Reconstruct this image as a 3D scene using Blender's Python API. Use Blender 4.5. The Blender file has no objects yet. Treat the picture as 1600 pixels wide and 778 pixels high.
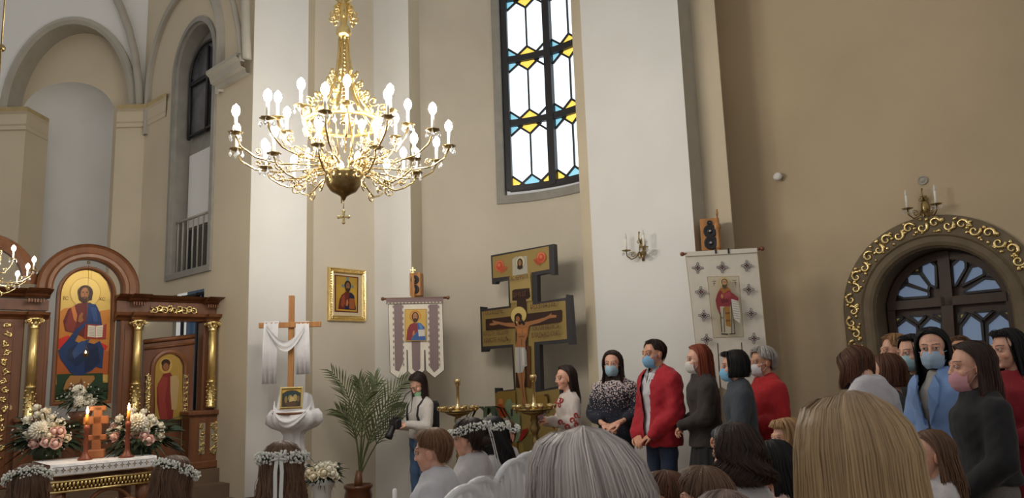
import bpy, bmesh, math, random
import numpy as np
from mathutils import Vector, Matrix, Euler
random.seed(7); rng = np.random.default_rng(7)
R = math.radians
scene = bpy.context.scene
COL = scene.collection

# ---------------------------------------------------------------- camera
F_PX, PITCH, ROLL, CAM_H = 1200.0, R(9.2), math.asin(.034), 1.45
cam_d = bpy.data.cameras.new('camera'); cam = bpy.data.objects.new('photo_camera', cam_d); COL.objects.link(cam)
cam_d.sensor_width = 36; cam_d.sensor_fit = 'HORIZONTAL'; cam_d.lens = F_PX / 1600 * 36
cam_d.clip_start = .05; cam_d.clip_end = 200
cF = Vector((0, math.cos(PITCH), math.sin(PITCH))); cU0 = Vector((0, -math.sin(PITCH), math.cos(PITCH))); cR0 = Vector((1, 0, 0))
cR = cR0 * math.cos(ROLL) - cU0 * math.sin(ROLL); cU = cR0 * math.sin(ROLL) + cU0 * math.cos(ROLL)
cM = Matrix((cR, cU, -cF)).transposed().to_4x4(); cM.translation = (0, 0, CAM_H)
cam.matrix_world = cM
scene.camera = cam
cam_d.dof.use_dof = True; cam_d.dof.focus_distance = 8.0; cam_d.dof.aperture_fstop = 10

def at(x, y, Y):
    "world point seen at photo pixel x, y at depth Y"
    d = cF + cR * ((x - 800) / F_PX) + cU * ((389 - y) / F_PX)
    return Vector((0, 0, CAM_H)) + d * (Y / d.y)
def atz(x, y, z):
    d = cF + cR * ((x - 800) / F_PX) + cU * ((389 - y) / F_PX)
    return Vector((0, 0, CAM_H)) + d * ((z - CAM_H) / d.z)

# ---------------------------------------------------------------- sky, exposure
world = bpy.data.worlds.new('dusk_sky'); scene.world = world; world.use_nodes = True
bg = world.node_tree.nodes['Background']; bg.inputs[0].default_value = (1, .96, .90, 1); bg.inputs[1].default_value = .43
vs = scene.view_settings
vs.view_transform = 'Standard'; vs.look = 'None'; vs.gamma = 1; vs.exposure = 0.0; vs.use_curve_mapping = False
BULB = 150.0        # radiance of one chandelier bulb

# ---------------------------------------------------------------- materials
MATS = {}
def srgb(r, g, b):
    f = lambda c: c / 12.92 if c <= .04045 else ((c + .055) / 1.055) ** 2.4
    return (f(r / 255), f(g / 255), f(b / 255))
def mat(name, col, rough=.6, metal=0, var=0, vscale=8, bump=0, bscale=40, col2=None, emit=None, estr=0, attr=False, stretch=None, spec=None, trans=0, alpha=1, sheen=0, wave=None, coat=0):
    if name in MATS: return MATS[name]
    m = bpy.data.materials.new(name); m.use_nodes = True; MATS[name] = m
    nt = m.node_tree; N = nt.nodes; L = nt.links; b = N['Principled BSDF']
    c = tuple(col) + (1,)
    b.inputs['Base Color'].default_value = c; b.inputs['Roughness'].default_value = rough; b.inputs['Metallic'].default_value = metal
    if spec is not None: b.inputs['Specular IOR Level'].default_value = spec
    if trans: b.inputs['Transmission Weight'].default_value = trans
    if alpha < 1: b.inputs['Alpha'].default_value = alpha
    if sheen: b.inputs['Sheen Weight'].default_value = sheen
    if coat: b.inputs['Coat Weight'].default_value = coat
    m.diffuse_color = c
    tc = N.new('ShaderNodeTexCoord'); src = tc.outputs['Object']
    if stretch:
        mp = N.new('ShaderNodeMapping'); mp.inputs['Scale'].default_value = stretch; L.new(src, mp.inputs[0]); src = mp.outputs[0]
    if attr:
        a = N.new('ShaderNodeAttribute'); a.attribute_name = 'paint'
        L.new(a.outputs['Color'], b.inputs['Base Color'])
    if var or col2:
        n = N.new('ShaderNodeTexNoise'); n.inputs['Scale'].default_value = vscale; n.inputs['Detail'].default_value = 6
        L.new(src, n.inputs['Vector'])
        cr = N.new('ShaderNodeValToRGB'); L.new(n.outputs[0], cr.inputs[0])
        c2 = tuple(col2) + (1,) if col2 else tuple(max(0, x * (1 - var)) for x in col) + (1,)
        cr.color_ramp.elements[0].color = c2; cr.color_ramp.elements[1].color = c if col2 else tuple(min(1, x * (1 + var * .6)) for x in col) + (1,)
        cr.color_ramp.elements[0].position = .32; cr.color_ramp.elements[1].position = .68
        L.new(cr.outputs[0], b.inputs['Base Color'])
    if wave:
        w = N.new('ShaderNodeTexWave'); w.inputs['Scale'].default_value = wave; w.inputs['Distortion'].default_value = 5; w.inputs['Detail'].default_value = 3
        L.new(src, w.inputs['Vector']); cr = N.new('ShaderNodeValToRGB'); L.new(w.outputs[0], cr.inputs[0])
        cr.color_ramp.elements[0].color = tuple(x * .72 for x in col) + (1,); cr.color_ramp.elements[1].color = c
        L.new(cr.outputs[0], b.inputs['Base Color'])
    if bump:
        n2 = N.new('ShaderNodeTexNoise'); n2.inputs['Scale'].default_value = bscale; n2.inputs['Detail'].default_value = 5
        L.new(src, n2.inputs['Vector'])
        bp = N.new('ShaderNodeBump'); bp.inputs['Strength'].default_value = bump; bp.inputs['Distance'].default_value = .02
        L.new(n2.outputs[0], bp.inputs['Height']); L.new(bp.outputs[0], b.inputs['Normal'])
    if emit:
        b.inputs['Emission Color'].default_value = tuple(emit) + (1,); b.inputs['Emission Strength'].default_value = estr
    return m

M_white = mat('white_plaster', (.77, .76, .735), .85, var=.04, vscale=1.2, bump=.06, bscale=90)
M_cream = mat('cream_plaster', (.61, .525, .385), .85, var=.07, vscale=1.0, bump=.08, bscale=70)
M_pale = mat('pale_cream_plaster', (.65, .59, .49), .85, var=.07, vscale=1.0, bump=.08, bscale=70)
M_ochre = mat('ochre_plaster', (.52, .415, .275), .85, var=.10, vscale=.9, bump=.08, bscale=70)
M_niche = mat('conch_plaster', (.58, .52, .42), .85, var=.07, vscale=1.1, bump=.08, bscale=70)
M_grey = mat('grey_stone_trim', (.30, .285, .25), .8, var=.12, vscale=6, bump=.1, bscale=60)
M_mould = mat('taupe_moulding', (.42, .39, .33), .8, var=.08, vscale=4)
M_gold_trim = mat('ochre_cornice_edge', (.50, .39, .20), .7, var=.1)
M_wood = mat('dark_walnut', srgb(112, 68, 40), .42, var=.28, vscale=5, stretch=(3, 3, .4), bump=.05, bscale=30, coat=.2)
M_oak = mat('warm_oak', srgb(126, 80, 48), .42, var=.2, vscale=6, stretch=(3, 3, .5))
M_pine = mat('honey_pine', srgb(178, 124, 70), .5, var=.22, vscale=7, stretch=(5, 5, .5))
M_gold = mat('gilded_metal', (.80, .62, .28), .28, 1, var=.12, vscale=20, bump=.12, bscale=60)
M_goldleaf = mat('gold_leaf', (.86, .64, .26), .36, .85, var=.12, vscale=14)
M_brass = mat('polished_brass', (.74, .57, .28), .2, 1)
M_brassd = mat('dark_brass', (.34, .25, .11), .35, 1, var=.2, vscale=30)
M_black = mat('black_plastic', (.012, .012, .014), .45)
M_iron = mat('black_window_lead', (.02, .019, .022), .5)
M_linen = mat('white_linen', (.80, .80, .82), .9, bump=.15, bscale=60)
M_clothw = mat('white_cotton', (.74, .73, .75), .9, var=.05, vscale=10, bump=.2, bscale=25)
M_cream_cloth = mat('ivory_cloth', (.78, .73, .62), .9, var=.04, vscale=20, bump=.06, bscale=200)
M_art = mat('painted_picture', (1, 1, 1), .5, attr=True)
M_artgold = mat('painted_gilt_icon', (1, 1, 1), .34, .35, attr=True)
M_glass_crystal = mat('crystal', (.95, .97, 1), .05, spec=1.0, trans=.75)
M_leaf = mat('palm_leaf_green', srgb(96, 106, 68), .55, var=.3, vscale=10)
M_dleaf = mat('dark_foliage', srgb(34, 52, 28), .6, var=.35, vscale=12)
M_petal = mat('ivory_petal', (.88, .84, .72), .7, var=.05)
M_pink = mat('blush_petal', (.86, .60, .54), .7, var=.08)
M_tiny = mat('gypsophila_white', (.82, .83, .78), .8)
M_wax = mat('honey_wax', srgb(196, 130, 50), .5)
M_flame = mat('candle_flame', (1, .75, .35), .5, emit=(1, .72, .32), estr=26)
M_bulb = mat('lit_bulb', (1, .95, .85), .4, emit=(1, .94, .84), estr=BULB)
M_sleeve = mat('candle_sleeve', (.9, .88, .8), .6)

# ---------------------------------------------------------------- mesh builder
class MB:
    def __init__(s): s.v = []; s.f = []; s.m = []; s.c = []; s.sm = []; s.T = Matrix.Identity(4)
    def add(s, verts, faces, mi=0, col=(1, 1, 1), smooth=True):
        o = len(s.v); T = s.T
        s.v.extend([tuple(T @ Vector(p)) for p in verts])
        for f in faces: s.f.append(tuple(i + o for i in f)); s.m.append(mi); s.sm.append(smooth)
        s.c.extend([col] * len(verts)); return o
    def box(s, c, d, mi=0, rot=None, col=(1, 1, 1), bev=0):
        x, y, z = d[0] / 2, d[1] / 2, d[2] / 2; c = Vector(c)
        rm = rot.to_matrix() if isinstance(rot, Euler) else (rot or Matrix.Identity(3))
        if bev:
            b = min(bev, x * .9, y * .9, z * .9); pts = []
            for sx in (-1, 1):
                for sy in (-1, 1):
                    for sz in (-1, 1):
                        pts += [(sx * x, sy * (y - b), sz * (z - b)), (sx * (x - b), sy * y, sz * (z - b)), (sx * (x - b), sy * (y - b), sz * z)]
            bm = bmesh.new(); vs_ = [bm.verts.new(p) for p in pts]; bmesh.ops.convex_hull(bm, input=vs_)
            bm.verts.index_update()
            s.add([c + rm @ v.co for v in bm.verts], [[v.index for v in f.verts] for f in bm.faces], mi, col, False); bm.free(); return
        p = [c + rm @ Vector((a * x, b_ * y, e * z)) for a in (-1, 1) for b_ in (-1, 1) for e in (-1, 1)]
        s.add(p, [(0, 1, 3, 2), (4, 6, 7, 5), (0, 4, 5, 1), (2, 3, 7, 6), (0, 2, 6, 4), (1, 5, 7, 3)], mi, col, False)
    def tube(s, pts, r, seg=8, mi=0, cap=True, col=(1, 1, 1), closed=False, flat=1.0):
        pts = [Vector(p) for p in pts]; n = len(pts)
        rs = list(r) if hasattr(r, '__len__') else [r] * n
        up = None; V = []
        for i, p in enumerate(pts):
            if closed: t = pts[(i + 1) % n] - pts[i - 1]
            else: t = pts[min(i + 1, n - 1)] - pts[max(i - 1, 0)]
            t = t.normalized() if t.length > 1e-9 else Vector((0, 0, 1))
            if up is None:
                up = Vector((0, 0, 1)) if abs(t.z) < .9 else Vector((1, 0, 0))
            a = up - t * up.dot(t)
            if a.length < 1e-6: a = t.orthogonal()
            a.normalize(); up = a; b = t.cross(a)
            for k in range(seg):
                an = 2 * math.pi * k / seg
                V.append(p + (a * math.cos(an) * flat + b * math.sin(an)) * rs[i])
        Fs = []
        for i in range(n if closed else n - 1):
            for k in range(seg):
                j = (i + 1) % n
                Fs.append((i * seg + k, i * seg + (k + 1) % seg, j * seg + (k + 1) % seg, j * seg + k))
        if cap and not closed: Fs += [tuple(range(seg))[::-1], tuple((n - 1) * seg + k for k in range(seg))]
        s.add(V, Fs, mi, col)
    def lathe(s, prof, seg=20, c=(0, 0, 0), mi=0, col=(1, 1, 1), wob=None, smooth=True):
        V = []; c = Vector(c)
        for r, z in prof:
            for k in range(seg):
                an = 2 * math.pi * k / seg; rr = r * (wob(an) if wob else 1)
                V.append(c + Vector((rr * math.cos(an), rr * math.sin(an), z)))
        Fs = [(i * seg + k, i * seg + (k + 1) % seg, (i + 1) * seg + (k + 1) % seg, (i + 1) * seg + k) for i in range(len(prof) - 1) for k in range(seg)]
        if prof[0][0] > 1e-4: Fs.append(tuple(range(seg))[::-1])
        if prof[-1][0] > 1e-4: Fs.append(tuple((len(prof) - 1) * seg + k for k in range(seg)))
        s.add(V, Fs, mi, col, smooth)
    def ell(s, c, r, seg=10, rings=6, mi=0, col=(1, 1, 1), rot=None):
        if not hasattr(r, '__len__'): r = (r, r, r)
        c = Vector(c); rm = rot.to_matrix() if isinstance(rot, Euler) else (rot or Matrix.Identity(3))
        V = [c + rm @ Vector((0, 0, -r[2]))]
        for i in range(1, rings):
            ph = -math.pi / 2 + math.pi * i / rings
            for k in range(seg):
                an = 2 * math.pi * k / seg
                V.append(c + rm @ Vector((r[0] * math.cos(ph) * math.cos(an), r[1] * math.cos(ph) * math.sin(an), r[2] * math.sin(ph))))
        V.append(c + rm @ Vector((0, 0, r[2]))); Fs = []
        for k in range(seg):
            Fs.append((0, 1 + (k + 1) % seg, 1 + k)); e = 1 + (rings - 2) * seg
            Fs.append((e + k, e + (k + 1) % seg, len(V) - 1))
        for i in range(rings - 2):
            for k in range(seg):
                a = 1 + i * seg
                Fs.append((a + k, a + (k + 1) % seg, a + seg + (k + 1) % seg, a + seg + k))
        s.add(V, Fs, mi, col)
    def cap(s, p0, p1, r0, r1, seg=14, sc=(1, 1, 1), mi=0, col=(1, 1, 1)):
        "tapered capsule"
        p0, p1 = Vector(p0), Vector(p1); t = (p1 - p0).normalized(); pts = []; rs = []
        for k in range(5):
            a = math.pi / 2 * (1 - k / 4); pts.append(p0 - t * r0 * math.sin(a)); rs.append(max(1e-4, r0 * math.cos(a)))
        for k in range(5):
            a = math.pi / 2 * k / 4; pts.append(p1 + t * r1 * math.sin(a)); rs.append(max(1e-4, r1 * math.cos(a)))
        s.tube(pts, rs, seg, mi, True, col, flat=sc[0])
    def prism(s, poly, y0, y1, mi=0, col=(1, 1, 1), smooth=False):
        "polygon in local x,z pulled from y0 to y1 (convex or simple)"
        n = len(poly); V = [(p[0], y0, p[1]) for p in poly] + [(p[0], y1, p[1]) for p in poly]
        s.add(V, [tuple(range(n))[::-1], tuple(range(n, 2 * n))] + [(k, (k + 1) % n, n + (k + 1) % n, n + k) for k in range(n)], mi, col, smooth)
    def mesh(s, name, mats):
        me = bpy.data.meshes.new(name); me.from_pydata(s.v, [], s.f)
        for m in (mats if isinstance(mats, (list, tuple)) else [mats]): me.materials.append(m)
        me.polygons.foreach_set('material_index', s.m); me.polygons.foreach_set('use_smooth', s.sm)
        ca = me.color_attributes.new('paint', 'FLOAT_COLOR', 'POINT')
        ca.data.foreach_set('color', np.hstack([np.array(s.c, dtype=np.float32).reshape(-1, 3), np.ones((len(s.v), 1), np.float32)]).ravel())
        bm = bmesh.new(); bm.from_mesh(me); bmesh.ops.recalc_face_normals(bm, faces=bm.faces); bm.to_mesh(me); bm.free()
        return me
    def build(s, name, mats, parent=None, loc=None, rz=0, **kw):
        return link(name, s.mesh(name, mats), parent, loc, rz, **kw)

def props(o, label=None, cat=None, group=None, kind=None):
    if label: o['label'] = label
    if cat: o['category'] = cat
    if group: o['group'] = group
    if kind: o['kind'] = kind
    return o
def link(name, data, parent=None, loc=None, rz=0, label=None, cat=None, group=None, kind=None):
    o = bpy.data.objects.new(name, data); COL.objects.link(o)
    if parent: o.parent = parent
    if loc is not None: o.location = loc
    if rz: o.rotation_euler = (0, 0, rz)
    return props(o, label, cat, group, kind)
def thing(name, label, cat, loc=(0, 0, 0), rz=0, group=None):
    o = bpy.data.objects.new(name, None); COL.objects.link(o); o.empty_display_size = .1
    o.location = loc; o.rotation_euler = (0, 0, rz)
    return props(o, label, cat, group)
def copy_tree(o, parent=None):
    c = o.copy(); COL.objects.link(c)
    if parent: c.parent = parent
    for ch in list(o.children): copy_tree(ch, c)
    return c
def struct(name, mb, m, parent=None): return mb.build(name, m, parent, kind=None if parent else 'structure')
def arcpts(cx, cz, rx, rz_, a0, a1, n): return [(cx + rx * math.cos(R(a0 + (a1 - a0) * i / n)), cz + rz_ * math.sin(R(a0 + (a1 - a0) * i / n))) for i in range(n + 1)]
def spiral(c, r0, turns, a0, n=14, sgn=1, ax=(0, 2)):
    "flat scroll curve in a plane, list of 3-vectors around c"
    out = []
    for i in range(n + 1):
        t = i / n; r = r0 * (1 - .85 * t); a = a0 + sgn * turns * 2 * math.pi * t; p = [0, 0, 0]
        p[ax[0]] = r * math.cos(a); p[ax[1]] = r * math.sin(a); out.append(Vector(c) + Vector(p))
    return out
def art(name, shapes, parent=None, m=None, loc=None, step=.0006, T=None):
    "flat painted picture: coloured shapes laid on each other in the local x,z plane, facing -y"
    b = MB(); 
    if T: b.T = T
    for i, sh in enumerate(shapes):
        y = -step * (i + 1); col = srgb(*sh[1])
        if sh[0] == 'e':
            cx, cz, rx, rz_ = sh[2]; tilt = R(sh[3]) if len(sh) > 3 else 0
            poly = []
            for k in range(20):
                a = k * math.pi / 10; px, pz = rx * math.cos(a), rz_ * math.sin(a)
                poly.append((cx + px * math.cos(tilt) - pz * math.sin(tilt), cz + px * math.sin(tilt) + pz * math.cos(tilt)))
        elif sh[0] == 'r': x0, z0, x1, z1 = sh[2]; poly = [(x0, z0), (x1, z0), (x1, z1), (x0, z1)]
        elif sh[0] == 'l':   # line strip with width
            pts, w = sh[2], sh[3]
            for (ax_, az), (bx, bz) in zip(pts[:-1], pts[1:]):
                d = Vector((bx - ax_, bz - az)); d = d.normalized() * w / 2 if d.length > 1e-9 else Vector((w, 0)); nx, nz = -d.y, d.x
                b.add([(ax_ + nx, y, az + nz), (ax_ - nx, y, az - nz), (bx - nx, y, bz - nz), (bx + nx, y, bz + nz)], [(0, 1, 2, 3)], 0, col, False)
            continue
        else: poly = sh[2]
        b.add([(p[0], y, p[1]) for p in poly], [tuple(range(len(poly)))], 0, col, False)
    o = b.build(name, m or M_art, parent)
    if loc: o.location = loc
    return o
def text_mesh(name, body, size, m, parent=None, loc=(0, 0, 0), rot=(R(90), 0, 0), width=None, ext=.0008, align='CENTER'):
    cu = bpy.data.curves.new(name, 'FONT'); cu.body = body; cu.size = size; cu.align_x = align; cu.extrude = ext; cu.resolution_u = 2
    t = bpy.data.objects.new(name, cu); TMP.collection.objects.link(t); TMP.view_layers[0].update()
    me = bpy.data.meshes.new_from_object(t.evaluated_get(TMP.view_layers[0].depsgraph)); bpy.data.objects.remove(t)
    me.name = name; me.materials.clear(); me.materials.append(m)
    o = link(name, me, parent, loc); o.rotation_euler = rot
    if width and len(me.vertices):
        xs = [v.co.x for v in me.vertices]; w = max(xs) - min(xs)
        if w > 0: o.scale = (width / w, 1, 1)
    return o
TMP = bpy.data.scenes.new('workbench')
def remesh(mb, voxel, smooth=5, sf=.5):
    "melt overlapping closed shapes into one continuous surface -> (verts array, polys list)"
    me = bpy.data.meshes.new('tmp'); me.from_pydata(mb.v, [], mb.f)
    bm = bmesh.new(); bm.from_mesh(me); bmesh.ops.recalc_face_normals(bm, faces=bm.faces); bm.to_mesh(me); bm.free()
    o = bpy.data.objects.new('tmp', me); TMP.collection.objects.link(o)
    md = o.modifiers.new('r', 'REMESH'); md.mode = 'VOXEL'; md.voxel_size = voxel
    if smooth: sm = o.modifiers.new('s', 'SMOOTH'); sm.iterations = smooth; sm.factor = sf
    TMP.view_layers[0].update(); e = o.evaluated_get(TMP.view_layers[0].depsgraph); m2 = e.to_mesh()
    V = np.empty(len(m2.vertices) * 3, np.float32); m2.vertices.foreach_get('co', V); V = V.reshape(-1, 3)
    Nn = np.empty(len(m2.vertices) * 3, np.float32); m2.vertices.foreach_get('normal', Nn); Nn = Nn.reshape(-1, 3)
    P = [tuple(p.vertices) for p in m2.polygons]
    e.to_mesh_clear(); bpy.data.objects.remove(o); bpy.data.meshes.remove(me)
    return V.astype(np.float64), P, Nn.astype(np.float64)
def raw_mesh(name, V, P, m, cols=None, smooth=True):
    me = bpy.data.meshes.new(name); me.from_pydata(np.asarray(V).tolist(), [], P)
    for q in (m if isinstance(m, (list, tuple)) else [m]): me.materials.append(q)
    if smooth: me.polygons.foreach_set('use_smooth', [True] * len(me.polygons))
    if cols is not None:
        ca = me.color_attributes.new('paint', 'FLOAT_COLOR', 'POINT'); ca.data.foreach_set('color', np.asarray(cols, np.float32).ravel())
    return me
# ================================================================ the setting
def hd(deg): return Vector((math.sin(R(deg)), math.cos(R(deg)), 0))
class Line:
    def __init__(s, O, head, N): s.O = Vector((O[0], O[1], 0)); s.D = hd(head); s.N = hd(N); s.head = head
    def p(s, a, z, d=0): return s.O + s.D * a + s.N * d + Vector((0, 0, z))
    def hit(s, x, y=585, d=0):
        r = at(x, y, 1.0); O = s.O + s.N * d
        return -(O.x * r.y - O.y * r.x) / (s.D.x * r.y - s.D.y * r.x)
    def z(s, x, y, d=0): a = s.hit(x, y, d); return at(x, y, s.p(a, 0, d).y).z
    def rz(s): return math.atan2(s.D.y, s.D.x)      # object x along the wall
class Arc:
    def __init__(s, c, r): s.c = Vector((c[0], c[1], 0)); s.r = r
    def p(s, a, z, d=0):
        ph = a / s.r; q = s.r - d; return s.c + Vector((q * math.sin(ph), q * math.cos(ph), z))
    def hit(s, x, y=585, d=0):
        r = at(x, y, 1.0); best = None
        for k in range(-900, 1800):
            a = k / 1000 * s.r; q = s.p(a, 0, d); e = abs(q.x * r.y - q.y * r.x)
            if best is None or e < best[0]: best = (e, a)
        return best[1]
    def z(s, x, y, d=0): a = s.hit(x, y, d); return at(x, y, s.p(a, 0, d).y).z
def panel(mb, S, ss, z0, z1, hole=None, d=0, mi=0):
    for a, b in zip(ss[:-1], ss[1:]):
        h = hole((a + b) / 2) if hole else None
        if h is None: mb.add([S.p(a, z0, d), S.p(b, z0, d), S.p(b, z1, d), S.p(a, z1, d)], [(0, 1, 2, 3)], mi, smooth=False)
        else:
            ha, hb = hole(a) or h, hole(b) or h
            if ha[0] > z0 + 1e-3: mb.add([S.p(a, z0, d), S.p(b, z0, d), S.p(b, hb[0], d), S.p(a, ha[0], d)], [(0, 1, 2, 3)], mi, smooth=False)
            mb.add([S.p(a, ha[1], d), S.p(b, hb[1], d), S.p(b, z1, d), S.p(a, z1, d)], [(0, 1, 2, 3)], mi, smooth=False)
def sweep(mb, S, out, prof, closed=False, mi=0, sgn=1, smooth=False):
    "sweep profile [(outward offset, depth)] along outline [(s, z)]"
    n = len(out); rows = []
    for i, (a, z) in enumerate(out):
        p0 = Vector(out[i - 1]) if (i > 0 or closed) else None; p1 = Vector(out[(i + 1) % n]) if (i < n - 1 or closed) else None
        p = Vector((a, z)); ns = []
        for q, r in ((p0, p), (p, p1)):
            if q is None or r is None: continue
            t = r - q
            if t.length > 1e-6: t.normalize(); ns.append(Vector((-t.y, t.x)) * sgn)
        nn = sum(ns, Vector((0, 0)))
        nn.normalize(); k = 1 / max(.35, nn.dot(ns[0])); rows.append([S.p(a + nn.x * o * k, z + nn.y * o * k, d) for o, d in prof])
    m = len(prof); V = [q for r in rows for q in r]
    mb.add(V, [(i * m + k, i * m + k + 1, ((i + 1) % n) * m + k + 1, ((i + 1) % n) * m + k) for i in range(n if closed else n - 1) for k in range(m - 1)], mi, smooth=smooth)
def arch_hole(sa, sb, zb, zs, rise):
    c, hw = (sa + sb) / 2, (sb - sa) / 2
    def h(s):
        if s < sa - 1e-6 or s > sb + 1e-6: return None
        return (zb, zs + rise * math.sqrt(max(0, 1 - ((s - c) / hw) ** 2)))
    return h
def arch_line(sa, sb, zb, zs, rise, n=24, legs=True):
    c, hw = (sa + sb) / 2, (sb - sa) / 2
    L = [(c + hw * math.cos(R(180 - 180 * i / n)), zs + rise * math.sin(R(180 * i / n))) for i in range(n + 1)]
    return ([(sa, zb)] if legs else []) + L + ([(sb, zb)] if legs else [])
def arch_ss(sa, sb, lo, hi, n=24):
    c, hw = (sa + sb) / 2, (sb - sa) / 2
    return [lo] + [c - hw * math.cos(R(180 * i / n)) for i in range(n + 1)] + [hi]
lin = lambda a, b, n: [a + (b - a) * i / n for i in range(n + 1)]
ZT = 9.0

# floor
fl = MB(); fl.add([(-16, -4, 0), (14, -4, 0), (14, 20, 0), (-16, 20, 0)], [(0, 1, 2, 3)], smooth=False)
struct('floor', fl, mat('stone_floor', srgb(120, 98, 78), .5, var=.2, vscale=3))

# the wall with the framed icon and the pier beside it
C0 = (-1.74, 9.6)
LP = Line(C0, 220, 130)                       # icon wall, from the corner back towards the nave
sB = LP.hit(488); w = MB(); panel(w, LP, [0, sB], 0, ZT); struct('wall_icon', w, M_pale)
PIER_A = Line(tuple((LP.p(sB, 0, .12)).xy), 224, 134)
sA = PIER_A.hit(378) ; sA0 = PIER_A.hit(477)
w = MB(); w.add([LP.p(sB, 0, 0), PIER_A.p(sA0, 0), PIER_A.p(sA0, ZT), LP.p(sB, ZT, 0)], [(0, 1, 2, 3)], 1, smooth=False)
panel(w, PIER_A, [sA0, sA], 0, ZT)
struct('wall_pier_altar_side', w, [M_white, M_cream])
A = PIER_A.p(sA, 0)
# short wall from the corner to the conch with its pilaster
LQ = Line(C0, 130, 220)
s1, s2 = LQ.hit(619), LQ.hit(645, d=.06)
w = MB(); panel(w, LQ, [0, s1], 0, ZT); struct('wall_corner', w, M_white)
w = MB(); w.add([LQ.p(s1, 0), LQ.p(s1, 0, .06), LQ.p(s1, ZT, .06), LQ.p(s1, ZT)], [(0, 1, 2, 3)], smooth=False)
panel(w, LQ, [s1, s2], 0, ZT, d=.06); struct('wall_pilaster', w, M_white)
CON = Arc((-.35, 8.1), 1.62)
E = LQ.p(s2, 0, .06); sF = CON.hit(663); Fp = CON.p(sF, 0)
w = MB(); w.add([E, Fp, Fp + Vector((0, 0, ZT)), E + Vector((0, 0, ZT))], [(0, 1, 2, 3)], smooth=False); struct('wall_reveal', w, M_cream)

# conch wall with the stained window
wl, wm = CON.hit(792, 200), CON.hit(858, 200); wr = 2 * wm - wl
zsill = CON.z(800, 293); zrow = [zsill + .88 * i for i in range(6)]
whole = lambda s: (zsill - .10, zrow[4] + .1) if wl - .05 < s < wr + .05 else None
sEnd = max(CON.r * R(60), wr + .12)
w = MB(); panel(w, CON, lin(sF, wl - .05, 14) + lin(wl - .05, wr + .05, 16)[1:] + lin(wr + .05, sEnd, 12)[1:], 0, ZT, whole)
struct('wall_conch', w, M_niche)
w = MB(); out = [(wl - .05, zrow[4] + .1)] + [(s, zsill - .1) for s in lin(wl - .05, wr + .05, 12)] + [(wr + .05, zrow[4] + .1)]
sweep(w, CON, out, [(-.11, 0), (-.11, .03), (-.01, .035), (0, .02), (.0, -.14)])
win = struct('window_1', w, M_grey)
fr = MB(); b = .055
def cbar(mb, a0, z0, a1, z1, wd, d0=-.10, d1=-.05, n=4):
    t = Vector((a1 - a0, z1 - z0)); t.normalize(); nx, nz = -t.y * wd / 2, t.x * wd / 2; rows = []
    for i in range(n + 1):
        a, z = a0 + (a1 - a0) * i / n, z0 + (z1 - z0) * i / n
        rows.append([CON.p(a + nx, z + nz, d0), CON.p(a + nx, z + nz, d1), CON.p(a - nx, z - nz, d1), CON.p(a - nx, z - nz, d0)])
    V = [q for r in rows for q in r]; F_ = [(i * 4 + k, i * 4 + (k + 1) % 4, i * 4 + 4 + (k + 1) % 4, i * 4 + 4 + k) for i in range(n) for k in range(4)]
    mb.add(V, F_ + [(0, 1, 2, 3), (n * 4 + 3, n * 4 + 2, n * 4 + 1, n * 4)], smooth=False)
for a, wd in ((wl, .075), (wm, .10), (wr, .075)):
    m_ = MB(); cbar(m_, a, zsill - .02, a, zrow[4], wd, -.12, -.02, 1); m_.build('mullion', M_iron, win)
for z in zrow[:5]:
    m_ = MB(); cbar(m_, wl, z, wr, z, .085 if z > zsill else .07, -.12, -.03, 10); m_.build('transom', M_iron, win)
pane_c = mat('clear_lit_pane', (.8, .9, 1), .3, emit=(.80, .92, 1), estr=1.25)
pane_y = mat('amber_lit_pane', (.9, .7, .2), .3, emit=(1, .68, .08), estr=.85)
pane_b = mat('blue_lit_pane', (.3, .6, .75), .3, emit=(.25, .62, .80), estr=.75)
lead = MB()
for a0, a1 in ((wl + .035, wm - .05), (wm + .05, wr - .035)):
    for i in range(4):
        z0, z1 = zrow[i] + .04, zrow[i + 1] - .04; c = (a0 + a1) / 2; t = .155; h = .125
        q = lambda u, v: (a0 + (a1 - a0) * u, v)
        cb = pane_b if i == 0 else pane_y; cc = pane_y if i == 0 else pane_b; cr = pane_y if i == 0 else pane_c
        P_ = [(pane_c, [(a0, z0 + h), (a0 + t, z0), (c - t, z0), (c, z0 + h), (c, z1 - h), (c - t, z1), (a0 + t, z1), (a0, z1 - h)]),
              (pane_c, [(a1, z0 + h), (a1 - t, z0), (c + t, z0), (c, z0 + h), (c, z1 - h), (c + t, z1), (a1 - t, z1), (a1, z1 - h)]),
              (cb, [(c - t, z0), (c + t, z0), (c, z0 + h)]), (pane_y, [(c - t, z1), (c + t, z1), (c, z1 - h)]),
              (cc, [(a0, z0), (a0 + t, z0), (a0, z0 + h)]), (cr, [(a1, z0), (a1 - t, z0), (a1, z0 + h)]),
              (pane_b, [(a0, z1), (a0 + t, z1), (a0, z1 - h)]), (pane_c, [(a1, z1), (a1 - t, z1), (a1, z1 - h)])]
        for m_, pl in P_:
            g = MB(); g.add([CON.p(s, z, -.09) for s, z in pl] + [CON.p(s, z, -.096) for s, z in pl], [tuple(range(len(pl))), tuple(range(2 * len(pl) - 1, len(pl) - 1, -1))], smooth=False); g.build('pane', m_, win)
        cbar(lead, c, z0 + h, c, z1 - h, .02, -.095, -.07, 1)
        for s_, zz in ((1, z0), (-1, z1)):
            for (u0, u1) in ((a0, a0 + t), (c, c - t), (c, c + t), (a1, a1 - t)): cbar(lead, u0, zz + s_ * h, u1, zz, .026, -.095, -.07, 1)
lead.build('lead_strip', M_iron, win)
# ([CON.p(s, z, -.115) for s, z in ((wl - .05, zsill - .1), (wr + .05, zsill - .1), (wr + .05, zrow[4] + .1), (wl - .05, zrow[4] + .1))] , [(0, 1, 2, 3)], smooth=False)

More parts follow.
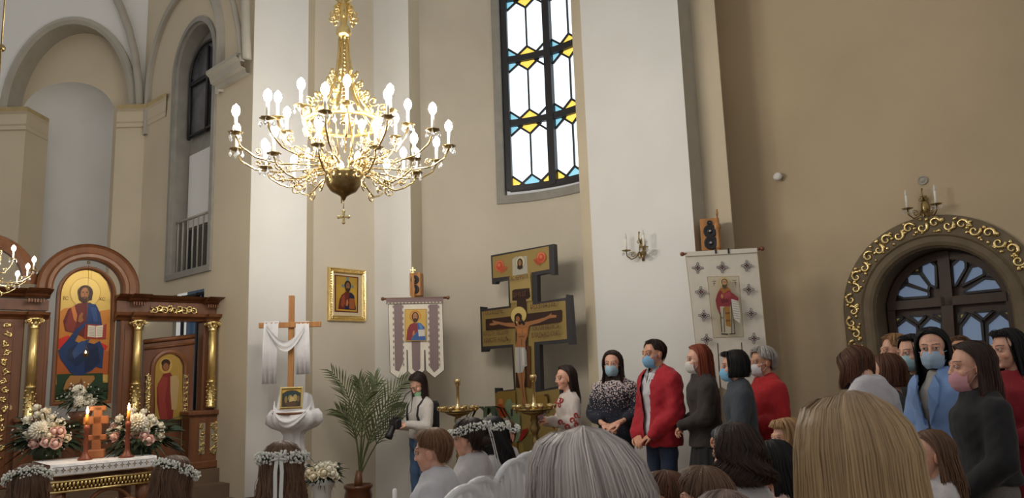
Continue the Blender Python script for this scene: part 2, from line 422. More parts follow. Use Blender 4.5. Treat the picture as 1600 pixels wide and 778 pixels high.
# right pier of the conch
G = at(921, 300, 8.75).xy; PR = Line((G.x, G.y), 133, 223)
sH = PR.hit(1080, 300)
g2 = PR.p(0, 0); ch = at(906, 300, 8.93); ch.z = 0
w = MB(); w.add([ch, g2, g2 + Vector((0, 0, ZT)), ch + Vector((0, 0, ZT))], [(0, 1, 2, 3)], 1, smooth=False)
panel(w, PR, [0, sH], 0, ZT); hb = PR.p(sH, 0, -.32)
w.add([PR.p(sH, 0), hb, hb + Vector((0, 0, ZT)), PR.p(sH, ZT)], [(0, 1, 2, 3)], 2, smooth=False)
struct('wall_pier_door_side', w, [M_white, M_cream, M_mould])  # step behind the pier face is taupe: its shade is put into the colour
PR2 = Line(tuple(hb.xy), 133, 223); sh1 = PR2.hit(1099, 300); sI = PR2.hit(1140, 300, .05)
w = MB(); panel(w, PR2, [0, sh1], 0, ZT, mi=1)  # recess strip in dark taupe, shade painted in as colour
w.add([PR2.p(sh1, 0), PR2.p(sh1, 0, .05), PR2.p(sh1, ZT, .05), PR2.p(sh1, ZT)], [(0, 1, 2, 3)], smooth=False)
panel(w, PR2, [sh1, sI], 0, ZT, d=.05); bk = PR2.p(sI, 0, 0) + hd(15) * .6
w.add([PR2.p(sI, 0, .05), bk, bk + Vector((0, 0, ZT)), PR2.p(sI, ZT, .05)], [(0, 1, 2, 3)], 0, smooth=False)
struct('wall_side_pilaster', w, [M_cream, M_mould])
# right wall with arched door
RW = Line(tuple(bk.xy), 134, 224)
dl, dr = RW.hit(1377, 560), RW.hit(1592, 560); dc = (dl + dr) / 2; dh = (dr - dl) / 2
zdt = RW.z(1475, 385); zds = zdt - dh * 1.02
dhole = arch_hole(dl, dr, 0, zds, zdt - zds)
w = MB(); panel(w, RW, arch_ss(dl, dr, 0, 7.5), 0, ZT, dhole); struct('wall_door_side', w, M_ochre)

# apse side: wall with the tall niche window
AW = A + LP.N * -0.04
WW = Line((AW.x, AW.y), -47, 223)
nl, nr = WW.hit(262, 400), WW.hit(330, 400)
sC = WW.hit(228, 300)
nzb = WW.z(262, 437); nzt = WW.z(305, 33); nzs = nzt - (nl - nr) / 2 * 1.05
al, ar_ = WW.hit(236, 160), WW.hit(343, 120); azt = WW.z(288, -6); azs = azt - abs(al - ar_) / 2 * 1.05
lo2, hi2 = WW.hit(318, 490), WW.hit(270, 490); lz0, lz1 = WW.z(300, 522), WW.z(300, 455)
w = MB(); h1 = arch_hole(nr, nl, nzb, nzs, nzt - nzs)
panel(w, WW, [-.15] + [s for s in arch_ss(nr, nl, 0, sC + .3)[1:]], lz1 + .15, ZT, h1)
panel(w, WW, [-.15, lo2, hi2, sC + .3], 0, lz1 + .15, lambda s: (.6, lz1) if lo2 < s < hi2 else None)
struct('wall_presbytery', w, M_cream)
w = MB(); ol = arch_line(nr, nl, nzb, nzs, nzt - nzs)
sweep(w, WW, ol, [(.02, 0), (.02, .025), (-.05, .03), (-.05, .0), (-.07, -.02), (-.07, -.21)], closed=True)
win2 = struct('window_2', w, M_grey)
w = MB(); wi = .07; 
panel(w, WW, arch_ss(nr + wi, nl - wi, nr, nl), nzb, nzt + .1, None, d=-.20, mi=0)
mid0 = WW.z(300, 228); mid1 = WW.z(300, 345)
w.build('back_panel', M_grey, win2)
w = MB(); panel(w, WW, [nr + .14, nl - .14], mid1, mid0, d=-.17); w.build('white_panel', M_white, win2)
w = MB(); panel(w, WW, [nr + .14, nl - .14], nzb + .12, mid1 - .03, d=-.165)
w.build('dark_glass', mat('dark_glass', (.025, .028, .035), .15, var=.4, vscale=3), win2)
w = MB(); h5 = arch_hole(nr + .13, nl - .16, mid0 + .22, nzs, nzt - nzs - .25)
sx = arch_ss(nr + .13, nl - .16, nr + .13, nl - .16)[1:-1]
for a, b_ in zip(sx[:-1], sx[1:]):
    w.add([WW.p(a, mid0 + .22, -.165), WW.p(b_, mid0 + .22, -.165), WW.p(b_, h5(b_)[1], -.165), WW.p(a, h5(a)[1], -.165)], [(0, 1, 2, 3)], smooth=False)
w.build('upper_glass', mat('dusky_glass', (.10, .10, .11), .25, var=.5, vscale=4), win2)
w = MB()
for s_ in (nr + .14, (nr + nl) / 2 - .06, nl - .17):
    w.tube([WW.p(s_, mid0 + .2, -.14), WW.p(s_, nzs + (.3 if abs(s_ - (nr + nl) / 2) < .2 else 0), -.14)], .022, 6)
for z in (mid0 + .24, mid0 + .95, nzs - .1): w.tube([WW.p(nr + .12, z, -.14), WW.p(nl - .16, z, -.14)], .018, 6)
oo = arch_line(nr + .13, nl - .16, mid0 + .22, nzs, nzt - nzs - .25)
w.tube([WW.p(s, z, -.14) for s, z in oo], .02, 6)
w.build('window_frame', M_iron, win2)
zr = WW.z(300, 336)
for i in range(8):
    m_ = MB(); s_ = nr + .1 + (nl - nr - .22) * i / 7; m_.tube([WW.p(s_, nzb + .05, -.07), WW.p(s_, zr, -.07)], .011, 6); m_.build('baluster', M_mould, win2)
m_ = MB(); m_.tube([WW.p(nr + .07, zr, -.07), WW.p(nl - .07, zr, -.07)], .02, 6); m_.tube([WW.p(nr + .07, nzb + .06, -.07), WW.p(nl - .07, nzb + .06, -.07)], .014, 6); m_.build('handrail', M_mould, win2)
w = MB(); sweep(w, WW, arch_line(ar_, al, azs - .6, azs, azt - azs), [(.0, 0), (.0, .05), (.04, .07), (.10, .05), (.12, 0)], sgn=1); struct('trim_1', w, M_mould)
w = MB(); zc = WW.z(360, 134)
sweep(w, WW, [(-.1, zc), (ar_ - .03, zc)], [(.0, 0), (.0, .06), (.05, .07), (.06, .12), (.13, .14), (.16, .18), (.20, .18), (.20, 0)], sgn=1)
struct('trim_2', w, M_mould)
# low window behind the icon screen
w = MB(); panel(w, WW, [lo2 - .02, hi2 + .02], .6, lz1 + .05, d=-.18); win3 = struct('window_3', w, mat('night_blue_glass', (.05, .09, .16), .12, emit=(.14, .26, .42), estr=.12))
w = MB()
for s_ in (lo2, (lo2 + hi2) / 2, hi2): w.tube([WW.p(s_, .6, -.12), WW.p(s_, lz1, -.12)], .022, 6)
for z in (lz1 - .02, lz1 - .28):
    w.tube([WW.p(lo2, z, -.12), WW.p(hi2, z, -.12)], .02, 6)
for k in range(4):
    a = lo2 + (hi2 - lo2) * k / 4; e = (hi2 - lo2) / 4; w.tube([WW.p(a, lz1 - .28, -.13), WW.p(a + e / 2, lz1 - .03, -.13), WW.p(a + e, lz1 - .28, -.13)], .012, 5)
w.build('window_frame', M_iron, win3)
# apse wall with blind arch
cor = WW.p(sC, 0); AP = Line((cor.x, cor.y + .15), 268, 178)
pl_, pr_ = AP.hit(178, 190), 0
a1, a2 = AP.hit(204, 170), AP.hit(14, 170)
z_sp = AP.z(108, 178); z_tp = AP.z(108, 40)
h3 = arch_hole(a1, a2, 0, z_sp, z_tp - z_sp)
w = MB(); panel(w, AP, arch_ss(a1, a2, -.4, a2 + 2.5), 0, ZT, h3); struct('wall_apse', w, M_white)
w = MB(); sweep(w, AP, arch_line(a1, a2, 0, z_sp, z_tp - z_sp), [(.11, 0), (.11, .05), (.05, .08), (.0, .05), (.0, -.25)]); struct('trim_3', w, M_mould)
n1, n2 = AP.hit(178, 170, -.25), AP.hit(34, 170, -.25); zn = AP.z(108, 128, -.25); zns = AP.z(108, 178, -.25)
h4 = arch_hole(n1, n2, 0, zns, zn - zns)
w = MB(); panel(w, AP, arch_ss(n1, n2, a1, a2), 0, z_tp + .05, h4, d=-.25); struct('wall_apse_back', w, M_cream)
w = MB(); ns_ = 20; nn1 = 14; V = []
cN, hN = (n1 + n2) / 2, (n2 - n1) / 2
for j in range(ns_ + 1):
    th = math.pi * j / ns_
    for (q, dd) in ((1.0, 0), (.96, .10), (.9, .18), (.75, .28), (.5, .36), (.25, .40), (0, .41)):
        V.append(AP.p(cN - hN * math.cos(th) * q, zns + (zn - zns) * math.sin(th) * q, -.25 - dd))
F_ = [(j * 7 + k, j * 7 + k + 1, j * 7 + 8 + k, j * 7 + 7 + k) for j in range(ns_) for k in range(6)]
w.add(V, F_)
prof = [(1.0, 0), (.96, .10), (.9, .18), (.75, .28), (.5, .36), (.25, .40), (0, .41), (-.25, .40), (-.5, .36), (-.75, .28), (-.9, .18), (-.96, .10), (-1, 0)]
V = [AP.p(cN - hN * q, z, -.25 - dd) for z in (0, zns) for q, dd in prof]
w.add(V, [(k, k + 1, 14 + k, 13 + k) for k in range(12)]); struct('wall_apse_niche', w, M_white)
# pilaster in the corner of apse and presbytery, cornices, rib
q1, q2, q3 = AP.p(AP.hit(179, 250, .12), 0, .12), AP.p(AP.hit(224, 250, .12), 0, .12), WW.p(WW.hit(256, 250, .0), 0, .0)
zk = AP.z(200, 172); w = MB()
def strip(mb, pts, prof, mi=0):
    "pts plan polyline, prof (offset towards camera, z)"
    V = []
    for p in pts:
        dn = Vector((-p.x, -p.y, 0)).normalized()
        V += [p + dn * o + Vector((0, 0, z)) for o, z in prof]
    m = len(prof); mb.add(V, [(i * m + k, i * m + k + 1, i * m + m + k + 1, i * m + m + k) for i in range(len(pts) - 1) for k in range(m - 1)], mi, smooth=False)
q0 = q1 + Vector((0, .5, 0))
strip(w, [q0, q1, q2, q3], [(0, 0), (0, zk)]); struct('wall_apse_pilaster', w, M_cream)
cprof = [(0, zk - .30), (.03, zk - .29), (.03, zk - .24), (.05, zk - .22), (.05, zk - .08), (.09, zk - .05)]
w = MB(); strip(w, [q0, q1, q2, q3], cprof); struct('trim_4', w, M_cream)
w = MB(); strip(w, [q0, q1, q2, q3], [(.09, zk - .05), (.12, zk), (0, zk + .02)]); struct('trim_5', w, M_gold_trim)
e1, e2 = AP.p(AP.hit(41, 190, .12), 0, .12), AP.p(AP.hit(-60, 190, .12), 0, .12); e0 = e1 + Vector((0, .5, 0))
w = MB(); strip(w, [e2, e1, e0], [(0, 0), (0, zk)]); struct('wall_apse_pilaster_outer', w, M_cream)
w = MB(); strip(w, [e2, e1, e0], cprof); struct('trim_6', w, M_cream)
w = MB(); strip(w, [e2, e1, e0], [(.09, zk - .05), (.12, zk), (0, zk + .02)]); struct('trim_7', w, M_gold_trim)
w = MB(); Yr = q2.y
rp = [at(x, y, Yr) for x, y in ((219, 172), (217, 130), (211, 85), (201, 45), (190, 15), (172, -25), (150, -60))]
w.tube(rp, .055, 8); struct('trim_8', w, M_mould)
w = MB(); rp = [WW.p(WW.hit(x, y, .1), WW.z(x, y, .1), .1) for x, y in ((386, 92), (384, 50), (383, 10), (384, -40))]
w.tube(rp, .05, 8); rp = [WW.p(WW.hit(x, y, .1), WW.z(x, y, .1), .1) for x, y in ((378, 95), (374, 50), (366, 10), (352, -40))]
w.tube(rp, .035, 8); struct('trim_9', w, M_mould)
# ================================================================ furnishings
class Board:
    "a vertical plane S with an origin: pixel -> local x, z on that plane"
    def __init__(s, S, px, py, d=0):
        s.S = S; s.d = d; s.s0 = S.hit(px, py, d); s.z0 = S.z(px, py, d); s.loc = S.p(s.s0, s.z0, d); s.rz = S.rz()
    def q(s, x, y): return (s.S.hit(x, y, s.d) - s.s0, s.S.z(x, y, s.d) - s.z0)
    def P(s, pts): return [s.q(*p) for p in pts]
    def sh(s, shapes):
        out = []
        for h in shapes:
            if h[0] == 'e':
                cx, cy, rx, ry = h[2]; c = s.q(cx, cy); a = s.q(cx + rx, cy)[0] - c[0]; b = s.q(cx, cy - ry)[1] - c[1]
                out.append(('e', h[1], (c[0], c[1], a, b)) + tuple(h[3:]))
            elif h[0] == 'r':
                x0, y0, x1, y1 = h[2]; out.append(('p', h[1], s.P([(x0, y0), (x1, y0), (x1, y1), (x0, y1)])))
            elif h[0] == 'l':
                k = abs(s.q(h[2][0][0] + 1, h[2][0][1])[0] - s.q(*h[2][0])[0]); out.append(('l', h[1], s.P(h[2]), h[3] * k))
            else: out.append(('p', h[1], s.P(h[2])))
        return out

# ---------------------------------------------------------------- solea steps
IL = Line((-3.30, 8.66), 47, 137)
zso = .56
for i, (off, z) in enumerate(((.22, .56), (.45, .42), (.68, .28), (.91, .14))):
    w = MB(); o1 = IL.p(.25, 0, off); o2 = IL.p(-6, 0, off); o3 = IL.p(-6, 0, -5); o4 = IL.p(.25, 0, -3)
    if i == 0: pl4 = [o1, o2, o3, o4]
    else: pl4 = [o1, o2, IL.p(-6, 0, off - .3), IL.p(.25, 0, off - .3)]
    pl4 = [p + Vector((0, 0, 0)) for p in pl4]
    V = [p.copy() for p in pl4] + [p + Vector((0, 0, z)) for p in pl4]
    w.add(V, [(0, 1, 2, 3), (7, 6, 5, 4), (0, 4, 5, 1), (1, 5, 6, 2), (2, 6, 7, 3), (3, 7, 4, 0)], smooth=False)
    struct('floor_solea' if i == 0 else 'floor_step', w, mat('step_stone', srgb(104, 84, 66), .6, var=.15, vscale=4))

# ---------------------------------------------------------------- icon screen
def scrollwork(mb, x0, x1, z0, z1, y, n, r, mi=0, seed=1):
    "carved leaf scrolls filling a panel"
    rd = random.Random(seed); tall = (z1 - z0) > (x1 - x0)
    for i in range(n):
        t = (i + .5) / n; sg = 1 if i % 2 else -1
        if tall: c = ((x0 + x1) / 2 + sg * (x1 - x0) * .12, y, z0 + (z1 - z0) * t); rr = (x1 - x0) * .34
        else: c = (x0 + (x1 - x0) * t, y, (z0 + z1) / 2 + sg * (z1 - z0) * .12); rr = (z1 - z0) * .36
        mb.tube(spiral(c, rr, 1.3, rd.random() * 6, 12, sg), [r * (1.15 - .7 * k / 12) for k in range(13)], 5, mi)
        for k in range(3):
            a = rd.random() * 6.3; mb.ell((c[0] + rr * .9 * math.cos(a), y, c[2] + rr * .9 * math.sin(a)), (r * 2.2, r, r * 1.1), 6, 4, mi, rot=Euler((0, -a, 0)))
def column(parent, x, zb, z1, z2, zt, y=-.12, r=.042):
    c = MB(); c.lathe([(r * 1.12, zb), (r * 1.25, zb + .02), (r * 1.05, zb + .03), (r * 1.05, z1 - .02), (r * 1.2, z1 - .01), (r * 1.2, z1), (r, z1 + .01)], 18, (x, y, 0))
    for k in range(26):
        a = k * 2.4; zz = zb + .04 + (z1 - zb - .07) * k / 26
        c.ell((x + r * math.cos(a), y + r * math.sin(a), zz), (.017, .017, .013), 5, 4)
    col = link('column', c.mesh('column', M_gold), parent)
    c = MB(); c.lathe([(r, z1), (r * .86, z2)], 24, (x, y, 0), wob=lambda a: 1 + .07 * math.cos(a * 12)); c.build('fluted_shaft', M_goldleaf, col)
    c = MB(); c.lathe([(r * .9, z2), (r * 1.1, z2 + .012), (r * .95, z2 + .02), (r * 1.25, zt - .03), (r * 1.6, zt - .018), (r * 1.6, zt)], 18, (x, y, 0))
    for sx in (-1, 1):
        for sy in (-1, 1): c.tube(spiral((x + sx * r * 1.35, y + sy * r * 1.1, zt - .028), .024, 1.4, 1.5, 10, sx), .008, 5)
    for k in range(8): a = k * math.pi / 4; c.ell((x + r * math.cos(a), y + r * math.sin(a), (z2 + zt) / 2), (.014, .014, .026), 5, 4)
    c.build('capital', M_gold, col)
    return col
zt1, zt2 = IL.z(270, 465), IL.z(270, 502)
ico = thing('icon_screen', 'dark walnut altar screen with gilded columns and an arched icon opening', 'altar screen', IL.p(0, 0), IL.rz())
xl = lambda x, y=520, d=0: IL.hit(x, y, d)
x52, x213, x331 = xl(52, 540, .12), xl(214, 560, .12), xl(331, 560, .12)
xr = xl(358, 470, .15)
zcb = IL.z(272, 640, .12); zcs = IL.z(272, 597, .12); zct = IL.z(272, 517, .12); zcc = IL.z(272, 501, .12)
for x in (x52, x213, x331): column(ico, x, zcb, zcs, zct, zcc)
def cornice(parent, x0, x1, z0, z1, y0=.12, steps=((.0, -.02), (.25, -.05), (.45, -.06), (.7, -.13), (.82, -.16), (1, -.19)), breaks=()):
    b = MB(); n = len(steps); pr = [(y, z0 + (z1 - z0) * t) for t, y in steps]; V = []
    xs = [(x0, 0)]
    for bx, hw in breaks: xs += [(bx - hw, 0), (bx - hw, 1), (bx + hw, 1), (bx + hw, 0)]
    xs.append((x1, 0))
    for (x, k) in xs: V += [(x, y - .07 * k, z) for y, z in pr]
    F_ = [(i * n + k, i * n + n + k, i * n + n + k + 1, i * n + k + 1) for i in range(len(xs) - 1) for k in range(n - 1)]
    o = len(V); V += [(x0, y0, z0), (x1, y0, z0), (x1, y0, z1), (x0, y0, z1)]
    L = (len(xs) - 1) * n
    F_ += [tuple(i * n + n - 1 for i in range(len(xs))) + (o + 2, o + 3), tuple(i * n for i in range(len(xs)))[::-1] + (o, o + 1), tuple(range(n)) + (o + 3, o), tuple(L + k for k in range(n))[::-1] + (o + 1, o + 2)]
    b.add(V, F_, smooth=False); return b.build('cornice', M_wood, parent)
zm1 = IL.z(270, 474); zm2 = IL.z(270, 491)
xlA = xl(186, 470, .15)
cornice(ico, xlA, xr, zm1, zt1, breaks=((x213, .09), (x331, .09))); cornice(ico, xlA, xr - .02, zt2, zm2, steps=((0, -.05), (.3, -.07), (.6, -.12), (1, -.13)), breaks=((x213, .07), (x331, .07)))
b = MB(); b.box(((xlA + xr) / 2 - .01, 0.03, (zm1 + zm2) / 2), (xr - xlA - .04, .16, zm1 - zm2 + .01)); b.build('frieze', M_wood, ico)
b = MB(); scrollwork(b, xl(234, 485), xl(303, 485), zm2 - .01, zm1 - .02, -.065, 9, .010, seed=3); b.build('carved_garland', M_gold, ico, kind='stuff')
for xx in (x213, x331):
    for k in range(5): b = MB(); b.box((xx - .05 + .025 * k, -.105, zm1 - .025), (.013, .03, .035)); b.build('dentil', M_oak, ico)
# posts behind the columns, arch, ledges
def post(x0, x1, zb, zt, y0=-.05, y1=.12, nm='post'):
    b = MB(); b.box(((x0 + x1) / 2, (y0 + y1) / 2, (zb + zt) / 2), (x1 - x0, y1 - y0, zt - zb), bev=.008)
    b.box(((x0 + x1) / 2, y0 - .004, (zb + zt) / 2), ((x1 - x0) * .55, .012, (zt - zb) * .94), bev=.004); return b.build(nm, M_wood, ico)
ao1, ao2 = xl(55, 452), xl(214, 452); ai1, ai2 = xl(80, 452), xl(189, 452)
zsp = IL.z(132, 452); ztop = IL.z(132, 384); zti = IL.z(132, 406)
post(ai2, ao2 + .02, zso, zt2); post(ao1 - .02, ai1, zso, zt2 + .02)
post(x331 - .07, x331 + .09, zso, zt2)
S0 = Line((0, 0), 90, 180)    # local plane, x along, facing -y
b = MB(); cA = (ai1 + ai2) / 2; rI = (ai2 - ai1) / 2; rO = (ao2 - ao1) / 2
prof = [(0, -.02), (0, .08), (.02, .10), (.05, .10), (.07, .075), (.12, .085), (.15, .11), (rO - rI, .12), (rO - rI, .0)]
ou = [(cA - rI * math.cos(R(a)), zsp + (zti - zsp) * math.sin(R(a))) for a in range(-8, 189, 7)]
ou = [(x, z) for x, z in ou]
sweep(b, S0, ou, prof, smooth=False); b.build('arch', M_oak, ico)
xL = xl(-30, 450, .15)
cornice(ico, xL, xl(84, 450, .15), IL.z(60, 466), IL.z(60, 454), breaks=((x52, .09),)); cornice(ico, xL, xl(80, 480, .13), IL.z(60, 500), IL.z(60, 489), steps=((0, -.05), (.3, -.07), (.6, -.12), (1, -.13)), breaks=((x52, .07),))
b = MB(); b.box(((xL + xl(72)) / 2, .03, IL.z(60, 477)), (xl(72) - xL, .15, .1)); b.build('frieze', M_wood, ico)
for k in range(6): b = MB(); b.box((x52 - .06 + .025 * k, -.105, IL.z(60, 468) - .02), (.013, .03, .035)); b.build('dentil', M_oak, ico)
post(xL, xl(36), zso, IL.z(60, 498))
b = MB(); sweep(b, S0, [(xl(-30) + .30 * math.cos(R(a)), IL.z(20, 440) - .03 + .34 * math.sin(R(a))) for a in range(0, 100, 8)][::-1], [(0, 0), (0, .08), (.05, .10), (.12, .06), (.14, 0)], smooth=False); b.build('arch', M_oak, ico)
b = MB(); scrollwork(b, xl(2), xl(17), IL.z(10, 720), IL.z(10, 502), -.065, 15, .010, seed=5); b.build('carved_strip', M_gold, ico, kind='stuff')
# right lower cupboards and panels
zpl = IL.z(330, 642); b = MB(); b.box(((x331 + .06 + xl(300)) / 2 + .02, 0.0, (zso + zpl) / 2), (.36, .26, zpl - zso), bev=.01); b.box(((x331 + .06 + xl(300)) / 2 + .02, -.01, zpl - .01), (.42, .32, .05), bev=.01)
b.box(((x331 + .06 + xl(300)) / 2 + .02, -.01, zso + .04), (.42, .30, .08), bev=.01); b.build('pedestal', M_wood, ico)
for xa, xb in ((311, 320), (328, 344)):
    b = MB(); u0, u1 = xl(xa, 680, .13), xl(xb, 680, .13); z0_, z1_ = IL.z(330, 708, .13), IL.z(330, 660, .13)
    b.box(((u0 + u1) / 2, -.132, (z0_ + z1_) / 2), (u1 - u0, .008, z1_ - z0_)); b.build('strip_ground', mat('pale_panel_ground', srgb(150, 138, 112), .7), ico); b = MB(); scrollwork(b, u0, u1, z0_, z1_, -.142, 5, .008, seed=xa); b.build('carved_panel', M_gold, ico, kind='stuff')
b = MB(); b.box((x213, 0, (zso + zcb) / 2), (.20, .26, zcb - zso), bev=.01); b.box((x213, -.01, zcb - .02), (.24, .30, .04), bev=.008); b.build('pedestal', M_wood, ico)
b = MB(); b.box((x52, 0, (zso + zcb) / 2), (.20, .26, zcb - zso), bev=.01); b.box((x52, -.01, zcb - .02), (.24, .30, .04), bev=.008); b.build('pedestal', M_wood, ico)
b = MB(); b.box(((ai1 + ai2) / 2, .0, (zso + IL.z(130, 655)) / 2), (ai2 - ai1 + .1, .10, IL.z(130, 655) - zso), bev=.01); b.build('base_panel', M_wood, ico)
# deacon door with a small saint icon, set back, standing ajar behind the columns
dd = .10
b = MB(); u0, u1 = xl(224, 560, -dd), xl(303, 560, -dd); zd1, zd0 = IL.z(262, 522, -dd), IL.z(262, 527, -dd)
V = [(u0, dd, zso), (u1, dd, zso), (u1, dd, IL.z(300, 528, -dd)), (u0, dd, IL.z(230, 537, -dd))]
b.add(V + [(x, y + .05, z) for x, y, z in V], [(0, 1, 2, 3), (7, 6, 5, 4), (0, 4, 5, 1), (1, 5, 6, 2), (2, 6, 7, 3), (3, 7, 4, 0)], smooth=False)
dob = b.build('door', M_wood, ico)
b = MB(); b.tube([(u0 - .01, dd - .01, IL.z(230, 534, -dd)), (u1, dd - .01, IL.z(300, 525, -dd))], .025, 6); b.tube([(u0, dd - .01, IL.z(230, 545, -dd)), (u1, dd - .01, IL.z(300, 536, -dd))], .014, 6); b.build('top_rail', M_oak, dob)
Bd = Board(IL, 262, 600, -dd + .012); Bd.s0 = 0; Bd.z0 = 0
icz = IL.z(262, 553, -dd)
ux0, ux1 = xl(241, 600, -dd), xl(286, 600, -dd); rr = (ux1 - ux0) / 2; uc = (ux0 + ux1) / 2; zb_ = IL.z(262, 672, -dd)
b = MB(); S1 = Line((0, dd), 90, 180)
sweep(b, S1, [(ux0, zb_)] + [(uc - rr * math.cos(R(a)), icz - rr + rr * math.sin(R(a))) for a in range(0, 181, 12)] + [(ux1, zb_)], [(0, 0), (0, .02), (.02, .03), (.045, .02), (.05, 0)]); b.build('icon_frame', M_oak, dob)
SD = Bd.sh([('p', (176, 142, 66), [(242, 665), (285, 665), (285, 572), (280, 560), (272, 554), (262, 552), (253, 554), (246, 560), (242, 572)]),
  ('e', (200, 164, 84), (259, 571, 10, 12)), ('p', (130, 44, 40), [(250, 594), (255, 584), (266, 582), (272, 592), (272, 620), (270, 655), (250, 655), (245, 630), (245, 605)]),
  ('p', (150, 60, 50), [(246, 600), (254, 588), (262, 590), (258, 625), (262, 655), (250, 655)]),
  ('p', (186, 158, 110), [(266, 588), (276, 586), (280, 596), (276, 640), (268, 640), (266, 610)]), ('e', (110, 66, 40), (259, 572, 6, 8)), ('e', (58, 36, 26), (259, 567, 7, 6)), ('e', (150, 96, 62), (259, 573, 4.4, 6)),
  ('r', (70, 60, 40), (243, 655, 285, 672))])
art('picture', SD, dob, M_artgold, (0, dd - .012, 0))
for xa in (232.5, 291):
    b = MB(); c0 = xl(xa - 4, 600, -dd + .03); c1 = xl(xa + 4, 600, -dd + .03); z0_, z1_ = IL.z(262, 702 if xa > 250 else 640, -dd), IL.z(262, 585, -dd)
    b.box(((c0 + c1) / 2, dd - .01, (z0_ + z1_) / 2), (c1 - c0, .02, z1_ - z0_)); b.build('strip_ground', MATS['pale_panel_ground'], dob); b = MB(); scrollwork(b, c0, c1, z0_, z1_, dd - .025, 13, .008, seed=int(xa)); b.build('carved_strip', M_gold, dob, kind='stuff')
# enthroned figure icon in the arch
BI = Board(IL, 132, 600, -.03); BI.s0 = 0; BI.z0 = 0
fx0, fx1 = IL.hit(85, 520, -.03), IL.hit(178, 520, -.03); fc = (fx0 + fx1) / 2; fr_ = (fx1 - fx0) / 2; fzt = IL.z(131, 416, -.03); fzb = IL.z(131, 632, -.03)
b = MB(); S2 = Line((0, .03), 90, 180)
ol_ = [(fx0, fzb)] + [(fc - fr_ * math.cos(R(a)), fzt - fr_ * 1.1 + fr_ * 1.1 * math.sin(R(a))) for a in range(0, 181, 9)] + [(fx1, fzb)]
b.prism(ol_, .035, .06)
sweep(b, S2, ol_, [(-.035, 0), (-.035, .02), (-.02, .035), (0, .03), (0, -.02)], closed=True, sgn=1)
icn = b.build('arched_icon', M_oak, ico)
K = lambda pts: [(60 + x / 3.24, 400 + y / 3.24) for x, y in pts]
KE = lambda x, y, rx, ry: (60 + x / 3.24, 400 + y / 3.24, rx / 3.24, ry / 3.24)
gold, gold2 = (196, 164, 84), (206, 176, 98)
SH = [('p', gold, K([(75, 735), (95, 200), (110, 140), (150, 90), (200, 72), (260, 70), (310, 90), (345, 130), (364, 190), (362, 735)])),
 ('p', (186, 118, 44), K([(86, 300), (130, 265), (180, 258), (300, 280), (362, 270), (362, 600), (80, 600)])),
 ('p', (170, 88, 36), K([(82, 500), (362, 480), (362, 600), (78, 600)])),
 ('p', (38, 62, 36), K([(92, 598), (326, 592), (326, 640), (362, 640), (362, 730), (75, 730), (78, 655), (92, 650)])),
 ('p', (196, 44, 30), K([(92, 425), (150, 400), (180, 430), (100, 470)])), ('p', (196, 44, 30), K([(300, 430), (352, 455), (340, 480), (310, 470)])),
 ('e', (170, 136, 66), KE(238, 185, 78, 78)), ('e', gold2, KE(238, 185, 74, 74)),
 ('l', (150, 112, 52), K([(268, 30), (268, 110)]), .5),
 ('p', (96, 34, 30), K([(125, 330), (150, 270), (200, 240), (260, 235), (300, 260), (310, 340), (250, 420), (180, 390), (135, 380)])),
 ('p', (122, 48, 38), K([(135, 350), (160, 275), (185, 255), (195, 330), (175, 385), (140, 375)])),
 ('p', (188, 112, 56), K([(165, 262), (182, 252), (196, 300), (190, 335), (178, 320)])),
 ('p', (30, 52, 96), K([(250, 240), (290, 245), (312, 290), (322, 350), (300, 370), (240, 350), (210, 380), (185, 430), (250, 460), (310, 430), (330, 470), (322, 570), (290, 560), (270, 580), (200, 612), (160, 590), (110, 520), (98, 480), (150, 420), (190, 370), (240, 330)])),
 ('p', (24, 40, 78), K([(150, 470), (220, 430), (300, 450), (260, 520), (190, 560), (140, 520)])),
 ('p', (44, 70, 118), K([(200, 440), (260, 420), (230, 480), (180, 520), (170, 490)])), ('p', (20, 34, 66), K([(240, 480), (300, 460), (310, 540), (270, 570), (230, 590)])),
 ('p', (44, 70, 118), K([(262, 260), (290, 262), (300, 330), (280, 335)])),
 ('p', (142, 90, 54), K([(196, 330), (205, 300), (218, 285), (226, 290), (220, 310), (228, 325), (212, 338)])),
 ('p', (150, 52, 36), K([(236, 345), (330, 350), (344, 342), (340, 420), (300, 420), (228, 418)])), ('p', (212, 204, 186), K([(250, 350), (288, 355), (286, 412), (246, 408)])), ('p', (222, 212, 192), K([(290, 355), (326, 350), (322, 410), (288, 413)])),
 ('p', (166, 118, 62), K([(140, 630), (160, 605), (280, 605), (284, 622), (240, 675), (130, 688), (124, 672)])), ('p', (120, 78, 44), K([(150, 660), (205, 640), (215, 615), (225, 650), (200, 670), (150, 680)])),
 ('e', (52, 32, 22), KE(236, 184, 38, 36)), ('p', (52, 32, 22), K([(198, 185), (275, 185), (268, 225), (205, 225)])), ('e', (150, 100, 62), KE(233, 190, 21, 30)), ('e', (56, 36, 24), KE(233, 222, 22, 16)), ('e', (124, 70, 48), KE(233, 213, 8, 3)),
 ('e', (40, 26, 20), KE(224, 184, 5, 2.4)), ('e', (40, 26, 20), KE(243, 184, 5, 2.4)), ('l', (100, 62, 40), K([(234, 186), (232, 202)]), 1.0)]
for k in range(6):
    SH.append(('l', (120, 112, 98), K([(254, 362 + 8 * k), (284, 365 + 8 * k)]), .5)); SH.append(('l', (120, 112, 98), K([(293, 364 + 8 * k), (322, 361 + 8 * k)]), .5))
art('picture', BI.sh(SH), icn, M_artgold, (0, .03, 0))
for body, px, py in (('ІС', 138, 214), ('ХС', 322, 218)):
    q = BI.q(60 + px / 3.24, 400 + py / 3.24); text_mesh('lettering', body, .045, mat('icon_ink', srgb(96, 60, 40)), icn, (q[0], .026, q[1] - .015))
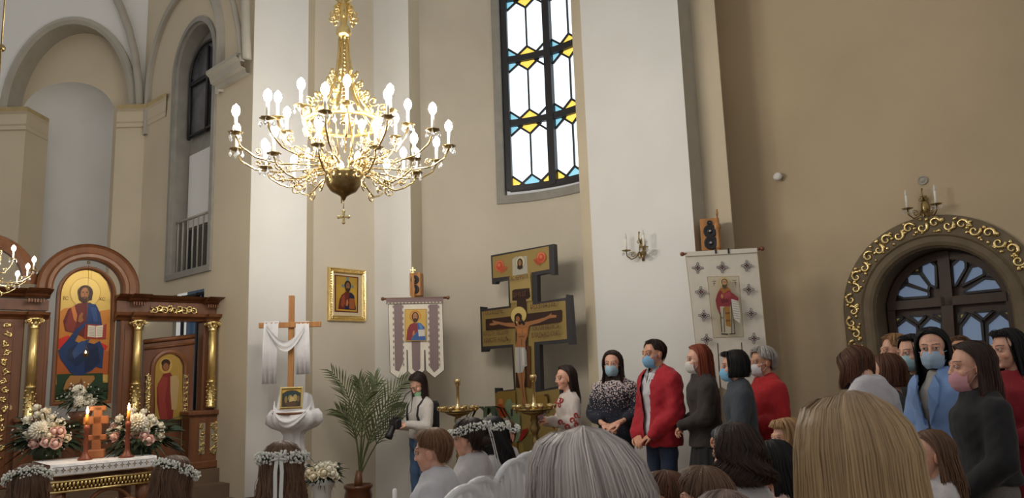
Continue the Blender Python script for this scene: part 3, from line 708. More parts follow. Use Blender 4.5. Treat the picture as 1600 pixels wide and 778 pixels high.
b = MB(); q = IL.hit(136, 410, -.0); b.lathe([(.014, -.012), (.016, 0), (.008, .012)], 10, (q, -.06, IL.z(136, 411))); b.build('hook_plate', M_brassd, ico)

ol_l = IL.p(IL.hit(134, 552, .22), IL.z(134, 552, .22), .22); ol_t = thing('hanging_oil_lamp', 'tiny lit brass oil lamp hanging before the arched icon of the enthroned figure', 'lamp', ol_l, IL.rz())
hk_ = IL.p(IL.hit(136, 410), IL.z(136, 411), .07) - ol_l; hk_ = Matrix.Rotation(-IL.rz(), 3, 'Z') @ hk_
b = MB(); b.tube([(0, 0, .08), hk_], .0018, 4)
for k in range(3): b.tube([(.026 * math.cos(k * 2.094), .026 * math.sin(k * 2.094), .0), (0, 0, .08)], .0012, 4)
b.build('chain', M_brassd, ol_t)
b = MB(); b.lathe([(.001, -.045), (.006, -.035), (.020, -.022), (.028, -.004), (.029, .0), (.020, -.004), (.001, -.012)], 14); b.build('bowl', M_brass, ol_t)
b = MB(); b.lathe([(.001, 0), (.006, .008), (.004, .02), (.001, .028)], 8, (0, 0, -.002)); b.build('flame', M_flame, ol_t)
# lit sanctuary lamp bracket behind the screen
sl = thing('sanctuary_wall_lamp', 'small lit wall lamp glowing behind the altar screen beside a gilded column', 'lamp', at(222, 503, 9.9))
b = MB(); b.lathe([(.004, -.10), (.02, -.09), (.02, -.02), (.03, -.01), (.03, 0)], 10); b.build('bracket', M_brass, sl)
b = MB(); b.ell((0, 0, .03), (.022, .022, .035), 10, 8); b.build('bulb', mat('small_lamp', (1, .9, .7), .4, emit=(1, .82, .55), estr=60), sl)

# ---------------------------------------------------------------- flowers
def rose_mesh(name, m, r=.035):
    b = MB(); rd = random.Random(3)
    b.ell((0, 0, 0), (r * .45, r * .45, r * .6), 8, 6)
    for ring, (n, rad, h, tilt) in enumerate(((3, .5, .85, 12), (5, .75, .8, 28), (5, 1.0, .6, 48))):
        for k in range(n):
            a = 2 * math.pi * (k + .37 * ring) / n; T0 = Matrix.Rotation(a, 4, 'Z'); V = []
            for j in range(4):
                t = j / 3
                for i in range(5):
                    u = (i - 2) / 2; wd = r * rad * .75 * math.sin(math.pi * (.25 + .6 * t)); rr_ = r * rad * (.35 + .65 * t * (.4 + .6 * math.sin(R(tilt)) * 1.2))
                    V.append(T0 @ Vector((rr_ - abs(u) ** 2 * r * .22 * t, u * wd, -r * .55 + r * 1.2 * h * t - (r * .18 * t * t if ring == 2 else 0) - .15 * r * abs(u) ** 2)))
            b.add(V, [(j * 5 + i, j * 5 + i + 1, j * 5 + 6 + i, j * 5 + 5 + i) for j in range(3) for i in range(4)])
    return b.mesh(name, m)
ROSE_W = rose_mesh('ivory_rose', M_petal); ROSE_P = rose_mesh('blush_rose', M_pink)
ROSE_C = rose_mesh('cream_rose', mat('cream_petal', (.88, .80, .62), .7, var=.05))
def mum_mesh(name, m, r):
    b = MB()
    for k in range(70):
        ph = math.acos(1 - 1.3 * (k + .5) / 70); a = k * 2.39996
        d = Vector((math.sin(ph) * math.cos(a), math.sin(ph) * math.sin(a), math.cos(ph))); b.ell(d * r * .62, (r * .16, r * .10, r * .42), 5, 4, rot=d.to_track_quat('Z', 'Y').to_matrix())
    return b.mesh(name, m)
MUM = mum_mesh('chrysanthemum', M_petal, .075)
def leafy(b, c, n, rad, L, wd, rd, up=.3, mi=0):
    for k in range(n):
        a = rd.random() * 6.283; el = rd.uniform(-.5, 1.0) * up * 3
        d = Vector((math.cos(a) * math.cos(el), math.sin(a) * math.cos(el), math.sin(el))); p0 = Vector(c) + d * rad * rd.uniform(.3, .9); ll = L * rd.uniform(.6, 1.2)
        sd = d.cross(Vector((rd.uniform(-1, 1), rd.uniform(-1, 1), 1))).normalized(); nn_ = sd.cross(d); dr = Vector((0, 0, -1))
        P_ = []
        for t, wv in ((0, .15), (.35, 1), (.7, .75), (1, .02)):
            m_ = p0 + d * ll * t + dr * ll * .35 * t * t
            P_ += [m_ + sd * wd * wv, m_ + nn_ * wd * .2 * wv, m_ - sd * wd * wv]
        b.add(P_, [(j * 3 + i, j * 3 + i + 1, j * 3 + 4 + i, j * 3 + 3 + i) for j in range(3) for i in range(2)], mi)
def bouquet(name, label, loc, blooms, fol_r, seed, group=None, vase=None, gyp=140, sx=1.0):
    t = thing(name, label, 'flowers', loc, 0, group); rd = random.Random(seed)
    b = MB(); leafy(b, (0, .04, fol_r * .28), 190, fol_r, fol_r * .42, fol_r * .07, rd, .22); leafy(b, (0, .03, fol_r * .2), 70, fol_r, fol_r * .75, fol_r * .03, rd, .3)
    f = b.build('foliage', M_dleaf, t, kind='stuff')
    if vase: vase(t)
    for (dx, dz, dy, kind, sc) in blooms:
        o = link('rose' if kind is not MUM else 'chrysanthemum', kind, t, (dx, dy - .05, dz)); 
        dirv = Vector((dx * 1.2, dy - .25, dz * .7 + .05)); o.rotation_euler = dirv.to_track_quat('Z', 'Y').to_euler(); o.scale = (sc * 1.25,) * 3
    if gyp:
        b = MB()
        for k in range(gyp):
            a = rd.uniform(0, 6.28); rr = fol_r * rd.uniform(.2, 1.0); b.ell((rr * math.cos(a), -fol_r * .25 + rd.uniform(-.05, .08), fol_r * .45 + rr * math.sin(a) * .75), .0065, 5, 4)
        b.build('filler_blossoms', M_tiny, t, kind='stuff')
    return t
def bl(cx, cy, Yd, base, items):
    "blooms traced from the picture -> local offsets"
    out = []; o = base
    for x, y, dy, kd, sc in items:
        p = at(x, y, Yd + dy); out.append((p.x - o.x, p.z - o.z, p.y - o.y, kd, sc))
    return out
def basket(t):
    b = MB(); b.lathe([(.05, -.09), (.09, -.085), (.11, 0), (.10, .02)], 16); b.build('bowl', mat('dull_green_bowl', srgb(58, 66, 44), .6), t)
YT = 6.3
bl1 = at(72, 700, 6.55)
K3 = lambda x, y: (x / 3.57, 560 + y / 3.57)
items = [(168, 338, 0, ROSE_W, 1.1), (272, 292, .02, ROSE_C, 1.15), (222, 268, .05, ROSE_W, .9), (312, 326, 0, ROSE_W, .9), (355, 355, 0, ROSE_W, 1.1), (166, 366, .03, ROSE_W, 1), (236, 398, -.12, MUM, .8), (270, 360, -.05, ROSE_W, 1.1), (322, 370, -.05, ROSE_C, .9), (322, 404, -.1, ROSE_P, 1.05), (357, 402, -.08, ROSE_P, 1.1), (295, 425, -.12, ROSE_C, 1.1), (174, 418, -.1, ROSE_W, 1.2), (208, 470, -.12, ROSE_P, 1.15), (278, 462, -.15, ROSE_P, 1.15), (330, 470, -.14, ROSE_P, 1.2), (392, 440, -.04, ROSE_C, .9), (132, 382, 0, ROSE_W, .6), (262, 320, 0, ROSE_C, 1), (228, 308, 0, ROSE_W, .9), (365, 430, -.06, ROSE_P, .9)]
bouquet('flower_arrangement', 'rose and chrysanthemum bouquet standing before the gilded strip at the screen, trailing fern', bl1, bl(0, 0, 6.55, bl1, [K3(x, y) + (d, k, s) for x, y, d, k, s in items]), .26, 1, vase=basket)
bl2 = at(218, 700, 6.75)
items = [(630, 404, 0, ROSE_C, 1.2), (648, 370, 0, ROSE_P, .9), (652, 432, -.1, ROSE_P, 1.2), (676, 332, 0, ROSE_W, 1), (678, 388, -.04, ROSE_W, .8), (732, 385, -.05, ROSE_C, 1), (732, 440, -.12, ROSE_P, 1.15), (750, 318, 0, ROSE_W, 1.15), (785, 355, -.12, MUM, .85), (768, 400, -.08, ROSE_C, .9), (803, 320, 0, ROSE_W, .9), (815, 292, .03, ROSE_W, .8), (835, 365, -.06, ROSE_C, 1.2), (822, 428, -.1, ROSE_P, 1.15), (845, 450, -.12, ROSE_P, 1.2), (830, 398, -.08, ROSE_W, .9), (858, 325, 0, ROSE_W, .9), (870, 346, 0, ROSE_W, 1.1), (908, 374, .02, ROSE_W, 1.1), (906, 430, .02, ROSE_C, 1.2), (755, 285, .02, ROSE_W, .8)]
bouquet('flower_arrangement', 'bouquet of pale roses behind the taper candle at the table corner', bl2, bl(0, 0, 6.75, bl2, [K3(x, y) + (d, k, s) for x, y, d, k, s in items]), .27, 2, vase=basket)
bl3 = at(126, 634, 7.2)
items = [(398, 222, 0, ROSE_W, 1), (412, 248, 0, ROSE_W, .9), (376, 262, 0, ROSE_W, .8), (436, 216, -.03, ROSE_W, .9), (438, 186, 0, ROSE_W, .8), (466, 240, -.05, MUM, .6), (455, 182, 0, MUM, .65), (480, 190, 0, ROSE_W, .8), (490, 216, -.03, ROSE_W, 1), (512, 212, 0, ROSE_W, .8), (530, 240, 0, ROSE_W, .9), (504, 246, -.03, ROSE_W, 1), (440, 262, -.05, ROSE_W, .9), (548, 232, .02, ROSE_W, .6)]
def stand3(t):
    z = bl3.z - .16; b = MB(); b.lathe([(.12, -z - .16 + zso), (.05, -z + zso - .1), (.022, -z + zso), (.02, -.20), (.06, -.18), (.10, -.06), (.09, -.05)], 14); b.build('pedestal_stand', M_wood, t)
bouquet('flower_arrangement', 'small white flower bouquet at the foot of the arched icon', bl3, bl(0, 0, 7.2, bl3, [K3(x, y) + (d, k, s) for x, y, d, k, s in items]), .19, 3, gyp=60, vase=stand3)

# ---------------------------------------------------------------- offering table
TL = Line(tuple(at(170, 720, 6.3).xy), 46, 136)
tw0, tw1 = TL.hit(80, 735), TL.hit(242, 720); zt_ = TL.z(170, 719); tb = thing('offering_table', 'carved gilded offering table before the altar screen, bearing a wooden cross', 'table', TL.p(0, 0), TL.rz())
wx = (tw0 + tw1) / 2; ww = tw1 - tw0; dp = .55
b = MB(); b.box((wx, dp / 2, zt_ - .025), (ww, dp, .04), bev=.006); b.build('tabletop', M_wood, tb)
b = MB(); b.box((wx, dp / 2, zt_ - .16), (ww - .04, dp - .04, .10), bev=.006); b.build('apron', M_wood, tb)
b = MB()
for k in range(int(ww / .028)): x = tw0 + .02 + k * .028; b.ell((x, .0, zt_ - .155), (.013, .016, .022), 6, 4); b.ell((x + .014, .0, zt_ - .185), (.010, .012, .014), 6, 4)
b.tube([(tw0, .0, zt_ - .13), (tw1, .0, zt_ - .13)], .011, 6); b.tube([(tw0, .0, zt_ - .205), (tw1, .0, zt_ - .205)], .010, 6); b.build('gilded_frieze', M_gold, tb)
for sx in (tw0 + .07, tw1 - .07):
    for sy in (.06, dp - .06):
        b = MB(); b.lathe([(.05, 0), (.05, .05), (.03, .07), (.045, .2), (.03, .4), (.05, zt_ - .32), (.055, zt_ - .2)], 14, (sx, sy, 0)); b.build('leg', M_wood, tb)
b = MB(); zc_ = zt_ - .40
for sg in (-1, 1):
    for (ox, oz, r0) in ((.13, 0, .10), (.26, -.1, .07)):
        b.tube(spiral((wx + .05 + sg * ox, .03, zc_ + oz), r0, 1.5, 1.57 * (1 - sg), 18, sg), [.017 * (1.1 - .5 * k / 18) for k in range(19)], 6)
b.tube([(wx + .05 + .16 * math.cos(R(a)), .03, zc_ + .02 + .16 * math.sin(R(a))) for a in range(0, 181, 12)], .016, 6)
b.build('carved_ornament', M_oak, tb)
cb = MB()
for sg in (-1, 1): cb.tube([(wx + .05 + sg * .045, .01, zc_ + .1), (wx + .05 + sg * .02, .01, zc_ - .06)], .007, 5)
for zz in (.09, .03, -.03): cb.tube([(wx + .05 - .04, .01, zc_ + zz), (wx + .05 + .04, .01, zc_ + zz)], .007, 5)
cb.build('white_emblem', M_linen, tb)
b = MB(); V = []; nX = 24
for i in range(nX + 1):
    x = tw0 - .01 + (ww + .02) * i / nX; wv = .004 * math.sin(i * 1.7)
    V += [(x, dp + .005, zt_ - .02), (x, dp, zt_ + .003), (x, -.004, zt_ + .003), (x, -.014 + wv, zt_ - .015), (x, -.016 + wv, zt_ - .085), (x, -.010 + wv, zt_ - .085)]
b.add(V, [(i * 6 + k, i * 6 + 6 + k, i * 6 + 7 + k, i * 6 + k + 1) for i in range(nX) for k in range(5)], smooth=False)
tc = b.build('tablecloth', M_linen, None, TL.p(0, 0), TL.rz(), label='white cloth with a row of small embroidered crosses, covering the offering table', cat='tablecloth')
sh = []
for k in range(16):
    x = tw0 + .03 + (ww - .06) * k / 15; z = zt_ - .042; a = .012; c_ = (110, 88, 66) if k % 2 else (134, 112, 74)
    sh += [('p', c_, [(x - a, z), (x, z - a * 1.1), (x + a, z), (x, z + a * 1.1)]), ('r', c_, (x - a * 1.5, z - .003, x + a * 1.5, z + .003)), ('r', c_, (x - .003, z - a * 1.7, x + .003, z + a * 1.7)), ('e', (230, 226, 220), (x, z, .004, .004))]
sh += [('r', (150, 130, 90), (tw0, zt_ - .082, tw1, zt_ - .076)), ('r', (120, 100, 80), (tw0, zt_ - .018, tw1, zt_ - .015))]
art('embroidery', sh, tc, M_art, (0, -.022, 0), step=.0003)
# wooden cross on the table
cl_ = at(150, 714, 6.5); cl_.z = zt_ + .004
b = MB(); Y_ = 6.5
m2p = lambda x: (at(x, 680, Y_).x - at(150, 680, Y_).x); m2z = lambda y: at(150, y, Y_).z - cl_.z
hw = .030; B_ = [(-hw, .07), (hw, .07)]
def trefoil(x0, x1, z0, z1): b.box(((x0 + x1) / 2, 0, (z0 + z1) / 2), (x1 - x0, .035, z1 - z0), bev=.008)
trefoil(m2p(143), m2p(156), 0.06, m2z(635)); trefoil(m2p(130), m2p(165), m2z(663), m2z(650)); trefoil(m2p(137), m2p(161), m2z(642), m2z(634)); trefoil(m2p(136), m2p(163), m2z(688), m2z(679))
b.box((0, .0, .035), (.13, .10, .07), bev=.01)
wc = b.build('table_cross', mat('carved_orange_wood', srgb(168, 104, 62), .45, var=.15, vscale=12), None, cl_, R(20), label='carved honey wood three-bar cross on a block, standing on the offering table', cat='cross')
def tcandle(px, ytop, yflame, label, Y_):
    p = at(px, 714, Y_); p.z = zt_ + .004; t = thing('candle_holder', label, 'candle', p); k = lambda y: at(px, y, Y_).z - p.z
    zh = k(ytop); b = MB(); b.lathe([(.055, 0), (.055, .012), (.03, .03), (.018, .07), (.016, zh - .06), (.024, zh - .03), (.020, zh)], 14); b.build('wooden_stand', mat('redwood', srgb(120, 58, 34), .4, var=.2), t)
    b = MB(); b.lathe([(.013, zh - .01), (.013, k(yflame) - .02), (.002, k(yflame) - .015)], 12); b.build('taper', M_wax, t)
    b = MB(); b.lathe([(.001, 0), (.009, .01), (.011, .024), (.006, .045), (.001, .062)], 10, (0, 0, k(yflame) - .017)); fl_ = b.build('flame', M_flame, t)
    pl = bpy.data.lights.new('candle_glow', 'POINT'); pl.energy = 1.3; pl.color = (1, .62, .28); pl.shadow_soft_size = .02
    o = bpy.data.objects.new('candle_glow', pl); COL.objects.link(o); o.parent = t; o.location = (0, -.06, k(yflame) + .02)
tcandle(133, 664, 644, 'lit beeswax candle in a turned stand beside the wooden cross', 6.35)
tcandle(198, 658, 638, 'lit beeswax candle in a turned stand in front of the pale rose bouquet', 6.45)
# ---------------------------------------------------------------- framed icon on the wall
LW = Line(C0, 40, 130)
BF = Board(LW, 540, 460, .0); fp = thing('framed_icon', 'gilt framed icon of a bearded saint hanging alone on the cream wall', 'picture', BF.loc, BF.rz)
S3 = Line((0, 0), 90, 180); q0_, q1_ = BF.q(511, 460)[0], BF.q(569, 460)[0]; qz0, qz1 = BF.q(540, 502)[1], BF.q(540, 420)[1]
oc = [(q0_, qz0), (q0_, qz1), (q1_, qz1), (q1_, qz0)]
b = MB(); sweep(b, S3, oc, [(0, .0), (0, .03), (-.012, .05), (-.03, .035), (-.05, .05), (-.065, .03), (-.065, .0)], closed=True, sgn=1)
for i in range(4):
    p, q = Vector(oc[i]), Vector(oc[(i + 1) % 4]); n_ = int((q - p).length / .03)
    for k in range(n_):
        m_ = p.lerp(q, (k + .5) / n_); dx = -.035 if i == 2 else (.035 if i == 0 else 0); dz = -.035 if i == 1 else (.035 if i == 3 else 0); b.ell((m_.x + dx, -.04, m_.y + dz), (.011, .010, .011), 6, 4)
b.build('gilt_frame', M_gold, fp)
iw = .062; b = MB(); b.box(((q0_ + q1_) / 2, -.012, (qz0 + qz1) / 2), (q1_ - q0_ - .1, .016, qz1 - qz0 - .1)); b.build('mat_board', mat('pale_mat', srgb(206, 190, 160), .8), fp)
K5 = lambda pts: [(490 + x / 6.48, 400 + y / 6.48) for x, y in pts]
E5 = lambda x, y, rx, ry: (490 + x / 6.48, 400 + y / 6.48, rx / 6.48, ry / 6.48)
SH = [('p', (110, 52, 26), K5([(202, 190), (442, 215), (438, 578), (202, 565)])), ('p', (200, 160, 60), K5([(216, 204), (430, 226), (426, 565), (216, 552)])),
 ('p', (186, 150, 62), K5([(216, 204), (430, 226), (428, 300), (216, 290)])),
 ('p', (120, 140, 140), K5([(318, 215), (345, 218), (345, 320), (318, 318)])), ('p', (120, 140, 140), K5([(270, 288), (395, 300), (395, 326), (270, 316)])),
 ('p', (110, 44, 34), K5([(236, 538), (250, 440), (272, 395), (310, 365), (370, 372), (395, 410), (410, 548)])), ('p', (150, 70, 46), K5([(270, 420), (300, 385), (305, 480), (285, 520), (262, 500)])),
 ('p', (30, 38, 70), K5([(352, 372), (372, 374), (398, 405), (416, 545), (352, 545), (345, 430)])), ('p', (30, 38, 70), K5([(300, 535), (320, 490), (350, 490), (352, 545), (302, 542)])),
 ('p', (160, 92, 50), K5([(348, 430), (402, 434), (404, 540), (346, 536)])), ('p', (190, 124, 70), K5([(312, 500), (318, 450), (330, 440), (338, 470), (330, 510)])),
 ('e', (52, 34, 26), E5(332, 295, 33, 44)), ('p', (52, 34, 26), K5([(302, 300), (364, 304), (356, 350), (310, 346)])), ('e', (138, 96, 66), E5(332, 306, 20, 36)), ('e', (54, 36, 28), E5(332, 350, 18, 22)), ('e', (40, 26, 20), E5(323, 298, 5, 2.5)), ('e', (40, 26, 20), E5(342, 299, 5, 2.5))]
art('picture', BF.sh(SH), fp, M_artgold, (0, -.021, 0))
# ---------------------------------------------------------------- processional cross with towel, stand and icon
YC = 8.05
o = at(452, 780, YC); o.z = 0
pc = thing('wooden_cross', 'tall honey pine cross with a white towel over its arms by the white pier', 'cross', o, R(8))
L_ = lambda x, y: (at(x, y, YC).x - at(452, 600, YC).x - (y - 600) * .0, at(x, y, YC).z)
zt_c = L_(452, 462)[1]; zb_c = L_(452, 508)[1]; lx0, lx1 = L_(405, 507)[0], L_(499, 507)[0]
b = MB(); b.box((0, 0, zt_c / 2 + .0), (.058, .04, zt_c), bev=.004); b.build('upright', M_pine, pc)
b = MB(); b.box(((lx0 + lx1) / 2 + .0, -.03, zb_c), (lx1 - lx0, .035, .055), bev=.004); b.build('crossbar', M_pine, pc)
b = MB(); b.box((0, 0, .03), (.36, .08, .06), bev=.006); b.box((0, .0, .03), (.08, .24, .06), bev=.006); b.build('foot', M_pine, pc)
tw = MB()
def clothstrip(mb, path, width_dir, w0, w1, n=8, amp=.006, seed=0):
    V = []; m = len(path); rd = random.Random(seed); ph = rd.random() * 6
    for i, p in enumerate(path):
        t = i / (m - 1); wv = w0 + (w1 - w0) * t
        for k in range(n + 1):
            u = k / n - .5; q = Vector(p) + Vector(width_dir) * wv * u; q.y += amp * math.sin(u * 19 + ph + t * 3); V.append(q)
    F_ = [(i * (n + 1) + k, i * (n + 1) + k + 1, i * (n + 1) + n + 2 + k, i * (n + 1) + n + 1 + k) for i in range(m - 1) for k in range(n)]
    # thickness
    o_ = [Vector(v) + Vector((0, .006, 0)) for v in V]; N_ = len(V)
    mb.add(V + o_, F_ + [tuple(x + N_ for x in f[::-1]) for f in F_] + [(k, k + 1, N_ + k + 1, N_ + k) for k in range(n)] + [((m - 1) * (n + 1) + k + 1, (m - 1) * (n + 1) + k, N_ + (m - 1) * (n + 1) + k, N_ + (m - 1) * (n + 1) + k + 1) for k in range(n)])
ly = lambda x, y, dy=0: Vector((L_(x, y)[0], dy, L_(x, y)[1]))
clothstrip(tw, [ly(425, 506, .02), ly(425, 502, -.03), ly(424, 508, -.058), ly(422, 545, -.062), ly(421, 600, -.062)], (1, 0, 0), .15, .145, seed=1)
clothstrip(tw, [ly(471, 506, .02), ly(471, 502, -.03), ly(471, 508, -.058), ly(472, 545, -.062), ly(472, 585, -.062)], (1, 0, 0), .13, .14, seed=2)
V = []
for i in range(13):
    t = i / 12; x = 418 + 56 * t + (0); ytop = 508 + 26 * math.sin(math.pi * t) ** 1.0 * (1.0); ybot = ytop + 10 + 6 * math.sin(math.pi * t)
    for k in range(6): V.append(ly(x, ytop + (ybot - ytop) * k / 5, -.072 - .012 * math.sin(k * 2.1 + i * .4) - .02 * math.sin(math.pi * t)))
tw.add(V, [(i * 6 + k, i * 6 + k + 1, i * 6 + 7 + k, i * 6 + 6 + k) for i in range(12) for k in range(5)])
tow = tw.build('towel', M_clothw, None, o, R(8), label='long white towel hanging from both arms of the tall pine cross', cat='towel')
YS = 7.7; so = at(458, 780, YS); so.z = 0
st = thing('icon_stand', 'slim pedestal stand beneath a gathered white drape before the tall pine cross', 'stand', so)
ls = lambda x, y, dy=0: Vector((at(x, y, YS).x - at(458, 640, YS).x, dy, at(x, y, YS).z))
zs = ls(458, 643).z
b = MB(); b.lathe([(.17, 0), (.17, .03), (.04, .07), (.03, .3), (.03, zs - .10), (.10, zs - .05), (.22, zs - .02), (.22, zs)], 20); b.build('pedestal', M_wood, st)
b = MB(); rows = []
prof = [(.0, zs + .012), (.16, zs + .014), (.235, zs + .012), (.262, zs - .03), (.255, zs - .10), (.20, zs - .15), (.11, zs - .19), (.085, zs - .23), (.095, zs - .34), (.12, zs - .55), (.14, zs - .68)]
rd = random.Random(4); V = []; NS = 48
for j, (r_, z_) in enumerate(prof):
    for k in range(NS):
        a = 2 * math.pi * k / NS; am = [0, .0, .02, .05, .09, .10, .12, .13, .14, .16, .16][j]; am2 = .012 if j in (2, 3, 4) else 0
        rr = r_ * (1 + am * math.sin(a * 9 + j * .3) + am * .6 * math.sin(a * 17 + 1)); V.append((rr * math.cos(a), rr * .8 * math.sin(a), z_ + am2 * math.sin(a * 5)))
b.add(V, [(j * NS + k, j * NS + (k + 1) % NS, j * NS + NS + (k + 1) % NS, j * NS + NS + k) for j in range(len(prof) - 1) for k in range(NS)])
V = []; nu, nv = 28, 10
for i in range(nu + 1):
    u = i / nu * 2 - 1; xx = 459 + 30 * u; sag = (1 - u * u)
    for j in range(nv + 1):
        v = j / nv; y0_ = 626 + 24 * sag ** .8; y1_ = 640 + 30 * sag ** .9
        V.append(ls(xx * (1 - .06 * v) + 459 * .06 * v, y0_ + (y1_ - y0_) * v, -.03 - .17 * sag ** .7 - .05 * math.sin(math.pi * v) + .012 * math.sin(v * 14 + u * 3)))
n_ = len(V); V2 = [p + Vector((0, .012, 0)) for p in V]
b.add(V + V2, [(i * (nv + 1) + j, i * (nv + 1) + j + 1, (i + 1) * (nv + 1) + j + 1, (i + 1) * (nv + 1) + j) for i in range(nu) for j in range(nv)] + [(n_ + (i + 1) * (nv + 1) + j, n_ + (i + 1) * (nv + 1) + j + 1, n_ + i * (nv + 1) + j + 1, n_ + i * (nv + 1) + j) for i in range(nu) for j in range(nv)])
V = []; nu, nv = 20, 8
for i in range(nu + 1):
    u = i / nu * 2 - 1
    for j in range(nv + 1):
        v = j / nv; V.append(ls(459 + (29 + 3 * v - 3 * (1 - v) * abs(u)) * u, 612 + 5 * u * u + (34) * v, .06 - .05 * abs(u) ** 3 + .014 * math.sin(u * 12 + v * 3)))
n_ = len(V); V2 = [p + Vector((0, .012, 0)) for p in V]
b.add(V + V2, [(i * (nv + 1) + j, i * (nv + 1) + j + 1, (i + 1) * (nv + 1) + j + 1, (i + 1) * (nv + 1) + j) for i in range(nu) for j in range(nv)] + [(n_ + (i + 1) * (nv + 1) + j, n_ + (i + 1) * (nv + 1) + j + 1, n_ + i * (nv + 1) + j + 1, n_ + i * (nv + 1) + j) for i in range(nu) for j in range(nv)])
b.build('drape', M_clothw, None, so, label='white cotton drape gathered and tied round the small icon stand', cat='drape')
ip = thing('small_icon', 'small gilt framed icon of a group scene leaning on the white drape', 'picture', so + Vector((at(460, 627, YS).x - at(458, 627, YS).x, -.15, zs + .03)), R(-4))
ip.rotation_euler = (R(-10), 0, R(6)); iw_, ih_ = 34 * YS / F_PX, 33 * YS / F_PX
b = MB(); sweep(b, S3, [(-iw_ / 2, 0), (-iw_ / 2, ih_), (iw_ / 2, ih_), (iw_ / 2, 0)], [(0, -.01), (0, .012), (-.012, .018), (-.022, .010), (-.022, -.01)], closed=True); b.build('frame', M_gold, ip)
b = MB(); b.box((0, .003, ih_ / 2), (iw_ - .01, .012, ih_ - .01)); b.build('board', M_wood, ip)
W2, H2 = iw_ / 2 - .02, ih_ - .02
art('picture', [('r', (60, 48, 30), (-W2, .02, W2, H2)), ('p', (196, 160, 60), [(-W2, H2), (W2, H2), (W2, H2 * .78), (W2 * .5, H2 * .92), (0, H2 * .95), (-W2 * .5, H2 * .92), (-W2, H2 * .78)]), ('e', (24, 56, 58), (0, H2 * .62, W2 * .9, H2 * .26)), ('r', (54, 44, 30), (-W2, .02, W2, H2 * .5)),
 ('e', (150, 128, 70), (-.01, H2 * .55, .022, .03)), ('e', (170, 150, 90), (.035, H2 * .55, .02, .035)), ('e', (140, 116, 60), (-.05, H2 * .48, .014, .035)), ('e', (120, 96, 56), (.065, H2 * .5, .014, .03)), ('e', (86, 60, 40), (0, H2 * .25, .06, .022)), ('p', (190, 170, 110), [(-.02, H2 * .35), (.03, H2 * .4), (.02, H2 * .6), (-.01, H2 * .62)])], ip, M_art, (0, -.004, 0))
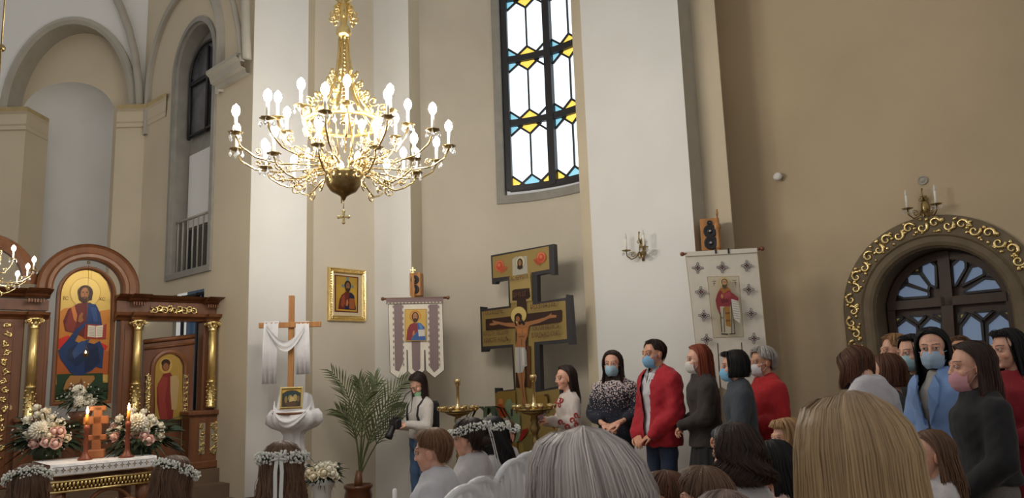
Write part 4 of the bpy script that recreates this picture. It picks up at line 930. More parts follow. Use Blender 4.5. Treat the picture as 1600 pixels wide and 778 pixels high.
# ---------------------------------------------------------------- chandeliers
def crystal_mesh():
    b = MB(); b.lathe([(.001, -.05), (.012, -.036), (.014, -.026), (.004, -.006), (.001, 0)], 8, smooth=False); b.ell((0, 0, .005), .005, 6, 4); return b.mesh('crystal_drop', M_glass_crystal)
CRY = crystal_mesh()
b = MB(); b.lathe([(.002, -.012), (.03, -.006), (.062, .006), (.064, .012), (.02, .004), (.02, .02)], 14, wob=lambda a: 1 + .08 * math.cos(a * 7)); PAN = b.mesh('drip_pan', M_brassd)
b = MB(); b.lathe([(.0145, .0), (.0145, .15), (.010, .155)], 10); SLV = b.mesh('candle_sleeve', M_sleeve)
b = MB(); b.lathe([(.010, .150), (.028, .172), (.036, .204), (.028, .240), (.002, .268)], 12); BLB = b.mesh('bulb', M_bulb)
def chandelier(label, loc, k, n_out, n_in, bulbs=True, phase=.13):
    t = thing('chandelier', label, 'chandelier', loc)
    P = lambda px: px * 7 / F_PX * k
    Z = lambda y: (at(537, y, 7).z - at(537, 232, 7).z) * k
    # stem, collars and leaf clusters
    b = MB(); b.lathe([(P(1.5), Z(60)), (P(9), Z(58)), (P(13), Z(52)), (P(12), Z(46)), (P(6), Z(40)), (P(8), Z(20)), (P(6), Z(5)), (P(14), Z(0)), (P(15), Z(-6)), (P(5), Z(-12)), (P(3), Z(-30)), (P(3), Z(-120))], 18); b.build('stem', M_gold, t)
    b = MB()
    for i in range(8):
        a = i * math.pi / 4 + .2; ca, sa = math.cos(a), math.sin(a)
        for c_r, c_z, r0 in ((16, 24, 8), (19, 32, 6), (12, 12, 5)):
            b.tube([Vector((p.x * ca, p.x * sa, p.z)) for p in [Vector((P(c_r) + q.x, 0, Z(c_z) + q.z)) for q in spiral((0, 0, 0), P(r0), 1.2, 2.6, 12, -1)]], P(1.6), 5)
    b.build('leaf_scrolls', M_gold, t)
    # tapering cage of ribs
    for i in range(8):
        a = i * math.pi / 4; ca, sa = math.cos(a), math.sin(a); b = MB()
        prof = [(8, 60), (9, 85), (12, 110), (17, 130), (28, 155), (44, 178), (60, 193)]
        b.tube([Vector((P(r) * ca, P(r) * sa, Z(y))) for r, y in prof], [P(v) for v in (1.6, 1.8, 2.2, 2.4, 2.6, 2.6, 2)], 6)
        for (r, y, r0, sg) in ((19, 118, 5, 1), (27, 133, 7, -1), (36, 148, 8, 1), (48, 160, 9, -1), (62, 172, 9, 1)):
            b.tube([Vector((q.x * ca, q.x * sa, q.z)) for q in spiral((P(r), 0, Z(y)), P(r0), 1.3, 1.0 + r * .1, 12, sg)], P(1.3), 5)
            b.ell((P(r + 3) * ca, P(r + 3) * sa, Z(y - 3)), (P(3), P(3), P(4.5)), 5, 4)
        b.build('scroll_rib', M_gold, t)
    b = MB()
    for i in range(22): b.ell((0, 0, Z(66 + i * 6)), (P(3 + i * .15), P(3 + i * .15), P(2.6)), 8, 5)
    b.build('beaded_core', M_brass, t)
    b = MB(); b.tube([Vector((P(62) * math.cos(a), P(62) * math.sin(a), Z(194))) for a in [2 * math.pi * i / 40 for i in range(40)]], P(3), 6, closed=True)
    for i in range(32):
        a = 2 * math.pi * i / 32; b.ell((P(63) * math.cos(a), P(63) * math.sin(a), Z(187)), (P(2.6), P(2.6), P(5)), 5, 4)
    b.build('crown_ring', M_goldleaf, t)
    for i in range(24):
        a = 2 * math.pi * i / 24; o = link('crystal_drop', CRY, t, (P(62) * math.cos(a), P(62) * math.sin(a), Z(200))); o.scale = (1.5 * k,) * 3
    # bowl
    b = MB(); b.lathe([(P(2), Z(313)), (P(5), Z(307)), (P(10), Z(304)), (P(20), Z(299)), (P(27), Z(289)), (P(30), Z(274)), (P(31), Z(271)), (P(29), Z(269)), (P(24), Z(272))], 28)
    for i in range(16):
        a = 2 * math.pi * i / 16; b.ell((P(27) * math.cos(a), P(27) * math.sin(a), Z(280)), (P(3), P(3), P(5)), 6, 4); b.ell((P(20) * math.cos(a + .2), P(20) * math.sin(a + .2), Z(294)), (P(3), P(3), P(4)), 6, 4)
    bo = b.build('bowl', M_brassd, t)
    b = MB()
    for i in range(12):
        a = 2 * math.pi * i / 12; ca, sa = math.cos(a), math.sin(a)
        b.tube([Vector((q.x * ca, q.x * sa, q.z)) for q in spiral((P(31), 0, Z(258)), P(9), 1.2, -1.2, 12, 1)], P(1.6), 5)
        b.tube([(P(60) * ca, P(60) * sa, Z(196)), (P(48) * ca, P(48) * sa, Z(230)), (P(29) * ca, P(29) * sa, Z(268))], P(1.0), 5)
    b.build('bowl_scrolls', M_gold, t)
    b = MB(); b.tube([(0, 0, Z(311)), (0, 0, Z(326))], P(.8), 5)
    for (dx, dz, rx, rz_) in ((0, 0, 2, 9), (0, 0, 9, 2)): b.box((0, 0, Z(339)), (P(rx * 2), P(2.4), P(rz_ * 2)), bev=P(.8))
    for dx, dz in ((8, 0), (-8, 0), (0, 9), (0, -9)): b.ell((P(dx), 0, Z(339) + P(dz)), (P(3), P(1.4), P(3)), 8, 5)
    b.build('pendant_cross', M_brass, t)
    # arms
    protos = {}
    for ring, (n, rr, yp, ydip, y0) in enumerate(((n_out, 170, 232, 268, 262), (n_in, 122, 262, 292, 272), (n_in, 104, 196, 238, 246))):
        b = MB(); pr = [(30, y0), (50, y0 + 2), (75, ydip - 3), (100 if ring == 0 else 85, ydip), (rr * .82, ydip - 5), (rr * .95, (ydip + yp) / 2), (rr, yp + 3)]
        b.tube([(P(r), 0, Z(y)) for r, y in pr], P(1.5), 6)
        for (r, y, r0, sg) in ((rr * .62, ydip + 3, 9, 1), (rr * .45, ydip - 12, 8, -1), (rr * .8, ydip - 14, 6, -1)): b.tube(spiral((P(r), 0, Z(y)), P(r0), 1.4, 1.6 * sg, 14, sg), P(1.1), 5)
        am = b.mesh('arm', M_brass)
        for i in range(n):
            a = 2 * math.pi * (i + phase + .5 * ring) / n; ar = link('arm', am, t, (0, 0, 0), a)
            for nm, me in (('drip_pan', PAN), ('candle_sleeve', SLV), ('bulb', BLB)):
                if nm == 'bulb' and not bulbs: continue
                o = link(nm, me, ar, (P(rr), 0, Z(yp))); o.scale = (k,) * 3
            for j in range(4):
                aa = j * 1.57 + .5; o = link('crystal_drop', CRY, ar, (P(rr) + .055 * k * math.cos(aa), .055 * k * math.sin(aa), Z(yp) - .012 * k)); o.scale = (1.15 * k,) * 3
    return t
chandelier('large gilt crystal chandelier with rings of lit candle bulbs under the white walls', at(537, 232, 6.0), 6 / 7, 12, 9)
ch2 = chandelier('smaller lit crystal chandelier cut off by the frame above the altar screen', at(-38, 424, 5.6), .40, 6, 4)
w = MB(); c2 = at(-38, 424, 5.6); c2.x = at(0, 100, 5.6).x; w.tube([c2 + Vector((0, 0, 1.0)), c2 + Vector((0, 0, 5))], .007, 6); w.ell(Vector((c2.x, c2.y, at(3, 75, 5.6).z)), .03, 10, 8)
w.build('chandelier_chain', M_brassd, None, label='thin dark chain with a brass ball above the smaller chandelier', cat='chain')

# ---------------------------------------------------------------- banners and speakers
def ball(b, c, r): b.ell(c, r, 12, 8)
LB1 = Line(tuple(at(650, 600, 8.85).xy), 78, 168); B1 = Board(LB1, 650, 600); B1.z0 = 0; loc = LB1.p(B1.s0, 0)
K4 = lambda pts: [(590 + x / 4.1, 410 + y / 4.1) for x, y in pts]
bn1 = thing('church_banner', 'ivory three-tongued church banner with mauve bands and a bearded saint icon', 'banner', loc, B1.rz)
out1 = K4([(68, 265), (415, 262), (421, 480), (428, 690), (366, 742), (309, 692), (304, 560), (300, 560), (301, 692), (246, 745), (196, 700), (189, 560), (186, 560), (189, 700), (135, 748), (78, 704), (72, 480)])
b = MB(); b.prism(B1.P(out1), 0, .008); fl1 = b.build('fabric', M_cream_cloth, bn1)
dark = (48, 34, 36); mauve = (132, 112, 112)
SH = [('p', mauve, K4(p)) for p in ([(104, 270), (158, 270), (164, 640), (138, 700), (112, 690)], [(330, 270), (386, 268), (392, 680), (362, 706), (336, 670)], [(218, 505), (274, 505), (274, 680), (247, 706), (222, 680)])]
for p in ([(74, 480), (68, 266)], [(74, 480), (80, 704), (135, 746), (189, 700), (187, 560)], [(190, 562), (196, 700), (246, 743), (301, 692), (300, 562)], [(304, 562), (309, 692), (366, 740), (427, 690), (420, 480), (415, 264)]): SH.append(('l', dark, K4(p), .8))
for x in (100, 162, 326, 390):
    for k in range(11): SH.append(('e', (150, 132, 130), (590 + x / 4.1 + k * .1, 410 + (285 + 37 * k) / 4.1, 1.1, 2.4)))
SH += [('p', (190, 150, 66), K4([(172, 300), (312, 298), (314, 503), (174, 505)])), ('p', (206, 168, 84), K4([(178, 306), (306, 304), (307, 498), (180, 499)])),
 ('e', (186, 124, 40), (590 + 240 / 4.1, 410 + 345 / 4.1, 9, 9)), ('e', (214, 160, 64), (590 + 240 / 4.1, 410 + 345 / 4.1, 7.6, 7.6)),
 ('p', (134, 44, 50), K4([(183, 499), (190, 430), (205, 400), (232, 386), (262, 392), (256, 440), (226, 470), (212, 499)])),
 ('p', (56, 92, 152), K4([(252, 386), (275, 390), (300, 415), (308, 499), (212, 499), (228, 470), (256, 440)])), ('p', (204, 198, 186), K4([(258, 432), (300, 430), (302, 472), (262, 474)])), ('p', (88, 128, 184), K4([(262, 392), (282, 400), (290, 425), (270, 428)])), ('p', (182, 120, 80), K4([(220, 468), (226, 440), (236, 436), (236, 462)])),
 ('e', (64, 36, 24), (590 + 240 / 4.1, 410 + 348 / 4.1, 5.6, 7.4)), ('e', (176, 122, 84), (590 + 240 / 4.1, 410 + 348 / 4.1, 3.6, 5.8)), ('e', (66, 40, 28), (590 + 240 / 4.1, 410 + 372 / 4.1, 3.6, 3.4)), ('e', (50, 30, 22), (590 + 234 / 4.1, 410 + 346 / 4.1, .8, .5)), ('e', (50, 30, 22), (590 + 246 / 4.1, 410 + 346 / 4.1, .8, .5))]
art('embroidery', B1.sh(SH), fl1, M_art, step=.0004)
b = MB(); b.prism(B1.P(K4([(54, 228), (420, 222), (420, 258), (56, 266)])), -.012, .012); tbn = b.build('top_band', mat('mauve_band', srgb(*mauve), .9), bn1)
sh2 = B1.sh([('l', dark, K4([(54, 266), (420, 259)]), .9)] + [('e', (206, 196, 178), (590 + (70 + 22 * k) / 4.1, 410 + (262 - .35 * k) / 4.1, 2.0, 1.0)) for k in range(16)])
art('edging', sh2, tbn, M_art, (0, -.012, 0))
r0, r1 = B1.q(598, 467), B1.q(700, 465); b = MB(); b.tube([(r0[0], .0, r0[1]), (r1[0], .0, r1[1])], .013, 8); ball(b, (r0[0], 0, r0[1]), .022); ball(b, (r1[0], 0, r1[1]), .022); b.build('crossbar', M_wood, bn1)
px_, pz = B1.q(646, 465); pzt = B1.q(646, 424)[1]
b = MB(); b.lathe([(.018, .0), (.018, pz), (.024, pz + .02), (.016, pz + .04), (.028, pz + .10), (.014, pz + .14), (.018, pz + .20), (.008, pzt - .02)], 12, (px_, .03, 0)); b.build('pole', M_pine, bn1)
b = MB(); b.box((px_, .03, pzt + .0), (.012, .012, .11)); b.box((px_, .03, pzt + .02), (.06, .012, .012)); b.box((px_, .03, pzt - .01), (.035, .012, .010)); b.build('finial_cross', M_gold, bn1)
b = MB(); b.box((px_ + .02, .03, .22), (.10, .10, .44), bev=.01); b.box((px_ + .02, .03, .03), (.30, .30, .06), bev=.01); b.build('stand', M_wood, bn1)

def speaker(label, p, rz, w_, h_, cones, d_=.14):
    t = thing('loudspeaker', label, 'speaker', p, rz)
    b = MB(); b.box((0, d_ / 2, 0), (w_, d_, h_), bev=.008); b.build('cabinet', M_pine, t)
    for (z, r) in cones:
        b = MB(); T0 = b.T; b.T = Matrix.Translation((0, 0, z)) @ Matrix.Rotation(R(90), 4, 'X')
        b.lathe([(r * 1.08, -.004), (r * 1.08, .010), (r * .92, .012), (r * .5, -.002 + .004), (r * .3, .004), (r * .28, .012), (.001, .018)], 18); b.build('driver', M_black, t)
        b = MB(); b.T = Matrix.Translation((0, -.014, z)) @ Matrix.Rotation(R(90), 4, 'X'); b.lathe([(r * .22, 0), (r * .16, .006), (.001, .008)], 12); b.build('dust_cap', mat('grey_cap', (.35, .35, .36), .3), t)
    b = MB(); b.box((0, d_ + .04, 0), (.05, .1, .05)); b.build('wall_bracket', M_black, t)
    return t
k_ = 8.96 / F_PX
speaker('slim wooden two-cone loudspeaker behind the mauve banner finial', at(648.5, 444, 8.96), R(-8), 18 * k_, 37 * k_, ((7 * k_, 6.4 * k_), (-8 * k_, 6.4 * k_)))
# second banner
YB = 7.38; LB2 = Line(tuple(at(1130, 600, YB).xy), 98, 188); B2 = Board(LB2, 1130, 600); B2.z0 = 0
bn2 = thing('church_banner', 'leaning white church banner with dark embroidered crosses and a red robed saint', 'banner', LB2.p(B2.s0, 0), B2.rz)
K2 = lambda pts: [(1060 + x / 4.325, 380 + y / 4.325) for x, y in pts]
out2 = K2([(45, 62), (530, 35), (565, 380), (600, 740), (612, 960), (528, 1010), (446, 960), (428, 670), (424, 670), (440, 965), (366, 1015), (290, 970), (267, 675), (263, 675), (280, 975), (215, 1020), (150, 975), (118, 700), (84, 380)])
b = MB(); b.prism(B2.P(out2), 0, .008); fl2 = b.build('fabric', mat('white_banner', (.74, .69, .60), .9, var=.04, vscale=14), bn2)
SH = [('p', (206, 196, 172), K2([(195, 228), (408, 222), (442, 632), (238, 640)]))]
for p in ([(195, 228), (408, 222), (442, 632), (238, 640), (195, 228)],): SH.append(('l', (164, 140, 96), K2(p), .7))
for p in ([(45, 62), (84, 380), (118, 700)], [(530, 35), (565, 380), (600, 740)]): SH.append(('l', (178, 156, 104), K2(p), .7))
for p in ([(265, 675), (282, 975)], [(426, 670), (443, 965)]): SH.append(('l', (70, 40, 24), K2(p), 1.3))
ink = (74, 66, 66); ink2 = (44, 36, 38); lgt = (196, 188, 182)
for (x, y) in ((130, 167), (295, 163), (460, 153), (150, 330), (472, 315), (170, 490), (487, 478), (187, 652), (505, 645)):
    D_ = lambda cx, cy, a: K2([(cx - a, cy), (cx, cy - a), (cx + a, cy), (cx, cy + a)])
    SH.append(('p', ink, D_(x, y, 30)))
    for dx, dy in ((0, -30), (0, 30), (-30, 0), (30, 0)): SH.append(('e', (120, 112, 112), (1060 + (x + dx) / 4.325, 380 + (y + dy) / 4.325, 2.1, 2.1))); SH.append(('e', lgt, (1060 + (x + dx) / 4.325, 380 + (y + dy) / 4.325, 1.0, 1.0)))
    SH.append(('p', lgt, D_(x, y, 24)))
    for dx, dy in ((-10, 0), (10, 0), (0, -10), (0, 10), (0, 0)): SH.append(('p', ink2 if (dx or dy) else (120, 60, 56), D_(x + dx, y + dy, 8)))
red = (142, 46, 56)
SH += [('e', (206, 170, 92), (1060 + 304 / 4.325, 380 + 268 / 4.325, 8.2, 8.2)), ('e', (214, 200, 160), (1060 + 304 / 4.325, 380 + 268 / 4.325, 7.2, 7.2)),
 ('p', (170, 110, 50), K2([(262, 335), (280, 305), (330, 300), (352, 325), (345, 350), (300, 360)])),
 ('p', red, K2([(246, 390), (258, 345), (278, 318), (300, 345), (335, 320), (360, 340), (400, 372), (398, 398), (352, 385), (345, 430), (285, 430), (282, 470), (272, 480), (256, 440)])), ('p', (166, 66, 74), K2([(300, 350), (340, 330), (352, 360), (310, 380)])), ('p', (108, 30, 40), K2([(282, 385), (330, 380), (335, 400), (290, 410)])),
 ('p', (192, 182, 158), K2([(276, 430), (350, 430), (356, 610), (290, 612)])),
 ('p', (160, 116, 44), K2([(303, 430), (343, 430), (349, 568), (316, 560)])), ('p', (120, 80, 30), K2([(312, 470), (342, 468), (343, 480), (313, 482)])), ('p', (120, 80, 30), K2([(314, 520), (345, 518), (346, 530), (315, 532)])),
 ('p', (222, 216, 206), K2([(352, 380), (400, 395), (414, 500), (408, 542), (372, 515), (358, 440)])), ('e', (186, 130, 84), (1060 + 290 / 4.325, 380 + 362 / 4.325, 2.2, 3.4)),
 ('l', ink2, K2([(278, 470), (288, 605)]), 1.2), ('l', ink2, K2([(300, 440), (306, 605)]), 1.0), ('l', ink2, K2([(350, 400), (354, 612)]), 1.0), ('l', ink2, K2([(368, 515), (376, 612)]), 1.0), ('l', ink2, K2([(285, 614), (330, 618)]), 2.0), ('l', ink2, K2([(340, 616), (380, 612)]), 1.4),
 ('l', (120, 96, 60), K2([(272, 480), (290, 512), (302, 500)]), .8),
 ('e', (74, 58, 44), (1060 + 305 / 4.325, 380 + 268 / 4.325, 5.0, 5.6)), ('e', (196, 150, 108), (1060 + 305 / 4.325, 380 + 272 / 4.325, 3.9, 5.4)), ('p', (82, 66, 52), K2([(288, 278), (298, 286), (312, 286), (324, 278), (320, 300), (305, 314), (292, 300)])), ('e', (40, 28, 22), (1060 + 299 / 4.325, 380 + 268 / 4.325, .8, .6)), ('e', (40, 28, 22), (1060 + 312 / 4.325, 380 + 268 / 4.325, .8, .6)),
 ('l', (90, 70, 50), K2([(225, 262), (250, 262)]), .8), ('l', (90, 70, 50), K2([(236, 270), (236, 292)]), .9), ('l', (90, 70, 50), K2([(230, 276), (246, 276)]), .7), ('l', (90, 70, 50), K2([(360, 258), (384, 258)]), .8), ('l', (90, 70, 50), K2([(378, 264), (380, 288)]), .9), ('l', (90, 70, 50), K2([(366, 272), (388, 272)]), .7)]
for k in range(8): SH.append(('l', (96, 90, 96), K2([(358 + k, 395 + 16 * k), (400 + k * 1.4, 402 + 16 * k)]), .5))
art('embroidery', B2.sh(SH), fl2, M_art, step=.0004)
r0, r1 = B2.q(1066, 397), B2.q(1191, 388.5); b = MB(); b.tube([(r0[0], .0, r0[1]), (r1[0], .0, r1[1])], .012, 8)
for rr, sg in ((r0, 1), (r1, -1)): ball(b, (rr[0], 0, rr[1]), .022); ball(b, (rr[0] + sg * .035, 0, rr[1]), .017)
b.build('crossbar', mat('red_brown_wood', srgb(124, 72, 52), .4, var=.2), bn2)
b = MB(); b.prism(B2.P(K2([(45, 60), (530, 33), (532, 62), (48, 90)])), -.014, .014); b.build('rod_sleeve', MATS['white_banner'], bn2)
p0 = B2.q(1131, 560); p1 = B2.q(1124, 388); p2_ = B2.q(1121, 330)
b = MB(); b.tube([(p0[0] + .22, .04, 0.01), (p0[0], .04, p0[1]), (p1[0], .04, p1[1])], .016, 8)
dv = Vector((p2_[0] - p1[0], 0, p2_[1] - p1[1])); L0 = dv.length; dv.normalize(); T0 = Matrix.Translation((p1[0], .04, p1[1])) @ dv.to_track_quat('Z', 'Y').to_matrix().to_4x4()
b.T = T0; b.lathe([(.016, 0), (.026, L0 * .05), (.018, L0 * .12), (.018, L0 * .5), (.030, L0 * .55), (.032, L0 * .62), (.018, L0 * .7), (.010, L0 * .74), (.010, L0 * .8)], 12); b.build('pole', M_pine, bn2)
b = MB(); b.T = T0; b.box((0, 0, L0 * .9), (.020, .014, L0 * .34)); b.box((0, 0, L0 * .95), (.085, .014, .02)); b.build('finial_cross', M_pine, bn2)
b = MB()
for xx in (1118, 1138): q = B2.q(xx, 392.5); b.box((q[0], -.016, q[1]), (.016, .006, .05))
for i, xx in enumerate((1118, 1138)): q = B2.q(xx, 392.5); bb = MB(); bb.box((q[0], -.018, q[1]), (.016, .006, .05)); bb.build('strap', M_iron, bn2)
k_ = 7.72 / F_PX
speaker('wooden wall loudspeaker with two dark cones above the leaning white banner', at(1110, 366, 7.72), R(-14), 30 * k_, 52 * k_, ((18 * k_, 4 * k_), (5 * k_, 10 * k_), (-14 * k_, 10 * k_)))

# ---------------------------------------------------------------- painted crucifix
LC = Line(tuple(at(822, 600, 9.0).xy), 128, 218); BC = Board(LC, 822, 600); BC.z0 = 0
cru = thing('crucifix', 'tall gilt painted three-bar crucifix with a black border against the curved wall', 'cross', LC.p(BC.s0, 0), BC.rz)
outc = [(767, 399), (865, 381), (867, 429), (860, 429.3), (859, 426), (839, 430), (840, 472), (884, 465), (884.6, 460), (890.6, 460.5), (896, 538), (889, 538.5), (888, 535), (843, 538.5), (845, 609), (873, 603), (873, 598), (879, 598), (884, 720), (778, 735), (773, 606), (780, 606.5), (781, 610.5), (803, 608), (799.6, 542), (761, 545.5), (759, 549.5), (752, 550), (750, 479), (756, 479.5), (756.3, 483), (795, 478), (794, 436.5), (776, 440), (774, 443.5), (768.8, 444)]
poly = BC.P(outc); poly = [(x, max(z, .0)) if i not in (18, 19) else (x, .0) for i, (x, z) in enumerate(poly)]
b = MB(); b.prism(poly, 0, .07); cbd = b.build('black_board', mat('ebony_border', (.022, .020, .024), .4), cru)
g1, g2 = (152, 130, 76), (170, 148, 92); br = (56, 36, 28); fl_s = (164, 112, 72); fl_d = (126, 82, 50)
KC1 = lambda pts: [(745 + x / 9.725, 370 + y / 9.725) for x, y in pts]
KC2 = lambda pts: [(745 + x / 7.075, 450 + y / 7.075) for x, y in pts]
KC7 = lambda pts: [(660 + x / 4.86, 560 + y / 4.86) for x, y in pts]
c1 = lambda x, y, rx, ry: (745 + x / 9.725, 370 + y / 9.725, rx / 9.725, ry / 9.725)
c2_ = lambda x, y, rx, ry: (745 + x / 7.075, 450 + y / 7.075, rx / 7.075, ry / 7.075)
SH = [('p', g1, [(769.3, 401.5), (857.5, 384.5), (858.5, 420.5), (830.5, 425.5), (832.3, 476), (883.5, 469.5), (886, 529.5), (834.5, 534.5), (836.5, 613), (874, 607), (880, 730), (783, 738), (777, 612), (806, 610), (802, 538), (754.5, 541.5), (752.8, 487), (798.5, 481), (797, 431.5), (770.5, 434.5)]),
 # holy face cloth and two discs
 ('p', (176, 172, 158), KC1([(545, 600), (540, 340), (600, 300), (760, 290), (775, 560), (700, 600), (620, 590)])), ('e', (150, 140, 112), c1(662, 380, 80, 92)), ('e', (200, 190, 160), c1(662, 380, 72, 84)),
 ('e', (46, 34, 26), c1(658, 395, 42, 68)), ('e', (150, 112, 76), c1(657, 395, 25, 46)), ('p', (50, 38, 28), KC1([(630, 440), (690, 440), (685, 480), (660, 500), (635, 490)])), ('p', (50, 38, 28), KC1([(622, 400), (634, 400), (634, 495), (618, 480)])), ('p', (50, 38, 28), KC1([(682, 400), (696, 400), (700, 470), (688, 490)]))]
for (cx, cy, a) in ((345, 440, -35), (985, 315, 215)):
    SH += [('e', (190, 92, 60), c1(cx, cy, 72, 88)), ('e', (206, 130, 80), c1(cx, cy, 60, 76)), ('e', (186, 76, 54), c1(cx + 4, cy + 4, 50, 66)), ('e', (206, 120, 84), c1(cx - 4, cy - 12, 22, 26))]
    for k in range(5):
        da = R(a if a < 0 else a - 180) + (k - 2) * .28; sg = 1 if a < 0 else -1; dx, dy = math.cos(da) * sg, -math.sin(da) * sg
        if a > 0: dx, dy = -math.cos(R(48) + (k - 2) * .26), math.sin(R(48) + (k - 2) * .26)
        else: dx, dy = math.cos(R(42) + (k - 2) * .26), math.sin(R(42) + (k - 2) * .26)
        SH.append(('l', (190, 84, 58), KC1([(cx + dx * 50, cy + dy * 50), (cx + dx * 125, cy + dy * 125)]), 1.4))
SH += [('p', g2, [(797, 432), (829.5, 426.5), (832, 470), (798.5, 474)]), ('p', br, KC2([(400, 30), (425, 15), (590, 0), (600, 95), (580, 120), (552, 125), (555, 285), (945, 240), (945, 355), (925, 378), (565, 425), (575, 778), (560, 1090), (440, 1100), (436, 440), (108, 470), (105, 345), (452, 305), (452, 140), (400, 140)])),
 ('e', (150, 120, 60), c2_(470, 300, 90, 97)), ('e', (212, 190, 120), c2_(470, 300, 85, 92)),
 ('p', (98, 62, 34), KC2([(560, 640), (600, 640), (606, 1100), (566, 1100)])),
 # figure
 ('p', fl_s, KC2([(215, 365), (320, 385), (430, 385), (560, 375), (650, 355), (760, 325), (800, 305), (838, 272), (830, 295), (890, 300), (888, 325), (812, 335), (700, 385), (600, 412), (585, 430), (572, 520), (545, 590), (548, 660), (436, 660), (450, 580), (452, 500), (436, 435), (350, 425), (250, 400), (190, 415), (148, 412), (155, 392), (195, 385), (180, 358)])),
 ('p', fl_d, KC2([(470, 530), (540, 530), (535, 545), (470, 545)])), ('p', fl_d, KC2([(500, 560), (512, 560), (510, 640), (500, 640)])), ('p', (190, 126, 74), KC2([(455, 440), (510, 450), (505, 500), (460, 500)])), ('p', (190, 126, 74), KC2([(520, 450), (570, 440), (560, 500), (522, 500)])),
 ('e', (46, 30, 22), c2_(468, 325, 42, 48), 12), ('p', (46, 30, 22), KC2([(430, 330), (448, 400), (462, 420), (440, 420), (424, 370)])), ('p', (46, 30, 22), KC2([(495, 320), (520, 360), (548, 395), (528, 415), (500, 380)])), ('e', (150, 98, 60), c2_(466, 345, 22, 36), 15), ('e', (50, 34, 26), c2_(486, 385, 16, 22), 15),
 ('p', fl_s, KC7([(722, 70), (785, 65), (788, 130), (782, 200), (790, 260), (798, 320), (808, 345), (780, 350), (758, 335), (770, 300), (752, 220), (735, 140)])), ('p', fl_d, KC7([(758, 80), (764, 80), (770, 200), (780, 300), (774, 300), (762, 200)])),
 ('p', (184, 182, 178), KC2([(436, 655), (545, 655), (560, 700), (568, 860), (540, 870), (520, 930), (470, 940), (440, 930), (436, 800)])), ('p', (150, 150, 152), KC2([(480, 660), (488, 660), (500, 930), (486, 930)])), ('p', (214, 212, 206), KC2([(510, 665), (530, 665), (538, 850), (520, 860)])), ('p', (150, 150, 152), KC2([(545, 660), (552, 680), (562, 850), (550, 850)])),
 # lower scenes
 ('p', (140, 112, 54), KC7([(560, 262), (715, 240), (735, 760), (590, 800)])),
 ('p', (126, 142, 112), KC7([(640, 345), (655, 310), (680, 305), (690, 340), (715, 335), (718, 420), (750, 415), (755, 620), (700, 640), (640, 560)])), ('p', (60, 66, 56), KC7([(680, 382), (696, 380), (697, 435), (682, 438)])),
 ('p', (166, 62, 36), KC7([(585, 350), (610, 340), (640, 390), (655, 440), (570, 445), (570, 400)])), ('e', (196, 120, 70), (660 + 605 / 4.86, 560 + 325 / 4.86, 3.5, 4.5)), ('p', (158, 120, 52), KC7([(570, 445), (640, 440), (640, 520), (575, 520)])),
 ('p', (150, 40, 40), KC7([(740, 620), (770, 540), (815, 525), (800, 570), (760, 625)])), ('p', (120, 108, 62), KC7([(770, 620), (820, 575), (880, 570), (890, 700), (780, 700)])), ('p', (148, 120, 58), KC7([(870, 280), (960, 265), (970, 400), (880, 420)])), ('p', (82, 60, 36), KC7([(935, 272), (960, 268), (972, 330), (962, 335), (955, 290), (938, 285)]))]
art('painting', BC.sh(SH), cbd, M_artgold, step=.0005)
inkm = mat('icon_ink', srgb(96, 60, 40))
def ctext(body, x0, x1, y0, y1):
    p, q = BC.q(x0, y0), BC.q(x1, y1); an = math.atan2(q[1] - p[1], q[0] - p[0]); w_ = q[0] - p[0]
    text_mesh('lettering', body, .075, inkm, cbd, ((p[0] + q[0]) / 2, -.052, (p[1] + q[1]) / 2), (R(90), -an, 0), w_)
ctext('СПАС НЕРУКОТВ', 797.5, 829, 440, 435)
ctext('РОЗПЯТІЕ', 833.5, 873, 484, 478); ctext('ГОСПОДНЕ', 760, 790, 493, 489)
ctext('ПОКЛАНЯЕМСЯ', 833.5, 877, 517, 513); ctext('ВЛАДЫКО СВЯТ', 835, 879, 528, 524)
ctext('КРЕСТУ ТВОЕМУ', 760, 799, 525.5, 522); ctext('ХРИСТЕ НАШЪ', 760, 799, 536, 533); ctext('ІНЦІ', 806, 826, 465, 462)

